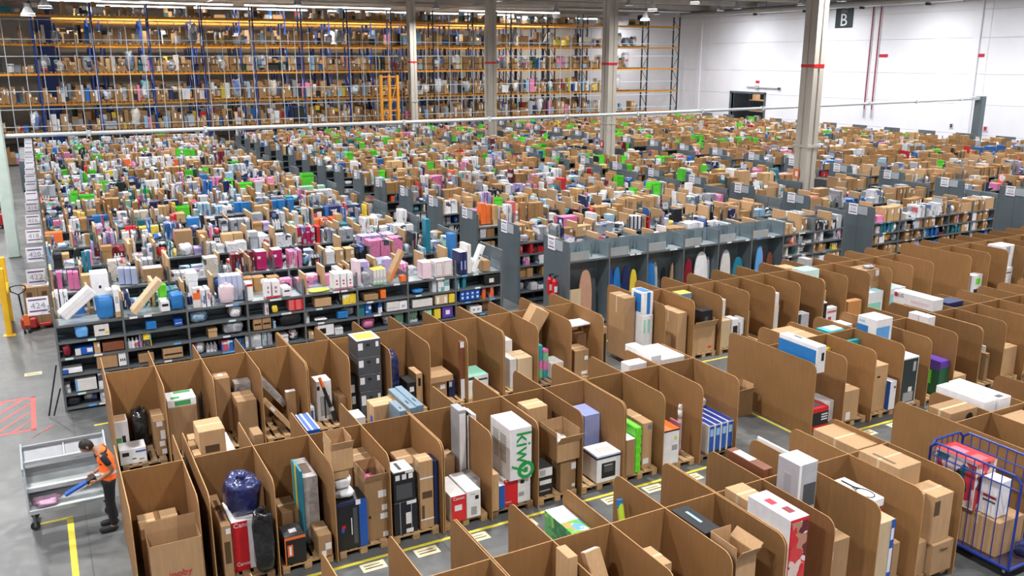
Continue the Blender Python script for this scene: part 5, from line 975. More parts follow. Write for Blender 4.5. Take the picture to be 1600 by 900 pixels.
def make_item(it, i):
    kind, label, x0, x1, y0, y1, z0, z1, mat, decs = it
    w, d, h = x1 - x0, y1 - y0, z1 - z0 - (.003 if z1 - z0 > .06 else 0)
    decal_part.n = 0
    bb = MB()
    if kind in ('plastic_bag', 'padded_mailer'):
        e = (.28 if 'cooler' in label else .45) if h > .25 else .6
        bb.lump((w / 2, d / 2, h / 2), (w / 2, d / 2, h / 2), mat, i, 18, 12, e, .10); r = bb.build(kind, None, True)
        if h > .3 and 'cooler' not in label and not (1 < z0 < 2 and y0 > 21):
            b2 = MB(); b2.lump((w * .5, d * .5, h * .99), (w * .16, d * .16, min(.06, h * .12)), mat, i + 7, 8, 6, .8, .3); b2.build('bag_knot', r, True)
    elif kind == 'wrapped_roll':
        q = min(w, d) / 2
        for k in range(5): bb.tube((w / 2, d / 2, h * k * .18), (w / 2, d / 2, h * (k + 1) * .18), q * (.96 if k % 2 else 1), mat, 20, q * (1 if k % 2 else .96), caps=(k in (0, 4)))
        r = bb.build(kind, None, True)
        b2 = MB(); b2.lump((w / 2, d / 2, h * .95), (q * .95, q * .95, h * .07), mat, i, 14, 8, .8, .15); b2.build('wrap_top', r, True)
    elif kind == 'folded_tripod':
        r = link(kind, None)
        for k in range(5):
            b2 = MB(); b2.tube((.015 + .022 * k, .05 + .03 * (k % 3), 0), (.01 + .02 * k, .04 + .02 * k, h * (1 - .05 * (k % 3))), .011, 'black' if k % 2 else 'darkgrey', 7); b2.build('leg', r)
    elif kind == 'open_carton':
        t = .008; bb.box(0, w, 0, d, 0, t, mat); bb.box(0, w, 0, t, t, h, mat); bb.box(0, w, d - t, d, t, h, mat); bb.box(0, t, t, d - t, t, h, mat); bb.box(w - t, w, t, d - t, t, h, mat)
        r = bb.build(kind)
        fl = .17 if 'huge' in label else min(w, d) * .48
        huge = 'huge' in label; wide_ = 'four raised' in label
        for (ax, px, py, ln, a0) in (('X', 0, d, w, 1.5),) if huge else (('X', 0, 0, w, 1.0), ('X', 0, d, w, 1.5), ('Y', 0, 0, d, 1.5 if wide_ else 1.6), ('Y', w, 0, d, .75 if wide_ else 1.6)):
            b2 = MB()
            ang = a0 + .1 * math.sin(i)
            if ax == 'X':
                sgn = -1 if py == 0 else 1
                p = [(0, 0), (0, 0)]
                b2.box(0, ln, 0, fl, 0, t, 'kraft', 0, Matrix.Translation((0, py, h + .004)) @ Matrix.Rotation(ang if sgn > 0 else math.pi - ang, 4, 'X'))
            else:
                sgn = -1 if px == 0 else 1
                b2.box(0, fl, 0, ln, 0, t, 'kraft', 0, Matrix.Translation((px, 0, h + .004)) @ Matrix.Rotation(-ang if sgn > 0 else ang - math.pi, 4, 'Y'))
            b2.build('flap', r)
        if 'pink' in label or 'clear wrap' in label:
            b2 = MB(); b2.lump((w * .5, d * .5, h * .82), (w * .42, d * .42, h * .16), 'pinkp' if 'pink' in label else 'clearwrap', i, 14, 8, .6, .3); b2.build('contents', r, True)
    else:
        bb.box(0, w, 0, d, 0, h, mat, .006 if mat != 'limegreen' else .02); r = bb.build(kind)
        if mat in KRAFT and kind == 'carton' and w > .16 and d > .2:
            slab('tape', r, 0, w, d * .5 - .025, d * .5 + .025, h, h + .0015, 'kraftlight' if mat != 'kraftlight' else 'kraft')
            slab('tape_end', r, -.0015, 0, d * .5 - .025, d * .5 + .025, h * .72, h, 'kraftlight' if mat != 'kraftlight' else 'kraft')
        if mat == 'limegreen' and h > .7:
            for q in range(3):
                for p in range(5): slab('bubble_pad', r, w * .12 + q * w * .3, w * .34 + q * w * .3, -.01, 0, h * (.06 + .19 * p), h * (.17 + .19 * p), 'limegreen')
    for dd in decs: decal_part(r, w, d, h, dd, i)
    r.location = (x0, y0, z0)
    tag(r, label, CAT[kind])
    return r
for i, it in enumerate(ITEMS): make_item(it, i)
for i, it in enumerate(SHELF_ITEMS): make_item(it, 500 + i)
# white strings round the long brown carton
def bays_of(xs, yb, front): return [(xs[i], xs[i + 1], yb, front) for i in range(len(xs) - 1)]
ORD = ['first', 'second', 'third', 'fourth', 'fifth', 'sixth', 'seventh', 'eighth', 'ninth', 'tenth', 'eleventh', 'twelfth', 'thirteenth', 'fourteenth', 'fifteenth', 'sixteenth']
for xs, yb, nm in ((XA, YA, 'rear row'), (XAr, YA + .02, 'rear row beyond the cross aisle'), (XA2, YA, 'rear row at its far right end'), (XB1, YB, 'near corner'), (XB2, YB, 'middle row'), (XBr, YBR, 'middle row beyond the cross aisle'), (XC, YC, 'nearest row')):
    for i in range(len(xs) - 1):
        for front in (True, False):
            ya, yc = (yb - FD, yb) if front else (yb, yb + RD)
            here = [it for it in ITEMS if ya - .2 < it[4] < yc and xs[i] - .02 < (it[2] + it[3]) / 2 < xs[i + 1] + .02 and .1 < it[6] < .2]
            if not here and not (front and nm == 'middle row'): continue
            xm = (xs[i] + xs[i + 1]) / 2 - PW / 2
            y = ya + .09 if front else yb + .02
            pallet(xm, y, 'wooden pallet in %s bay of the %s, %s side' % (ORD[i], nm, 'front' if front else 'back'), 'pallet_old' if (i * 7 + front) % 5 == 1 else 'pallet_wood')
# ------------------------------------------------------------------ slanting long boxes
def lean(name, label, c, dims, mat, rx=0, ry=0, rz=0, cat='box', decs=()):
    w, d, h = dims; bb = MB(); bb.box(-w / 2, w / 2, -d / 2, d / 2, -h / 2, h / 2, mat, .02 if mat == 'white' else .006)
    r = bb.build(name); r.location = c; r.rotation_euler = (rx, ry, rz); tag(r, label, cat)
    for (f, u0, v0, u1, v1, m2) in decs:
        if f == 'F': slab('printed_panel', r, -w / 2 + u0 * w, -w / 2 + u1 * w, -d / 2 - .004, -d / 2, -h / 2 + v0 * h, -h / 2 + v1 * h, m2)
        elif f == 'T': slab('printed_panel', r, -w / 2 + u0 * w, -w / 2 + u1 * w, -d / 2 + v0 * d, -d / 2 + v1 * d, h / 2, h / 2 + .004, m2)
    return r
lean('foam_box', 'long white foam box slanting out of the first shelf bay of row 424', (.40, 21.56, 2.49), (.86, .28, .25), 'white', 0, -.66, .1, decs=[('F', 0, .45, 1, .5, 'offwhite'), ('T', .35, .35, .7, .6, 'greymid')])
lean('carton', 'long cream carton slanting up in the second shelf bay of row 424', (1.86, 21.55, 2.47), (.95, .42, .13), 'kraftlight', 0, -.82, 0)
lean('carton', 'tan carton with orange stripe slanting in the sixth shelf bay', (8.02, 21.55, 2.50), (.90, .30, .10), 'kraft', 0, -1.08, 0, decs=[('F', .08, 0, .5, .6, 'orange')])
lean('product_box', 'slim white board with two dark dots slanting in the eighth shelf bay', (10.42, 21.5, 2.45), (.80, .22, .14), 'white', 0, -1.15, 0, decs=[('F', .5, .3, .56, .6, 'darkgrey'), ('F', .62, .3, .68, .6, 'darkgrey')])
lean('long_box', 'long grey wrapped box slanting down in the fourth bay of the rear row', (3.84, 18.3, .90), (.92, .4, .14), 'greywrap', 0, .93, 0)
lean('carton', 'long flat taped carton slanting down before the grey wrapped box', (3.82, 17.6, .58), (.86, .2, .10), 'kraft', 0, .93, 0, decs=[('F', .2, .2, .35, .8, 'white')])
lean('carton', 'brown carton tilted over the divider beside the stacked open cartons', (10.5, 18.45, 1.45), (.42, .35, .70), 'kraft', .1, .5, 0)
lean('carton', 'tall brown carton with white label leaning in the nearest row', (5.84, 8.27, .89), (.24, .13, 1.56), "kraft", -.45, -.10, 0, decs=[('T', .05, .2, .95, .9, 'white')])
um = thing('folded_umbrella', 'folded black umbrella with orange handle leaning in the fifth bay', 'umbrella', (5.05, 17.56, .2), 0)
bb = MB(); bb.tube((0, 0, 0), (-.2, .12, .75), .05, 'black', 10, .035); bb.build('canopy', um)
bb = MB(); bb.tube((-.2, .12, .75), (-.26, .155, .97), .035, 'orange', 10); bb.build('handle', um)
bb = MB(); bb.tube((-.06, .036, .22), (-.08, .048, .3), .055, 'greymid', 10); bb.build('strap', um)
bb = MB(); bb.tube((7.0, 9.35, .15), (7.08, 9.8, 1.40), .05, 'lime', 12); tb = bb.build('tube_roll'); tag(tb, 'yellow green tube with blue end leaning behind the nearest row', 'tube')
bb = MB(); bb.tube((7.074, 9.77, 1.30), (7.081, 9.808, 1.42), .053, 'bluemid', 12); bb.build('end_cap', tb)

# ------------------------------------------------------------------ worker
def skin_body(name, verts, edges, radii, mat, parent=None, root=0, sub=2):
    me = D.meshes.new(name); me.from_pydata(verts, edges, []); o = link(name, me, parent)
    me.materials.append(M(mat))
    m = o.modifiers.new('skin', 'SKIN'); m.use_smooth_shade = True
    for i, r in enumerate(radii): me.skin_vertices[0].data[i].radius = r if isinstance(r, tuple) else (r, r); me.skin_vertices[0].data[i].use_root = (i == root)
    s = o.modifiers.new('sub', 'SUBSURF'); s.levels = sub; s.render_levels = sub
    return o
pw = thing('person', 'person in orange vest and black trousers bending over a white trolley with a blue box', 'person', (.40, 15.3, 0))
# local frame: faces -X ; y>0 away from camera
V = [(0.0, 0, .93), (.03, 0, 1.12), (.0, 0, 1.32), (-.05, 0, 1.43), (-.13, 0, 1.505), (-.20, 0, 1.545),          # pelvis, waist, chest, collar, neck, skull base
     (.01, -.10, .86), (-.01, -.11, .47), (.02, -.115, .10), (-.10, -.12, .045), (-.2, -.125, .035),                # near leg
     (.02, .10, .86), (.0, .12, .47), (.05, .125, .10), (-.07, .135, .045), (-.17, .14, .035),                      # far leg
     (-.03, -.20, 1.40), (.09, -.25, 1.17), (-.09, -.19, 1.03), (-.17, -.15, .985),                                  # near arm
     (-.03, .20, 1.40), (.03, .25, 1.17), (-.12, .16, 1.05), (-.20, .11, 1.02)]                                      # far arm
E_ = [(0, 1), (1, 2), (2, 3), (3, 4), (4, 5), (0, 6), (6, 7), (7, 8), (8, 9), (9, 10), (0, 11), (11, 12), (12, 13), (13, 14), (14, 15), (3, 16), (16, 17), (17, 18), (18, 19), (3, 20), (20, 21), (21, 22), (22, 23)]
Rr = [(.14, .11), (.14, .105), (.155, .115), (.10, .08), .055, .055, .085, .062, .042, .045, .034, .085, .062, .042, .045, .034, .058, .045, .036, .030, .058, .045, .036, .030]
body = skin_body('body', V, E_, Rr, 'skin_tone', pw, 0, 2)
trou = skin_body('trousers', [(0.0, 0, 1.0), (.0, 0, .93), (.01, -.10, .85), (-.01, -.11, .47), (.02, -.115, .09), (.02, .10, .85), (.0, .12, .47), (.05, .125, .09)],
                 [(0, 1), (1, 2), (2, 3), (3, 4), (1, 5), (5, 6), (6, 7)], [(.155, .125), (.16, .13), .105, .08, .068, .105, .08, .068], 'cloth_black', pw, 0)
shirt = skin_body('shirt', [(.03, 0, 1.10), (.0, 0, 1.32), (-.045, 0, 1.42), (-.03, -.20, 1.40), (.06, -.24, 1.24), (-.03, .20, 1.40), (.01, .24, 1.24)],
                  [(0, 1), (1, 2), (2, 3), (3, 4), (2, 5), (5, 6)], [(.15, .112), (.165, .122), (.105, .085), .058, .056, .058, .056], 'cloth_black', pw, 1)
vest = skin_body('vest', [(.015, 0, .93), (.035, 0, 1.12), (.01, 0, 1.28), (-.03, 0, 1.385), (-.045, -.13, 1.425), (-.045, .13, 1.425)], [(0, 1), (1, 2), (2, 3), (3, 4), (3, 5)],
                 [(.195, .155), (.18, .14), (.182, .145), (.135, .122), (.08, .10), (.08, .10)], 'vest', pw, 1)
for z in (1.055,):
    bb = MB(); n = 24
    pts = [(.03 + .150 * math.cos(2 * math.pi * k / n), .185 * math.sin(2 * math.pi * k / n), z) for k in range(n)]
    vs = [p for p in pts] + [(p[0], p[1], p[2] + .05) for p in pts]
    bb.add(vs, [(k, (k + 1) % n, (k + 1) % n + n, k + n) for k in range(n)], 'white'); bb.build('reflective_band', pw)
# head: ellipsoid with features, turned down to the load
hd = link('head', None, pw, (-.255, 0, 1.575), (0, -.62, 0))
bb = MB(); nu, nv = 20, 14
vs = []
for j in range(nv + 1):
    t = -math.pi / 2 + math.pi * j / nv
    for i in range(nu):
        q = 2 * math.pi * i / nu
        x, y, z = math.cos(t) * math.cos(q), math.cos(t) * math.sin(q), math.sin(t)
        k = 1.0 - (.22 * max(0, -z) * (1 if x > 0 else .55))
        px, py, pz = x * .098 * k, y * .077 * (1 - .25 * max(0, -z)), z * .118
        if x < -.6 and abs(y) < .25 and -.35 < z < .1: px -= .022 * (1 - abs(y) / .25)      # nose
        vs.append((px, py, pz))
bb.add(vs, [(j * nu + i, j * nu + (i + 1) % nu, (j + 1) * nu + (i + 1) % nu, (j + 1) * nu + i) for j in range(nv) for i in range(nu)], 'skin_tone')
bb.build('face', hd, True)
for s in (-1, 1):
    bb = MB(); bb.lump((-.087, s * .032, .012), (.012, .014, .008), 'white', 3, 8, 6, 1, 0); bb.lump((-.097, s * .032, .012), (.005, .006, .006), 'black', 3, 8, 6, 1, 0); bb.build('eye', hd, True)
    bb = MB(); bb.tube((-.096, s * .016, .033), (-.088, s * .05, .034), .006, 'hair', 6); bb.build('eyebrow', hd)
    bb = MB(); bb.lump((.008, s * .079, -.005), (.022, .010, .032), 'skin_tone', 5, 10, 8, .9, .05); bb.build('ear', hd, True)
bb = MB(); bb.tube((-.094, -.022, -.058), (-.094, .022, -.058), .006, 'darkred', 6); bb.build('mouth', hd)
bb = MB(); vs = []
for j in range(11):
    t = -.75 + (math.pi * .5 + .75) * j / 10
    for i in range(24):
        q = 2 * math.pi * i / 24; x, y, z = math.cos(t) * math.cos(q), math.cos(t) * math.sin(q), math.sin(t)
        front = max(0.0, -math.cos(q)) ** .6                      # hairline: high at the forehead, low at the nape
        zz = max(z, -.62 + 1.12 * front)
        kk = math.sqrt(max(.02, 1 - min(.98, zz) ** 2)) / max(.15, math.cos(t)) if zz > z else 1.0
        rr = 1.0 + .03 * math.sin(11 * q + 4 * t) + .02 * math.sin(17 * q)
        vs.append((x * kk * .107 * rr + .004, y * kk * .086 * rr, zz * .128 * rr + .004))
bb.add(vs, [(j * 24 + i, j * 24 + (i + 1) % 24, (j + 1) * 24 + (i + 1) % 24, (j + 1) * 24 + i) for j in range(10) for i in range(24)], 'hair')
bb.build('hair', hd, True)
# hands with fingers closed on the box
for s, wx, wy, wz in ((-1, -.17, -.15, .985), (1, -.20, .11, 1.02)):
    V2 = [(wx, wy, wz), (wx - .055, wy * .85, wz - .02), (wx - .085, wy * .78, wz - .035)]; E2 = [(0, 1), (1, 2)]; R2 = [(.026, .03), (.018, .040), (.014, .038)]
    hnd = skin_body('hand', V2, E2, R2, 'skin_tone', pw, 0, 2)
    for k in range(4):
        oy = wy * .78 + s * 0 + (-.03 + .02 * k); ln = (.05, .058, .054, .042)[k]
        b3 = skin_body('finger', [(wx - .078, oy, wz - .034), (wx - .078 - ln * .6, oy + s * .006, wz - .050), (wx - .075 - ln, oy + s * .006, wz - .074)], [(0, 1), (1, 2)], [.0095, .009, .008], 'skin_tone', pw, 0, 1)
    skin_body('thumb', [(wx - .04, wy * .85 + s * -.012, wz + .002), (wx - .075, wy * .85 + s * -.016, wz + .004), (wx - .105, wy * .85 + s * -.014, wz - .01)], [(0, 1), (1, 2)], [.011, .010, .009], 'skin_tone', pw, 0, 1)
for s, hx in ((-1, .02), (1, .05)):
    y = -.115 if s < 0 else .125
    bb = MB(); bb.lump((hx - .10, y, .055), (.155, .052, .055), 'rubber', 4, 16, 8, .7, .02); bb.build('shoe', pw, True)
hb = thing('handheld_box', 'slim dark blue box held tilted in the worker hands', 'box', (.13, 15.28, .96), 0)
bb = MB(); bb.box(-.42, .10, -.06, .06, -.03, .03, 'blue', .005, Matrix.Rotation(-.42, 4, 'Y')); bb.box(-.05, .1, -.065, .065, -.035, .035, 'black', .005, Matrix.Rotation(-.42, 4, 'Y')); bb.build('carton_body', hb)
bb = MB(); bb.box(-.42, .0, -.064, -.06, -.03, -.012, 'white', 0, Matrix.Rotation(-.42, 4, 'Y')); bb.build('printed_panel', hb)

# ------------------------------------------------------------------ white picking trolley
tr = thing('picking_trolley', 'white three tray picking trolley with slanted trays and small black castors', 'trolley', (-.86, 15.78, 0))
Lt, Dt = 1.32, .62
for x in (0, Lt - .03):
    bb = MB(); bb.box(x, x + .03, 0, Dt, .30, 1.02, 'rail_grey', .004); bb.box(x, x + .03, .22, Dt, 1.02, 1.30, 'rail_grey', .004); bb.build('end_plate', tr)
    bb = MB(); bb.tube((x + .015, -.05, 1.18), (x + .015, .5, 1.42), .018, 'galvanised', 8); bb.tube((x + .015, .02, 1.0), (x + .015, .02, 1.21), .014, 'galvanised', 8); bb.tube((x + .015, .5, 1.28), (x + .015, .5, 1.42), .014, 'galvanised', 8); bb.build('push_bar', tr)
for z in (.32, .66, 1.02):
    yf_ = {.32: 0, .66: .12, 1.02: .26}[z]
    bb = MB(); mx = Matrix.Translation((0, 0, z)) @ Matrix.Rotation(.16 if z < 1 else .5, 4, 'X')
    bb.box(.03, Lt - .03, yf_ + .02, Dt - .02, 0, .02, 'tray_white' if z < 1 else 'grey', 0, mx); bb.box(.03, Lt - .03, yf_, yf_ + .02, -.01, .07, 'rail_grey', 0, mx); bb.box(.03, Lt - .03, Dt - .04, Dt - .02, 0, .2 if z < 1 else .1, 'grey', 0, mx); bb.build('tray', tr)
bb = MB(); bb.box(Lt * .5 - .006, Lt * .5 + .006, .29, Dt - .05, .03, .06, 'tray_white', 0, Matrix.Translation((0, 0, 1.02)) @ Matrix.Rotation(.5, 4, 'X')); bb.build('tray_divider', tr)
for x in (.08, Lt - .08):
    for y in (.07, Dt - .07):
        bb = MB(); bb.tube((x, y - .02, .075), (x, y + .02, .075), .075, 'rubber', 14); cw = bb.build('castor', tr)
        bb = MB(); bb.box(x - .02, x + .02, y - .03, y - .022, .06, .31, 'steel'); bb.box(x - .02, x + .02, y + .022, y + .03, .06, .31, 'steel'); bb.build('castor_fork', tr)
bb = MB(); bb.lump((.22, .12, .06), (.24, .16, .06), 'bag_lilac', 2, 18, 10, .7, .2); lb = bb.build('plastic_bag', None, True); lb.location = (-.78, 15.85, .372); lb.rotation_euler = (.16, 0, 0); tag(lb, 'lilac plastic bag lying on the lowest trolley tray', 'bag')

# ------------------------------------------------------------------ blue cage trolley with its load
cg = thing('cage_trolley', 'blue wire cage trolley with a dark deck at the end of the nearest row', 'trolley', (12.42, 7.0, 0))
CW, CD, CH = .82, 1.55, 1.72
bb = MB(); bb.box(0, CW, 0, CD, .16, .20, 'cage_deck', .005); bb.build('deck', cg)
bb = MB(); bb.path([(0, 0, .18), (CW, 0, .18), (CW, CD, .18), (0, CD, .18), (0, 0, .18)], .028, 'cage_blue', 8); bb.build('base_frame', cg)
for (a, c, d_) in (((0, 0), (0, CD), 10), ((CW, 0), (CW, CD), 10), ((0, CD), (CW, CD), 6)):
    a3 = Vector((*a, 0)); c3 = Vector((*c, 0)); dr_ = (c3 - a3).normalized()
    bb = MB(); bb.path([a3 + Vector((0, 0, .18)), a3 + Vector((0, 0, CH - .1)), a3 + dr_ * .1 + Vector((0, 0, CH)), c3 - dr_ * .1 + Vector((0, 0, CH)), c3 + Vector((0, 0, CH - .1)), c3 + Vector((0, 0, .18))], .02, 'cage_blue', 8)
    bb.tube(a3 + Vector((0, 0, CH - .22)), c3 + Vector((0, 0, CH - .22)), .012, 'cage_blue', 6); bb.build('side_frame', cg)
    for k in range(1, d_):
        p = a3.lerp(c3, k / d_); bb = MB(); bb.tube(p + Vector((0, 0, .2)), p + Vector((0, 0, CH)), .009, 'cage_blue', 6); bb.build('wire', cg)
for x in (.08, CW - .08):
    for y in (.1, CD - .1):
        bb = MB(); bb.tube((x - .02, y, .07), (x + .02, y, .07), .07, 'rubber', 14); bb.box(x - .03, x + .03, y - .02, y + .02, .07, .16, 'greymid'); bb.build('castor', cg)
CX, CY = 12.42, 7.0
for it in (('product_box', 'black and white boxed appliance on the deck of the blue cage', CX + .06, CX + .46, CY + 1.12, CY + 1.5, .205, .72, 'greymid', [('F', .3, .5, .7, .85, 'black'), ('L', .1, .1, .9, .9, 'offwhite'), ('L', .35, .5, .75, .85, 'black')]),
           ('carton', 'wide brown carton under the white box in the blue cage', CX + .10, CX + .74, CY + .30, CY + 1.05, .205, .80, 'kraft', []),
           ('product_box', 'large red topped game box with colourful picture sides in the blue cage', CX + .06, CX + .52, CY + .74, CY + 1.5, .81, 1.62, 'white', [('T', 0, 0, 1, 1, 'red'), ('T', .15, .1, .8, .35, 'redpale'), ('T', .2, .5, .7, .85, 'pinkdull'), ('L', .03, .05, .97, .95, 'print_game'), ('F', 0, 0, 1, 1, 'print_toy')]),
           ('product_box', 'white box with dark lettering beside the red game box in the cage', CX + .16, CX + .46, CY + .42, CY + .72, .81, 1.42, 'white', [('L', .2, .5, .9, .56, 'redink'), ('L', .2, .38, .9, .43, 'darkgrey')]),
           ('plastic_bag', 'dark blue bag at the front of the cage deck', CX + .45, CX + .76, CY + .04, CY + .27, .205, .42, 'bluebag', [])):
    make_item(it, 900)

# ------------------------------------------------------------------ pallet truck, cartons on a pallet, guards and machines in the side aisle
pj = thing('pallet_truck', 'pallet truck with black steering handle and red body in the side aisle', 'truck', (-.95, 28.6, 0))
bb = MB(); bb.tube((.05, .1, .3), (0, 0, 1.18), .025, 'black', 8); bb.path([(0, 0, 1.18), (-.19, 0, 1.30), (-.20, 0, 1.42), (-.08, 0, 1.46), (.08, 0, 1.46), (.20, 0, 1.42), (.19, 0, 1.30), (0, 0, 1.18)], .018, 'black', 8); bb.build('handle', pj)
bb = MB(); bb.box(-.05, .38, .05, .3, .1, .42, 'machine_red', .04); bb.box(.02, .2, .04, .1, .2, .55, 'orange', .02); bb.box(.2, .75, .2, .34, .1, .2, 'machine_red', .02); bb.build('hydraulic_body', pj)
for x in (.0, .12): 
    bb = MB(); bb.tube((x, .0, .09), (x + .06, .0, .09), .09, 'rubber', 14); bb.build('steering_wheel', pj)
for x in (.235, .585):
    bb = MB(); bb.box(x, x + .14, .3, 1.35, .05, .095, 'machine_red', .008); bb.build('fork', pj)
pallet(-.87, 28.98, 'wooden pallet under brown cartons on the pallet truck in the side aisle'); 
for o in [o for o in COL.objects if o.get('label', '').startswith('wooden pallet under brown cartons')]: o.location.z = .0
for x, (i, j) in enumerate(((0, 0), (1, 0), (0, 1), (1, 1))):
    make_item(('carton', 'brown carton on the aisle pallet, %s' % ('lower left', 'lower right', 'upper left', 'upper right')[x], -.85 + .395 * i, -.46 + .395 * i, 29.0, 29.7, .146 + .56 * j, .70 + .56 * j, 'kraft2', [('F', .25, .5, .6, .75, 'kraftdark')]), 950 + x)
slab_ = MB(); slab_.box(0, .5, 0, .4, 0, .012, 'white', .002); so = slab_.build('paper_sheet'); so.location = (-.6, 29.1, 1.264); tag(so, 'white paper sheet on the aisle cartons', 'paper')
for y, h, l in ((28.6, 2.02, 'yellow guard post standing before the pallet truck'), (55, 2.15, 'yellow guard post further along the side aisle')):
    g = thing('guard_post', l, 'post', (-1.32 if y < 40 else -1.65, y, 0))
    bb = MB(); bb.box(-.09, .09, -.06, .06, 0, h, 'guard_yellow', .03); bb.build('post', g)
    bb = MB(); bb.box(-.11, .11, .06, 1.6, h * .45, h * .62, 'guard_yellow', .03); bb.box(-.09, .09, 1.6, 1.72, 0, h, 'guard_yellow', .03); bb.build('guard_board', g)
    bb = MB(); bb.box(-.16, .16, -.12, .12, 0, .02, 'guard_yellow', .004); bb.build('base_plate', g)
st = thing('stacker_truck', 'red stacker truck with black wheels at the left picture edge', 'truck', (-2.1, 48, 0))
bb = MB(); bb.box(-.4, .42, -.3, .5, .12, .75, 'machine_red', .08); bb.build('chassis', st)
bb = MB(); bb.box(-.4, .2, .3, .5, .7, 1.9, 'greymid', .05); bb.build('mast', st)
bb = MB(); bb.box(-.3, .3, -.25, .3, .75, 1.1, 'darkgrey', .1); bb.build('cover', st)
for x in (-.3, .3):
    bb = MB(); bb.tube((x - .06, -.15, .14), (x + .06, -.15, .14), .14, 'rubber', 14); bb.build('wheel', st)
rc = thing('roll_container', 'dark grey roll container standing in the far side aisle', 'container', (-1.0, 60.5, 0))
bb = MB(); bb.box(0, .8, 0, 1.2, .15, 1.9, 'steel', .02); bb.build('cover', rc)
for x in (.1, .7):
    bb = MB(); bb.tube((x - .03, .1, .08), (x + .03, .1, .08), .08, 'rubber', 12); bb.tube((x - .03, 1.1, .08), (x + .03, 1.1, .08), .08, 'rubber', 12); bb.build('castor', rc)

# ------------------------------------------------------------------ shelving rows
Y0R, PITCH, SDEP, DEP = 21.35, 3.05, .66, 1.40
LEV = [.10, .42, .88, 1.28, 1.66, 2.05]
BLOCKS = [(-.10, 8, 1.40), (13.36, 8, 1.412), (26.2, 5, 1.38), (35.45, 16, 1.40)]
BNAME = ['first block', 'second block', 'third block', 'fourth block']
NROW = 16
TENS = {2: ('twenty', 'twentieth'), 3: ('thirty', 'thirtieth'), 4: ('forty', 'fortieth'), 5: ('fifty', 'fiftieth'), 6: ('sixty', 'sixtieth'), 7: ('seventy', 'seventieth'), 8: ('eighty', 'eightieth'), 9: ('ninety', 'ninetieth')}
TEEN = ORD[:10] + ['eleventh', 'twelfth', 'thirteenth', 'fourteenth', 'fifteenth', 'sixteenth', 'seventeenth', 'eighteenth', 'nineteenth']
def ordw(n):
    n += 1
    if n < 20: return TEEN[n - 1]
    if n >= 100: return 'hundred-' + ordw(n - 101) if n > 100 else 'hundredth'
    return TENS[n // 10][1] if n % 10 == 0 else TENS[n // 10][0] + '-' + TEEN[n % 10 - 1]
def segs(k):
    out = []
    for bi, (bx, nb, bw) in enumerate(BLOCKS):
        if bi == 2 and k in (2, 7, 12): out += [(bi, bx, 2, 1.30, True), (bi, bx + 4.2, 2, 1.30, False)]
        else: out.append((bi, bx, nb, bw, True))
    return out
SH_CACHE = {}
def box_mesh(nm, w, d, h, mat):
    key = (nm, round(w, 3), round(d, 3), round(h, 3), mat)
    if key not in SH_CACHE:
        b = MB(); b.box(0, w, 0, d, 0, h, mat); SH_CACHE[key] = b.mesh(nm)
    return SH_CACHE[key]
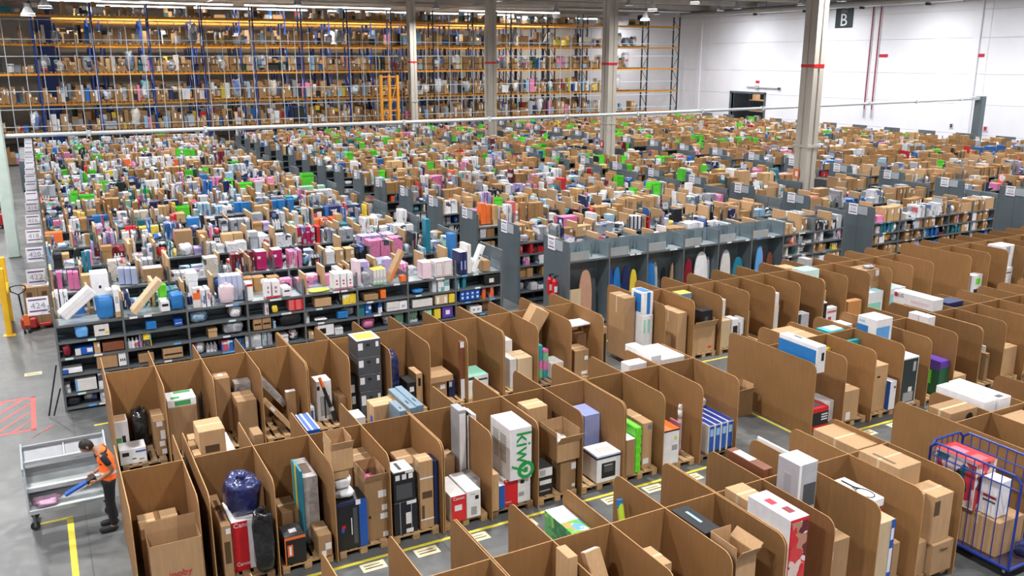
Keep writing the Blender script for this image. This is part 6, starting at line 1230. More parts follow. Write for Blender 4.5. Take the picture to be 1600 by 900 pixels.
for k in range(NROW):
    y0 = Y0R + PITCH * k; sign = 424 - 2 * k
    for bi, bx, nb, bw, head in segs(k):
        L = nb * bw
        r = thing('shelving_row', 'grey steel shelving, %s row from the front, %s from the side aisle%s' % (ordw(k), BNAME[bi], '' if head else ', beyond column'), 'shelving', (bx, y0, 0))
        near = k <= 2 and bi < 3
        zs = LEV if not (k == 0 and bi == 1) else LEV
        # posts
        if near:
            for i in range(nb + 1):
                for y in (0, DEP - .045): link('post', box_mesh('post', .045, .045, 2.48, 'steel_post'), r, (i * bw - .0225, y, 0))
        else:
            bb = MB()
            for i in range(nb + 1):
                for y in (0, DEP - .045): bb.box(i * bw - .0225, i * bw + .0225, y, y + .045, 0, 2.48, 'steel_post')
            o = bb.build('post', r); o['kind'] = 'stuff'
        empty = (k == 0 and bi == 1)
        for z in LEV:
            for s in (0, 1):
                ys = .005 if s == 0 else DEP - SDEP - .005
                mat = 'galvanised' if (k == 0 and bi == 1) or z > 2 else 'steel'  # top shelves go lighter: their bright reflection is put into the colour
                if k == 0 and s == 0 and bi < 3:
                    for i in range(nb):
                        if empty and i < 6 and z not in (.10, 2.05): continue
                        bb = MB(); bb.box(.024, bw - .024, 0, SDEP, -.03, 0, mat); bb.box(.024, bw - .024, -.012, 0, -.045, .012, 'steel_post'); o = bb.build('shelf', r); o.location = (i * bw, ys, z)
                        for q in range(2):
                            if rng.random() < .6: 
                                xx = i * bw + .1 + rng.random() * (bw - .4)
                                slab('label', r, xx, xx + .17, ys - .016, ys - .012, z - .04, z + .008, rng.choice(('white', 'white', 'mintpale', 'bluelight2')))
                else:
                    if empty and z not in (.10, 2.05):
                        bb = MB(); bb.box(6 * bw, L - .024, 0, SDEP, -.03, 0, mat)
                    else:
                        bb = MB(); bb.box(.0, L, 0, SDEP, -.03, 0, mat)
                        if s == 0: bb.box(.024, L - .024, -.012, 0, -.045, .012, 'steel_post')
                    o = bb.build('shelf', r); o.location = (0, ys, z)
        bb = MB(); bb.box(.02, L - .02, DEP / 2 - .006, DEP / 2 + .006, .1, 2.46 if empty else 2.04, 'plate' if empty else 'steel'); bb.build('back_panel', r)
        # upright partition plates
        bb = MB(); pm = 'plate'
        step = bw / 2
        for i in range(0, nb * 2 + 1):
            if k == 0 and bi == 0 and i % 2: continue
            hgt = (2.47 if empty else 2.30) if i % 2 == 0 else (2.40 if k == 0 else 2.22 if not (k == 0 and bi == 0) else 2.0)
            for (ya, yb_) in ((.03, SDEP), (DEP - SDEP, DEP - .03)):
                zlo = .1
                if empty and ya < .1 and i < 12:
                    if i % 2 == 0: bb.box(i * step - .004, i * step + .004, ya, yb_, .1, 2.47, pm)
                    else:
                        bb.box(i * step - .004, i * step + .004, ya + .35, yb_, 2.05, 2.47, pm)
                    continue
                bb.box(i * step - .004, i * step + .004, ya + (.0 if i % 2 == 0 else .25), yb_ if ya < .1 else yb_ - (.0 if i % 2 == 0 else .25), zlo, hgt, pm)
        o = bb.build('partition_plate', r); o['kind'] = 'stuff'
        if empty:
            for i in range(6):
                bb = MB(); bb.box(0, .66, 0, .012, 0, .26, 'galvanised'); o = bb.build('front_plate', r); o.location = (i * bw + .04, .02, 2.052)
                bb = MB(); bb.box(0, .03, 0, .03, 0, .40, 'steel'); o = bb.build('plate_stay', r); o.location = (i * bw + .95, .3, 2.05)
        # end panels and signs
        for xe in (-.06, L + .025):
            if bi == 0 and xe < 0: continue
            bb = MB(); bb.box(xe, xe + .035, -.01, DEP * .5 - .004, 0, 2.64, 'steel', .006); bb.build('end_panel', r)
            bb = MB(); bb.box(xe, xe + .035, DEP * .5 + .004, DEP + .01, 0, 2.64, 'steel', .006); bb.build('end_panel', r)
        if not head: continue
        if bi == 0:
            bb = MB(); bb.box(-.50, -.06, .55, .565, 2.22, 2.64, 'sign_board', .004); sg = bb.build('aisle_sign', r)
            bb = MB(); bb.box(-.09, -.05, .02, .62, 2.38, 2.42, 'steel_post'); bb.build('sign_arm', r)
            for z in (2.30, 2.56): slab('printed_bar', sg, -.46, -.10, .547, .55, z, z + .035, 'sign_purple')
            if k < 6: lettering(sg, str(sign), (-.28, .545, 2.375), .20, (math.pi / 2, 0, 0), 'grey', align='CENTER')
        else:
            bb = MB(); bb.box(-.085, -.06, .72, 1.12, 2.26, 2.66, 'sign_board', .004); sg = bb.build('aisle_sign', r)
            bb = MB(); bb.box(-.08, -.06, .28, .70, 2.30, 2.60, 'sign_grey', .004); bb.build('aisle_sign', r)
            for z in (2.33, 2.58): slab('printed_bar', sg, -.088, -.085, .76, 1.08, z, z + .035, 'sign_purple')
            if k < 6: lettering(sg, str(sign), (-.09, .92, 2.41), .17, (math.pi / 2, 0, -math.pi / 2), 'grey', align='CENTER')
bb = MB(); bb.tube((0, 0, .03), (.28, .12, 1.15), .02, 'black', 6); bb.tube((.1, -.05, .03), (.3, .1, .6), .02, 'black', 6); lp = bb.build('folding_stand'); lp.location = (-.46, 21.25, 0); tag(lp, 'black folded metal frame leaning on the shelving end of row 424', 'frame')

# ------------------------------------------------------------------ goods on the shelves
def srgb(r, g, b_): return tuple(((v / 255) / 12.92 if v / 255 <= .04045 else ((v / 255 + .055) / 1.055) ** 2.4) for v in (r, g, b_))
GC = {'white': srgb(226, 226, 230), 'cream': srgb(222, 212, 196), 'grey': srgb(150, 154, 162), 'silver': srgb(182, 188, 196), 'black': srgb(30, 32, 36), 'navy': srgb(34, 44, 92), 'blue': srgb(36, 104, 180),
      'pale blue': srgb(150, 186, 214), 'red': srgb(196, 40, 46), 'pink': srgb(226, 130, 174), 'magenta': srgb(170, 24, 84), 'orange': srgb(232, 104, 44), 'yellow': srgb(230, 200, 60), 'teal': srgb(34, 118, 132),
      'dark green': srgb(36, 84, 60), 'lilac': srgb(176, 160, 206), 'maroon': srgb(112, 30, 40), 'brown': srgb(164, 124, 78), 'tan': srgb(194, 158, 112), 'bright green': srgb(84, 206, 44), 'mint': srgb(150, 206, 178)}
def pick(w):
    t = rng.random() * sum(w.values())
    for c, v in w.items():
        t -= v
        if t <= 0: return c
    return c
W_BOX0 = {'white': 34, 'cream': 7, 'silver': 13, 'grey': 10, 'black': 7, 'navy': 5, 'blue': 5, 'pale blue': 8, 'red': 3, 'pink': 6, 'magenta': 1, 'orange': 2, 'yellow': 1.5, 'teal': 3, 'lilac': 3, 'maroon': 2, 'mint': 2, 'dark green': 1}
W_BOX1 = {'white': 32, 'cream': 9, 'silver': 12, 'grey': 11, 'black': 9, 'navy': 5, 'blue': 6, 'pale blue': 6, 'red': 4, 'pink': 4, 'orange': 2, 'yellow': 2, 'teal': 3, 'lilac': 2, 'maroon': 2}
# unit shapes (1x1x1)
def shape(kind, mat):
    b = MB()
    if kind == 'carton':
        b.box(0, 1, 0, 1, 0, .995, mat); b.box(0, 1, .44, .56, .99, 1, mat); b.box(.62, .9, -.004, .0, .55, .85, 'white')
    elif kind == 'product_box':
        b.box(0, 1, 0, 1, 0, 1, mat); b.box(.1, .9, -.004, 0, .1, .6, mat)
    elif kind == 'slim_box':
        b.box(0, 1, 0, 1, 0, 1, mat); b.box(.12, .88, -.004, 0, .62, .92, mat)
    elif kind == 'lidded_box':
        b.box(.04, .96, .03, .97, 0, .72, mat); b.box(0, 1, 0, 1, .72, 1, mat)
    elif kind == 'plastic_bag':
        b.lump((.5, .5, .5), (.5, .5, .5), mat, 4, 10, 7, .65, .14)
    elif kind == 'storage_bin':
        t = .06
        for q in ((0, 1, 0, 1, 0, t), (0, 1, 0, t, t, 1), (0, 1, 1 - t, 1, t, 1), (0, t, t, 1 - t, t, 1), (1 - t, 1, t, 1 - t, t, 1)): b.box(*q, mat)
        b.box(0, 1, -.03, 0, .86, 1, mat)
    elif kind == 'bottle_pack':
        for i in range(3):
            for j in range(2):
                b.tube((.17 + .33 * i, .25 + .5 * j, 0), (.17 + .33 * i, .25 + .5 * j, .72), .16, mat, 8); b.tube((.17 + .33 * i, .25 + .5 * j, .72), (.17 + .33 * i, .25 + .5 * j, 1), .07, 'white', 6)
    elif kind == 'paper_packet':
        for i in range(4): b.box(.02 * (i % 2), 1 - .03 * ((i + 1) % 2), .02 * (i % 3), 1, .25 * i, .25 * i + .235, mat)
    elif kind == 'cardboard_divider':
        b.box(0, 1, 0, 1, 0, 1, 'kraft'); b.box(.0, 1, 0, 1, 1, 1.006, 'kraftlight')
    elif kind == 'board_pair':
        b.box(0, .46, 0, 1, 0, 1, mat); b.box(.54, 1, .03, .97, 0, .94, mat)
    return b
UNITS = {}
def unit(kind):
    if kind not in UNITS:
        mat = 'carton_obj' if kind in ('carton', 'storage_bin', 'lidded_box') else ('board_cover' if kind == 'none' else 'goods')
        UNITS[kind] = shape(kind, mat).mesh(kind, kind == 'plastic_bag')
    return UNITS[kind]
CATS = {'carton': 'box', 'product_box': 'box', 'slim_box': 'box', 'lidded_box': 'box', 'plastic_bag': 'bag', 'storage_bin': 'bin', 'bottle_pack': 'bottles', 'paper_packet': 'packet', 'cardboard_divider': 'divider', 'board_pair': 'boards'}
NOUN = {'carton': 'carton', 'product_box': 'printed box', 'slim_box': 'slim upright box', 'lidded_box': 'lidded box', 'plastic_bag': 'plastic bag', 'storage_bin': 'open bin', 'bottle_pack': 'bottle pack', 'paper_packet': 'stack of packets', 'cardboard_divider': 'cardboard divider', 'board_pair': 'pair of boards'}
COUNT = {}
for o in COL.objects:
    if o.get('category'):
        n = o.name.split('.')[0]; COUNT[n] = COUNT.get(n, 0) + 1
CAP = 295
STOCK = {}
def far_add(kind, x, y, z, w, d, h, col):
    b = STOCK.setdefault(kind, ([], [], []))
    v, f, c = b; o = len(v)
    alpha = rng.random()
    if kind == 'plastic_bag':
        k = .22
        lv = ((0, .12), (.35, 0), (.75, .06), (1, .25))
        for (t, ins) in lv:
            for (ax, ay) in ((0, .3), (.3, 0), (.7, 0), (1, .3), (1, .7), (.7, 1), (.3, 1), (0, .7)):
                v.append((x + w * (.5 + (ax - .5) * (1 - ins * 2)), y + d * (.5 + (ay - .5) * (1 - ins * 2)), z + h * t))
        for j in range(3):
            for i in range(8): f.append((o + j * 8 + i, o + j * 8 + (i + 1) % 8, o + j * 8 + 8 + (i + 1) % 8, o + j * 8 + 8 + i))
        f.append(tuple(o + 24 + i for i in range(8))); n = 25
    else:
        v += [(x + a * w, y + b_ * d, z + c_ * h) for c_ in (0, 1) for b_ in (0, 1) for a in (0, 1)]
        f += [(o + 4, o + 5, o + 7, o + 6), (o, o + 1, o + 5, o + 4), (o + 2, o + 6, o + 7, o + 3), (o, o + 4, o + 6, o + 2), (o + 1, o + 3, o + 7, o + 5)]; n = 5
    c += [(*col, alpha)] * n
SHADE = lambda c, s: tuple(min(1, v * s) for v in c)
def put(kind, cname, x, y, z, w, d, h, where):
    col = SHADE(GC[cname], rng.uniform(.82, 1.08))
    if COUNT.get(kind, 0) < CAP and where is not None:
        COUNT[kind] = COUNT.get(kind, 0) + 1
        o = link(kind, unit(kind), None, (x, y, z), None, (w, d, h)); o.color = (*col, 1)
        lab = where
        o['label'] = '%s %s, %s' % ({'carton': cname, 'cardboard_divider': 'brown'}.get(kind, cname), NOUN[kind], lab); o['category'] = CATS[kind]; o['group'] = 'stock on the shelving rows'
    else: far_add(kind, x, y, z, w, d, h, col)
TAKEN = {}
for it in SHELF_ITEMS:
    k = int((it[4] - 21.30) // PITCH); TAKEN.setdefault(k, []).append((it[2] - .01, it[3] + .01, it[4] - .01, it[5] + .01, it[6], it[7]))
TAKEN.setdefault(0, []).extend([(-.2, .82, 21.3, 22.0, 2.0, 3.0), (1.3, 2.15, 21.3, 22.0, 2.0, 3.0), (7.9, 8.5, 21.3, 22.0, 2.0, 3.0), (10.2, 10.57, 21.3, 22.0, 2.0, 3.0)])
def free(k, x0, x1, y0, y1, z0):
    for t in TAKEN.get(k, ()):
        if x0 < t[1] and x1 > t[0] and y0 < t[3] and y1 > t[2] and z0 < t[5] and z0 + .05 > t[4] - .3: return False
    return True
def fill(k, bi, side, lev, xa, xb, maxh, dens, top):
    """one shelf run of goods between xa and xb"""
    y0 = Y0R + PITCH * k; bx, nb, bw = BLOCKS[bi]; sign = 424 - 2 * k
    if bi == 2 and k in (2, 7, 12): bw = 1.30; bx = bx if xa < 29 else bx + 4.2
    step = bw / 2
    where0 = '%%s on %s of %s shelving row, %s%s' % ('top' if top else ORD[LEV.index(lev)] + ' shelf level', ordw(k), BNAME[bi], '' if side == 0 else ', back side')
    x = xa + .03; n = 0 if not (bi == 2 and xa > 29.5) else 40
    fy0 = y0 + .03 if side == 0 else y0 + DEP - SDEP + .02
    brown = (.13, .24, .36, .52)[bi] + (.06 if k > 5 else 0)
    run = None
    while x < xb - .1:
        i = int((x - bx) / step + 1e-6); nextp = bx + (i + 1) * step
        frac = (x - bx) - i * step
        if frac < .028: x += .030
        room = min(nextp, xb) - x - .027
        if room < .06: x = nextp + .001; continue
        r = rng.random(); dens_k = dens
        where = where0 % ordw(n)
        if top and frac < .06 and rng.random() < (.62 if bi < 2 else .25):
            w = rng.uniform(.035, .08); h = rng.uniform(.44, .64)
            if free(k, x, x + w, fy0, fy0 + .6, lev): put('cardboard_divider', 'brown', x, fy0, lev + .002, w, .6, h, where); n += 1
            x += w + .01; continue
        if r > dens_k: x += rng.uniform(.05, .28); continue
        if top and bi >= 2 and rng.random() < (.30 if bi == 3 else .18) and room > .4:
            w = min(room, rng.uniform(.4, .68)); h = rng.uniform(.25, .50)
            if free(k, x, x + w, fy0, fy0 + .5, lev):
                put('cardboard_divider', 'brown', x, fy0 + .02, lev + .002, w, .035, h, where); n += 1
                if rng.random() < .6: put('product_box' if rng.random() < .6 else 'carton', pick(W_BOX1), x + .03, fy0 + .08, lev + .002, w * .8, .35, h * rng.uniform(.5, 1.15), None)
            x += w + .02; continue
        if run is None or run[0] <= 0:
            isb = rng.random() < brown
            kind = rng.choice(('carton', 'carton', 'lidded_box')) if isb else rng.choice(('product_box', 'product_box', 'product_box', 'slim_box', 'slim_box', 'plastic_bag', 'plastic_bag', 'paper_packet', 'bottle_pack', 'board_pair', 'lidded_box'))
            cn = rng.choice(('brown', 'tan', 'brown')) if isb else pick(W_BOX0 if bi == 0 else W_BOX1)
            if top and k >= 3 and rng.random() < (.06 if k > 5 else .015): kind, cn = 'storage_bin', 'bright green'
            w = rng.uniform(.10, .36); h = rng.uniform(.18, .56); d = rng.uniform(.25, .55)
            if kind == 'slim_box' or kind == 'board_pair': w = rng.uniform(.05, .12); h = rng.uniform(.34, .70)
            if kind == 'paper_packet': h = rng.uniform(.06, .2); w = rng.uniform(.2, .34)
            if kind == 'plastic_bag': h = rng.uniform(.16, .42); w = rng.uniform(.2, .5)
            if kind == 'bottle_pack': w = rng.uniform(.18, .3); h = rng.uniform(.2, .34); d = w * .66
            if kind == 'storage_bin': w, h, d = rng.uniform(.34, .55), rng.uniform(.30, .60), .4
            if rng.random() < .07 and top: h *= 1.35
            run = [rng.choice((1, 1, 2, 2, 3, 4)) if kind in ('product_box', 'slim_box', 'carton') else 1, kind, cn, w, d, h]
        cnt, kind, cn, w, d, h = run; run[0] -= 1
        w = min(w, room); h = min(h, maxh)
        yy = fy0 + rng.choice((0, .01, .03, rng.uniform(0, max(.01, SDEP - .06 - d)))) if not top or rng.random() < .6 else fy0 + rng.uniform(0, max(.01, SDEP - .06 - d))
        d = min(d, SDEP - .05 - (yy - fy0))
        if w > .04 and free(k, x, x + w, yy, yy + d, lev):
            put(kind, cn, x, yy, lev + .002, w, d, h, where); n += 1
        else: run = None
        x += w + rng.uniform(.006, .03)
for k in range(NROW):
    for bi, bx, nb, bw, head in segs(k):
        L = nb * bw
        if k == 0 and bi == 1:
            fill(k, bi, 0, LEV[5], bx + 6 * bw, bx + L - .05, .45, .9, True)
        else: fill(k, bi, 0, LEV[5], bx, bx + L - .05, .70, .95, True)
        fill(k, bi, 1, LEV[5], bx, bx + L - .05, .70, .95, True)
    if k == 0:
        for z in range(5):
            gap = (LEV[z + 1] - LEV[z]) - .07
            fill(0, 0, 0, LEV[z], BLOCKS[0][0], BLOCKS[0][0] + 11.1, gap, .55, False)
            fill(0, 1, 0, LEV[z], BLOCKS[1][0] + 6 * 1.412, BLOCKS[1][0] + 8 * 1.412 - .05, gap, .8, False)
            fill(0, 2, 0, LEV[z], BLOCKS[2][0], BLOCKS[2][0] + 6.8, gap, .85, False)
    elif k <= 7:
        for bi in (1, 2, 3):
            for z in (1, 2, 3, 4):
                bx, nb, bw = BLOCKS[bi]
                fill(k, bi, 0, LEV[z], bx, bx + 2 * bw - (.2 if bi == 2 else 0), (LEV[z + 1] - LEV[z]) - .07, .7, False)
for kind, (v, f, c) in STOCK.items():
    me = D.meshes.new(kind + '_stock'); me.from_pydata(v, [], f)
    me.materials.append(MATS['carton_far'] if kind in ('carton', 'storage_bin', 'lidded_box', 'cardboard_divider') else MATS['goods_far'])
    at = me.attributes.new('pack', 'FLOAT_COLOR', 'FACE'); at.data.foreach_set('color', [q for col in c for q in col])
    me.update()
    o = link(kind + '_stock', me); o['kind'] = 'stuff'; o['label'] = 'remaining %s stock standing on the far shelving rows' % NOUN[kind]; o['category'] = 'stock'

# tall goods under the empty shelf top (second block, front row)
def iron_board(x, y, w, h, mat, label, tilt=0.0, trim='silver'):
    t = thing('ironing_board', label, 'board', (x, y, .102), tilt)
    n = 10; pts = [(-w / 2, 0)] + [(-w / 2 * math.cos(math.pi / 2 * i / n) ** .8, h * (.45 + .55 * math.sin(math.pi / 2 * i / n))) for i in range(n + 1)] + [(w / 2 * math.cos(math.pi / 2 * i / n) ** .8, h * (.45 + .55 * math.sin(math.pi / 2 * i / n))) for i in reversed(range(n))] + [(w / 2, 0)]
    bb = MB(); bb.prism(pts, 'Y', -.015, .02, mat); bb.build('cover', t)
    bb = MB(); bb.path([(-w * .3, .04, .02), (-w * .25, .045, h * .8), (w * .25, .045, h * .8), (w * .3, .04, .02)], .012, 'greymid', 6); bb.build('leg_frame', t)
    return t
for i, (x, w, h, mat, lab) in enumerate(((14.05, .46, 1.42, 'skin', 'peach ironing board standing under the empty shelf, first bay'),
     (14.93, .28, 1.40, 'blue', 'dark blue ironing board, leftmost of the blue set under the empty shelf'), (15.23, .27, 1.38, 'bluemid', 'mid blue ironing board, second of the blue set under the empty shelf'),
     (15.52, .27, 1.40, 'navy', 'navy ironing board, third of the blue set under the empty shelf'), (15.83, .28, 1.25, 'yellow', 'pale yellow ironing board beside the blue set'), (16.46, .46, 1.45, 'bluemid', 'wide blue ironing board at the end of the blue set'),
     (17.95, .36, 1.35, 'darkred', 'dark red ironing board under the empty shelf, fourth bay'), (18.5, .56, 1.5, 'white', 'white board with pale blue edge standing under the empty shelf'), (19.55, .44, 1.45, 'offwhite', 'cream ironing board with tapered tip, fifth bay'),
     (20.05, .45, 1.2, 'tealdark', 'teal folded board beside the cream ironing board'), (21.0, .34, 1.45, 'bluelight2', 'light blue ironing board at the sixth bay of the empty shelf'), (21.5, .3, 1.2, 'redbrown', 'red striped folded board next to the light blue one'))):
    if 0 < (x - 13.36) % 1.412 < .3 or (x - 13.36) % 1.412 > 1.15: pass
    iron_board(x, 21.55 + .03 * (i % 3), w, h * 1.12, mat, lab)
for i, (x, w, h, mat, lab) in enumerate(((14.45, .22, 1.25, 'darkgrey', 'charcoal folded board in the first bay under the empty shelf'), (16.75, .24, 1.5, 'greymid', 'silver grey ironing board right of the wide blue one'), (17.1, .2, 1.3, 'black', 'black folded board in the third bay under the empty shelf'), (17.44, .12, 1.42, 'kraft2', 'brown backed board left of the dark red ironing board'),
     (18.89, .18, 1.45, 'greymid', 'grey ironing board right of the white board'), (19.24, .2, 1.2, 'mint', 'mint green folded board left of the cream ironing board'), (20.56, .2, 1.5, 'periwinkle', 'violet blue ironing board right of the teal folded board'), (20.75, .14, 1.35, 'black', 'slim black folded board near the light blue ironing board'), (21.27, .16, 1.5, 'darkred', 'slim dark red board between light blue and red striped boards'))):
    iron_board(x, 21.72, w, h, mat, lab)
for (x, w, h, mat, nm, lab) in ((13.45, .42, 1.05, 'kraftlight', 'flat_board', 'plain tan cardboard sheet standing in the first bay under the empty shelf'), (16.85, .5, .62, 'lime', 'flat_board', 'lime green sheet standing under the empty shelf, third bay'), (17.35, .06, .62, 'lime', 'flat_board', 'narrow lime green edge at the fourth bay under the empty shelf')):
    bb = MB(); bb.box(0, w, 0, .03, 0, h, mat, .004); o = bb.build(nm); o.location = (x, 21.48, .102); tag(o, lab, 'board')
bb = MB(); bb.box(0, 1.02, 0, .02, 0, .92, 'kraftlight', .004); o = bb.build('flat_board'); o.location = (11.95, 20.05, 0); o.rotation_euler = (-.0, 0, 0); tag(o, 'large tan cardboard sheet standing behind the rear row before the empty shelf', 'board')
for i in range(2):
    fx = thing('fire_extinguisher', 'red fire extinguisher on the shelving end near sign 424, %s' % ('left one' if i == 0 else 'right one'), 'extinguisher', (13.08, 21.72 + .28 * i, 0))
    bb = MB(); bb.tube((0, 0, .0), (0, 0, .95), .012, 'steel', 6); bb.build('stand', fx)
    bb = MB(); bb.tube((0, 0, .95), (0, 0, 1.42), .085, 'red', 14); bb.tube((0, 0, 1.42), (0, 0, 1.5), .085, 'red', 14, .03); bb.build('cylinder', fx)
    bb = MB(); bb.tube((0, 0, 1.5), (0, 0, 1.56), .03, 'black', 8); bb.box(-.02, .12, -.015, .015, 1.55, 1.58, 'black'); bb.build('valve', fx)
    slab('label', fx, -.06, .04, -.09, -.084, 1.1, 1.28, 'white')

# ------------------------------------------------------------------ pallet racking at the back
RZ = [2.40, 4.52, 6.73, 8.86, 10.95]
RX = [.85 + 3.985 * n for n in range(-1, 16)]
RDEP = 1.1
def rack(y, label, xs, umat, full, beamz):
    r = thing('pallet_rack', label, 'rack', (0, y, 0))
    W = .11
    for i, x in enumerate(xs):
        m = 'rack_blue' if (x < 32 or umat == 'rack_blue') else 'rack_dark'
        for yy in (0, RDEP - W):
            link('upright', box_mesh('upright', W, W, 11.9, m), r, (x - W / 2, yy, 0))
        bb = MB()
        for j in range(9):
            z = .5 + 1.25 * j
            a, c = ((x, .08, z), (x, RDEP - .1, z + 1.1)) if j % 2 == 0 else ((x, RDEP - .1, z), (x, .08, z + 1.1))
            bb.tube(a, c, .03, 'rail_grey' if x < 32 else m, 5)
        bb.build('bracing', r)
    for i in range(len(xs) - 1):
        for z in beamz:
            for yy in (.0, RDEP - .05):
                link('beam', box_mesh('beam', xs[i + 1] - xs[i] - W, .05, .14, 'rack_orange'), r, (xs[i] + W / 2, yy, z - .14))
    return r
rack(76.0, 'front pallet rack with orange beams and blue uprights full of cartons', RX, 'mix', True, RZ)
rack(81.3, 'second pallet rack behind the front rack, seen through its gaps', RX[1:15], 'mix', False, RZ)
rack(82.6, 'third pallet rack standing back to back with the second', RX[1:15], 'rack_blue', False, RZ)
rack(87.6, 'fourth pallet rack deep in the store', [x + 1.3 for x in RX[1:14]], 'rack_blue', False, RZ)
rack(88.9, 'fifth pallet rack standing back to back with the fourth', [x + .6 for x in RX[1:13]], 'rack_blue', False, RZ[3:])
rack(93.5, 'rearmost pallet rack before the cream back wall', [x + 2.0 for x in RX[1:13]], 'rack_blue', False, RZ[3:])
PM = MB()
for i in range(5): PM.box(.17 * i, .17 * i + .12, 0, 1.1, .10, .122, 'pallet_wood')
for i in (0, .34, .68): PM.box(i, i + .12, 0, 1.1, 0, .10, 'pallet_old')
PM = PM.mesh('pallet')
LVN = ['lowest beam level', 'second beam level', 'third beam level', 'fourth beam level', 'top beam level']
RCOL = {'brown': 62, 'tan': 14, 'white': 7, 'cream': 6, 'pale blue': 4, 'silver': 5, 'grey': 5, 'blue': 3, 'black': 4, 'navy': 3, 'red': 2, 'pink': 2, 'yellow': 2, 'dark green': 2, 'teal': 1}
FAR_RACK = ([], [], [])
def rack_goods(y, xs, levels, own, rack_nm):
    npal = 0
    for li, z in enumerate(levels):
        zi = z
        for bi in range(len(xs) - 1):
            slots = 4
            for s in range(slots):
                x = xs[bi] + .14 + s * .95
                if z < 1 and rng.random() < .3: continue
                if z > 10 and rng.random() < .35: continue
                bright = xs[bi] > 50 and rng.random() < .45
                where = '%s, %s bay, %s pallet' % (LVN[RZ.index(z)] if z in RZ else 'floor level', ordw(bi), ORD[s])
                if own:
                    o = link('pallet', PM, None, (x, y, z + .001)); o['label'] = 'flat pallet in the front rack, ' + where; o['category'] = 'pallet'; o['group'] = 'pallets in the front rack'
                zz = z + .125
                if bright: continue
                mode = rng.random()
                if mode < .16 and own:
                    cn = rng.choice(('silver', 'white', 'grey', 'cream')); h = rng.uniform(.8, 1.7) if z < 10 else .6
                    w = rng.uniform(.7, .88)
                    o = link('wrapped_load', unit('plastic_bag'), None, (x, y + .05, zz), None, (w, 1.0, min(h, 1.6))); o.color = (*SHADE(GC[cn], .75), 1)
                    tag(o, '%s shrink wrapped load, front rack, %s' % (cn, where), 'load', 'loads in the front rack')
                    continue
                n = rng.choice((1, 2, 2, 3, 3, 4)); xx = x
                for q in range(n):
                    w = rng.uniform(.2, .85 / n + .12); w = min(w, x + .88 - xx)
                    if w < .12: break
                    h = rng.uniform(.3, 1.25) if z < 10 else rng.uniform(.2, .5); d = rng.uniform(.4, .95); cn = pick(RCOL); yy = y + rng.uniform(.02, .12)
                    if own and COUNT.get('load_box', 0) < CAP:
                        COUNT['load_box'] = COUNT.get('load_box', 0) + 1
                        o = link('load_box', unit('carton' if cn in ('brown', 'tan') else 'lidded_box'), None, (xx, yy, zz), None, (w - .01, d, h)); o.color = (*SHADE(GC[cn], rng.uniform(.55, .9)), 1)
                        tag(o, '%s box %s on %s pallet, %s bay, %s, front rack' % (cn, ('first', 'second', 'third', 'fourth')[q], ORD[s], ordw(bi), LVN[RZ.index(z)]), 'box', 'loads in the front rack')
                    else:
                        v, f, c = FAR_RACK; o_ = len(v)
                        v += [(xx + a * (w - .01), yy + b_ * d, zz + c_ * h) for c_ in (0, 1) for b_ in (0, 1) for a in (0, 1)]
                        f += [(o_ + 4, o_ + 5, o_ + 7, o_ + 6), (o_, o_ + 1, o_ + 5, o_ + 4), (o_ + 2, o_ + 6, o_ + 7, o_ + 3), (o_, o_ + 4, o_ + 6, o_ + 2), (o_ + 1, o_ + 3, o_ + 7, o_ + 5)]
                        c += [(*SHADE(GC[cn], rng.uniform(.55, .9)), rng.random())] * 5
                        if rng.random() < .5 and h < .7:
                            cn = pick(RCOL); h2 = rng.uniform(.2, .45); o_ = len(v)
                            v += [(xx + a * (w - .01), yy + b_ * d, zz + h + .002 + c_ * h2) for c_ in (0, 1) for b_ in (0, 1) for a in (0, 1)]
                            f += [(o_ + 4, o_ + 5, o_ + 7, o_ + 6), (o_, o_ + 1, o_ + 5, o_ + 4), (o_ + 2, o_ + 6, o_ + 7, o_ + 3), (o_, o_ + 4, o_ + 6, o_ + 2), (o_ + 1, o_ + 3, o_ + 7, o_ + 5)]
                            c += [(*GC[cn], rng.random())] * 5
                    xx += w
rack_goods(76.0, RX[:16], [RZ[1], RZ[0], RZ[2], RZ[3], RZ[4]], True, 'front')
rack_goods(76.0, RX[:16], [.02], False, 'front')
rack_goods(81.3, RX[1:15], [.02] + RZ, False, 'second')
rack_goods(82.6, RX[1:15], [.02] + RZ[:4], False, 'third')
rack_goods(87.6, [x + 1.3 for x in RX[1:13]], RZ[:4], False, 'fourth')
me = D.meshes.new('load_box_stock'); me.from_pydata(FAR_RACK[0], [], FAR_RACK[1]); me.materials.append(MATS['carton_far'])
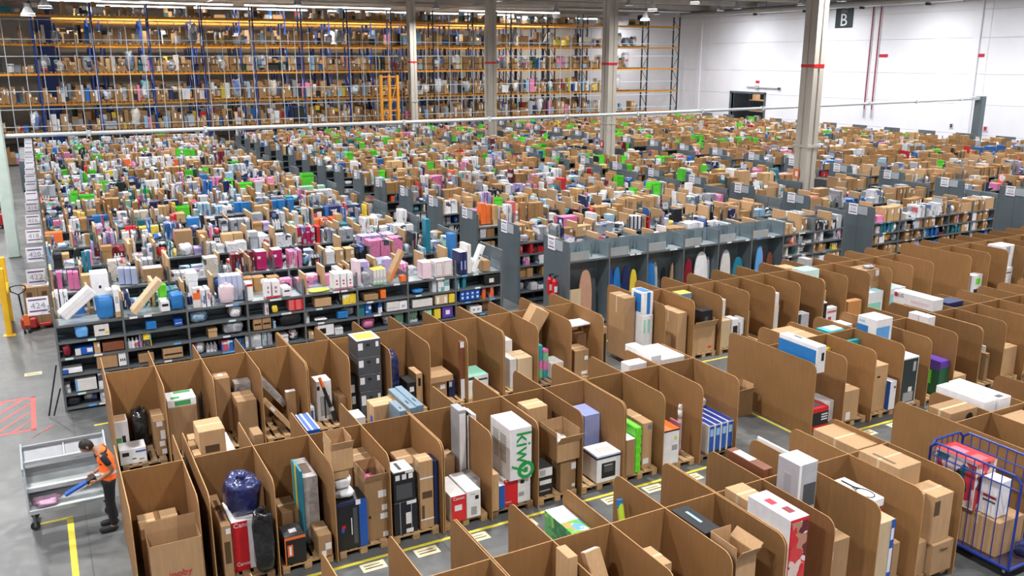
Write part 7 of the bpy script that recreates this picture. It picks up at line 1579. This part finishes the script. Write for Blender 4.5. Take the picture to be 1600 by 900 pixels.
at = me.attributes.new('pack', 'FLOAT_COLOR', 'FACE'); at.data.foreach_set('color', [q for col in FAR_RACK[2] for q in col]); me.update()
o = link('load_box_stock', me); o['kind'] = 'stuff'; o['label'] = 'remaining boxes on the ground and in the deeper racks'; o['category'] = 'stock'
lm = thing('lift_mast', 'tall blue steel mast panel behind the first bay of the front rack', 'mast', (1.05, 78.0, 0))
bb = MB(); bb.box(0, 1.15, 0, .3, 0, 11.4, 'rack_blue', .02); bb.build('mast_panel', lm)
for z in (2.0, 4.2, 6.4, 8.6, 10.8):
    bb = MB(); bb.box(-.05, 1.2, -.04, .34, z, z + .12, 'rack_blue', .01); bb.build('mast_rib', lm)
# safety screen
ns = thing('safety_screen', 'tall grey grid screen in front of the pallet racking', 'screen', (0, 75.1, 0))
for i in range(52):
    x = -2.3 + 1.168 * i
    if 52 < x: continue
    link('vertical_bar', box_mesh('vertical_bar', .042, .042, 10.6, 'rail_grey'), ns, (x, 0, 0))
for z in (2.9, 4.15, 5.45, 7.95, 9.15, 10.55):
    link('horizontal_bar', box_mesh('horizontal_bar', 62.0, .04, .05, 'rail_grey'), ns, (-2.6, .056, z))
# orange order picker standing at the rack
op = thing('order_picker', 'orange mast lift truck parked in front of the rack left of the first column', 'truck', (26.6, 73.4, 0))
for x in (0, .75, 1.5):
    bb = MB(); bb.box(x, x + .22, 0, .25, .2, 6.4, 'rack_orange', .02); bb.build('mast_column', op)
bb = MB()
for j in range(7): bb.box(0, 1.7, .08, .2, .5 + .95 * j, .62 + .95 * j, 'rack_orange', .01)
bb.tube((.2, .1, 1.0), (1.5, .1, 5.8), .05, 'rack_orange', 6); bb.build('cross_bar', op)
bb = MB(); bb.box(-.2, 1.9, -.5, .6, .1, 1.0, 'rack_orange', .05); bb.build('chassis', op)
bb = MB(); bb.box(.1, 1.6, -.6, 0, 1.0, 2.2, 'darkgrey', .05); bb.build('cabin', op)
for x in (.1, 1.6):
    bb = MB(); bb.tube((x - .08, -.2, .16), (x + .08, -.2, .16), .16, 'rubber', 12); bb.build('wheel', op)
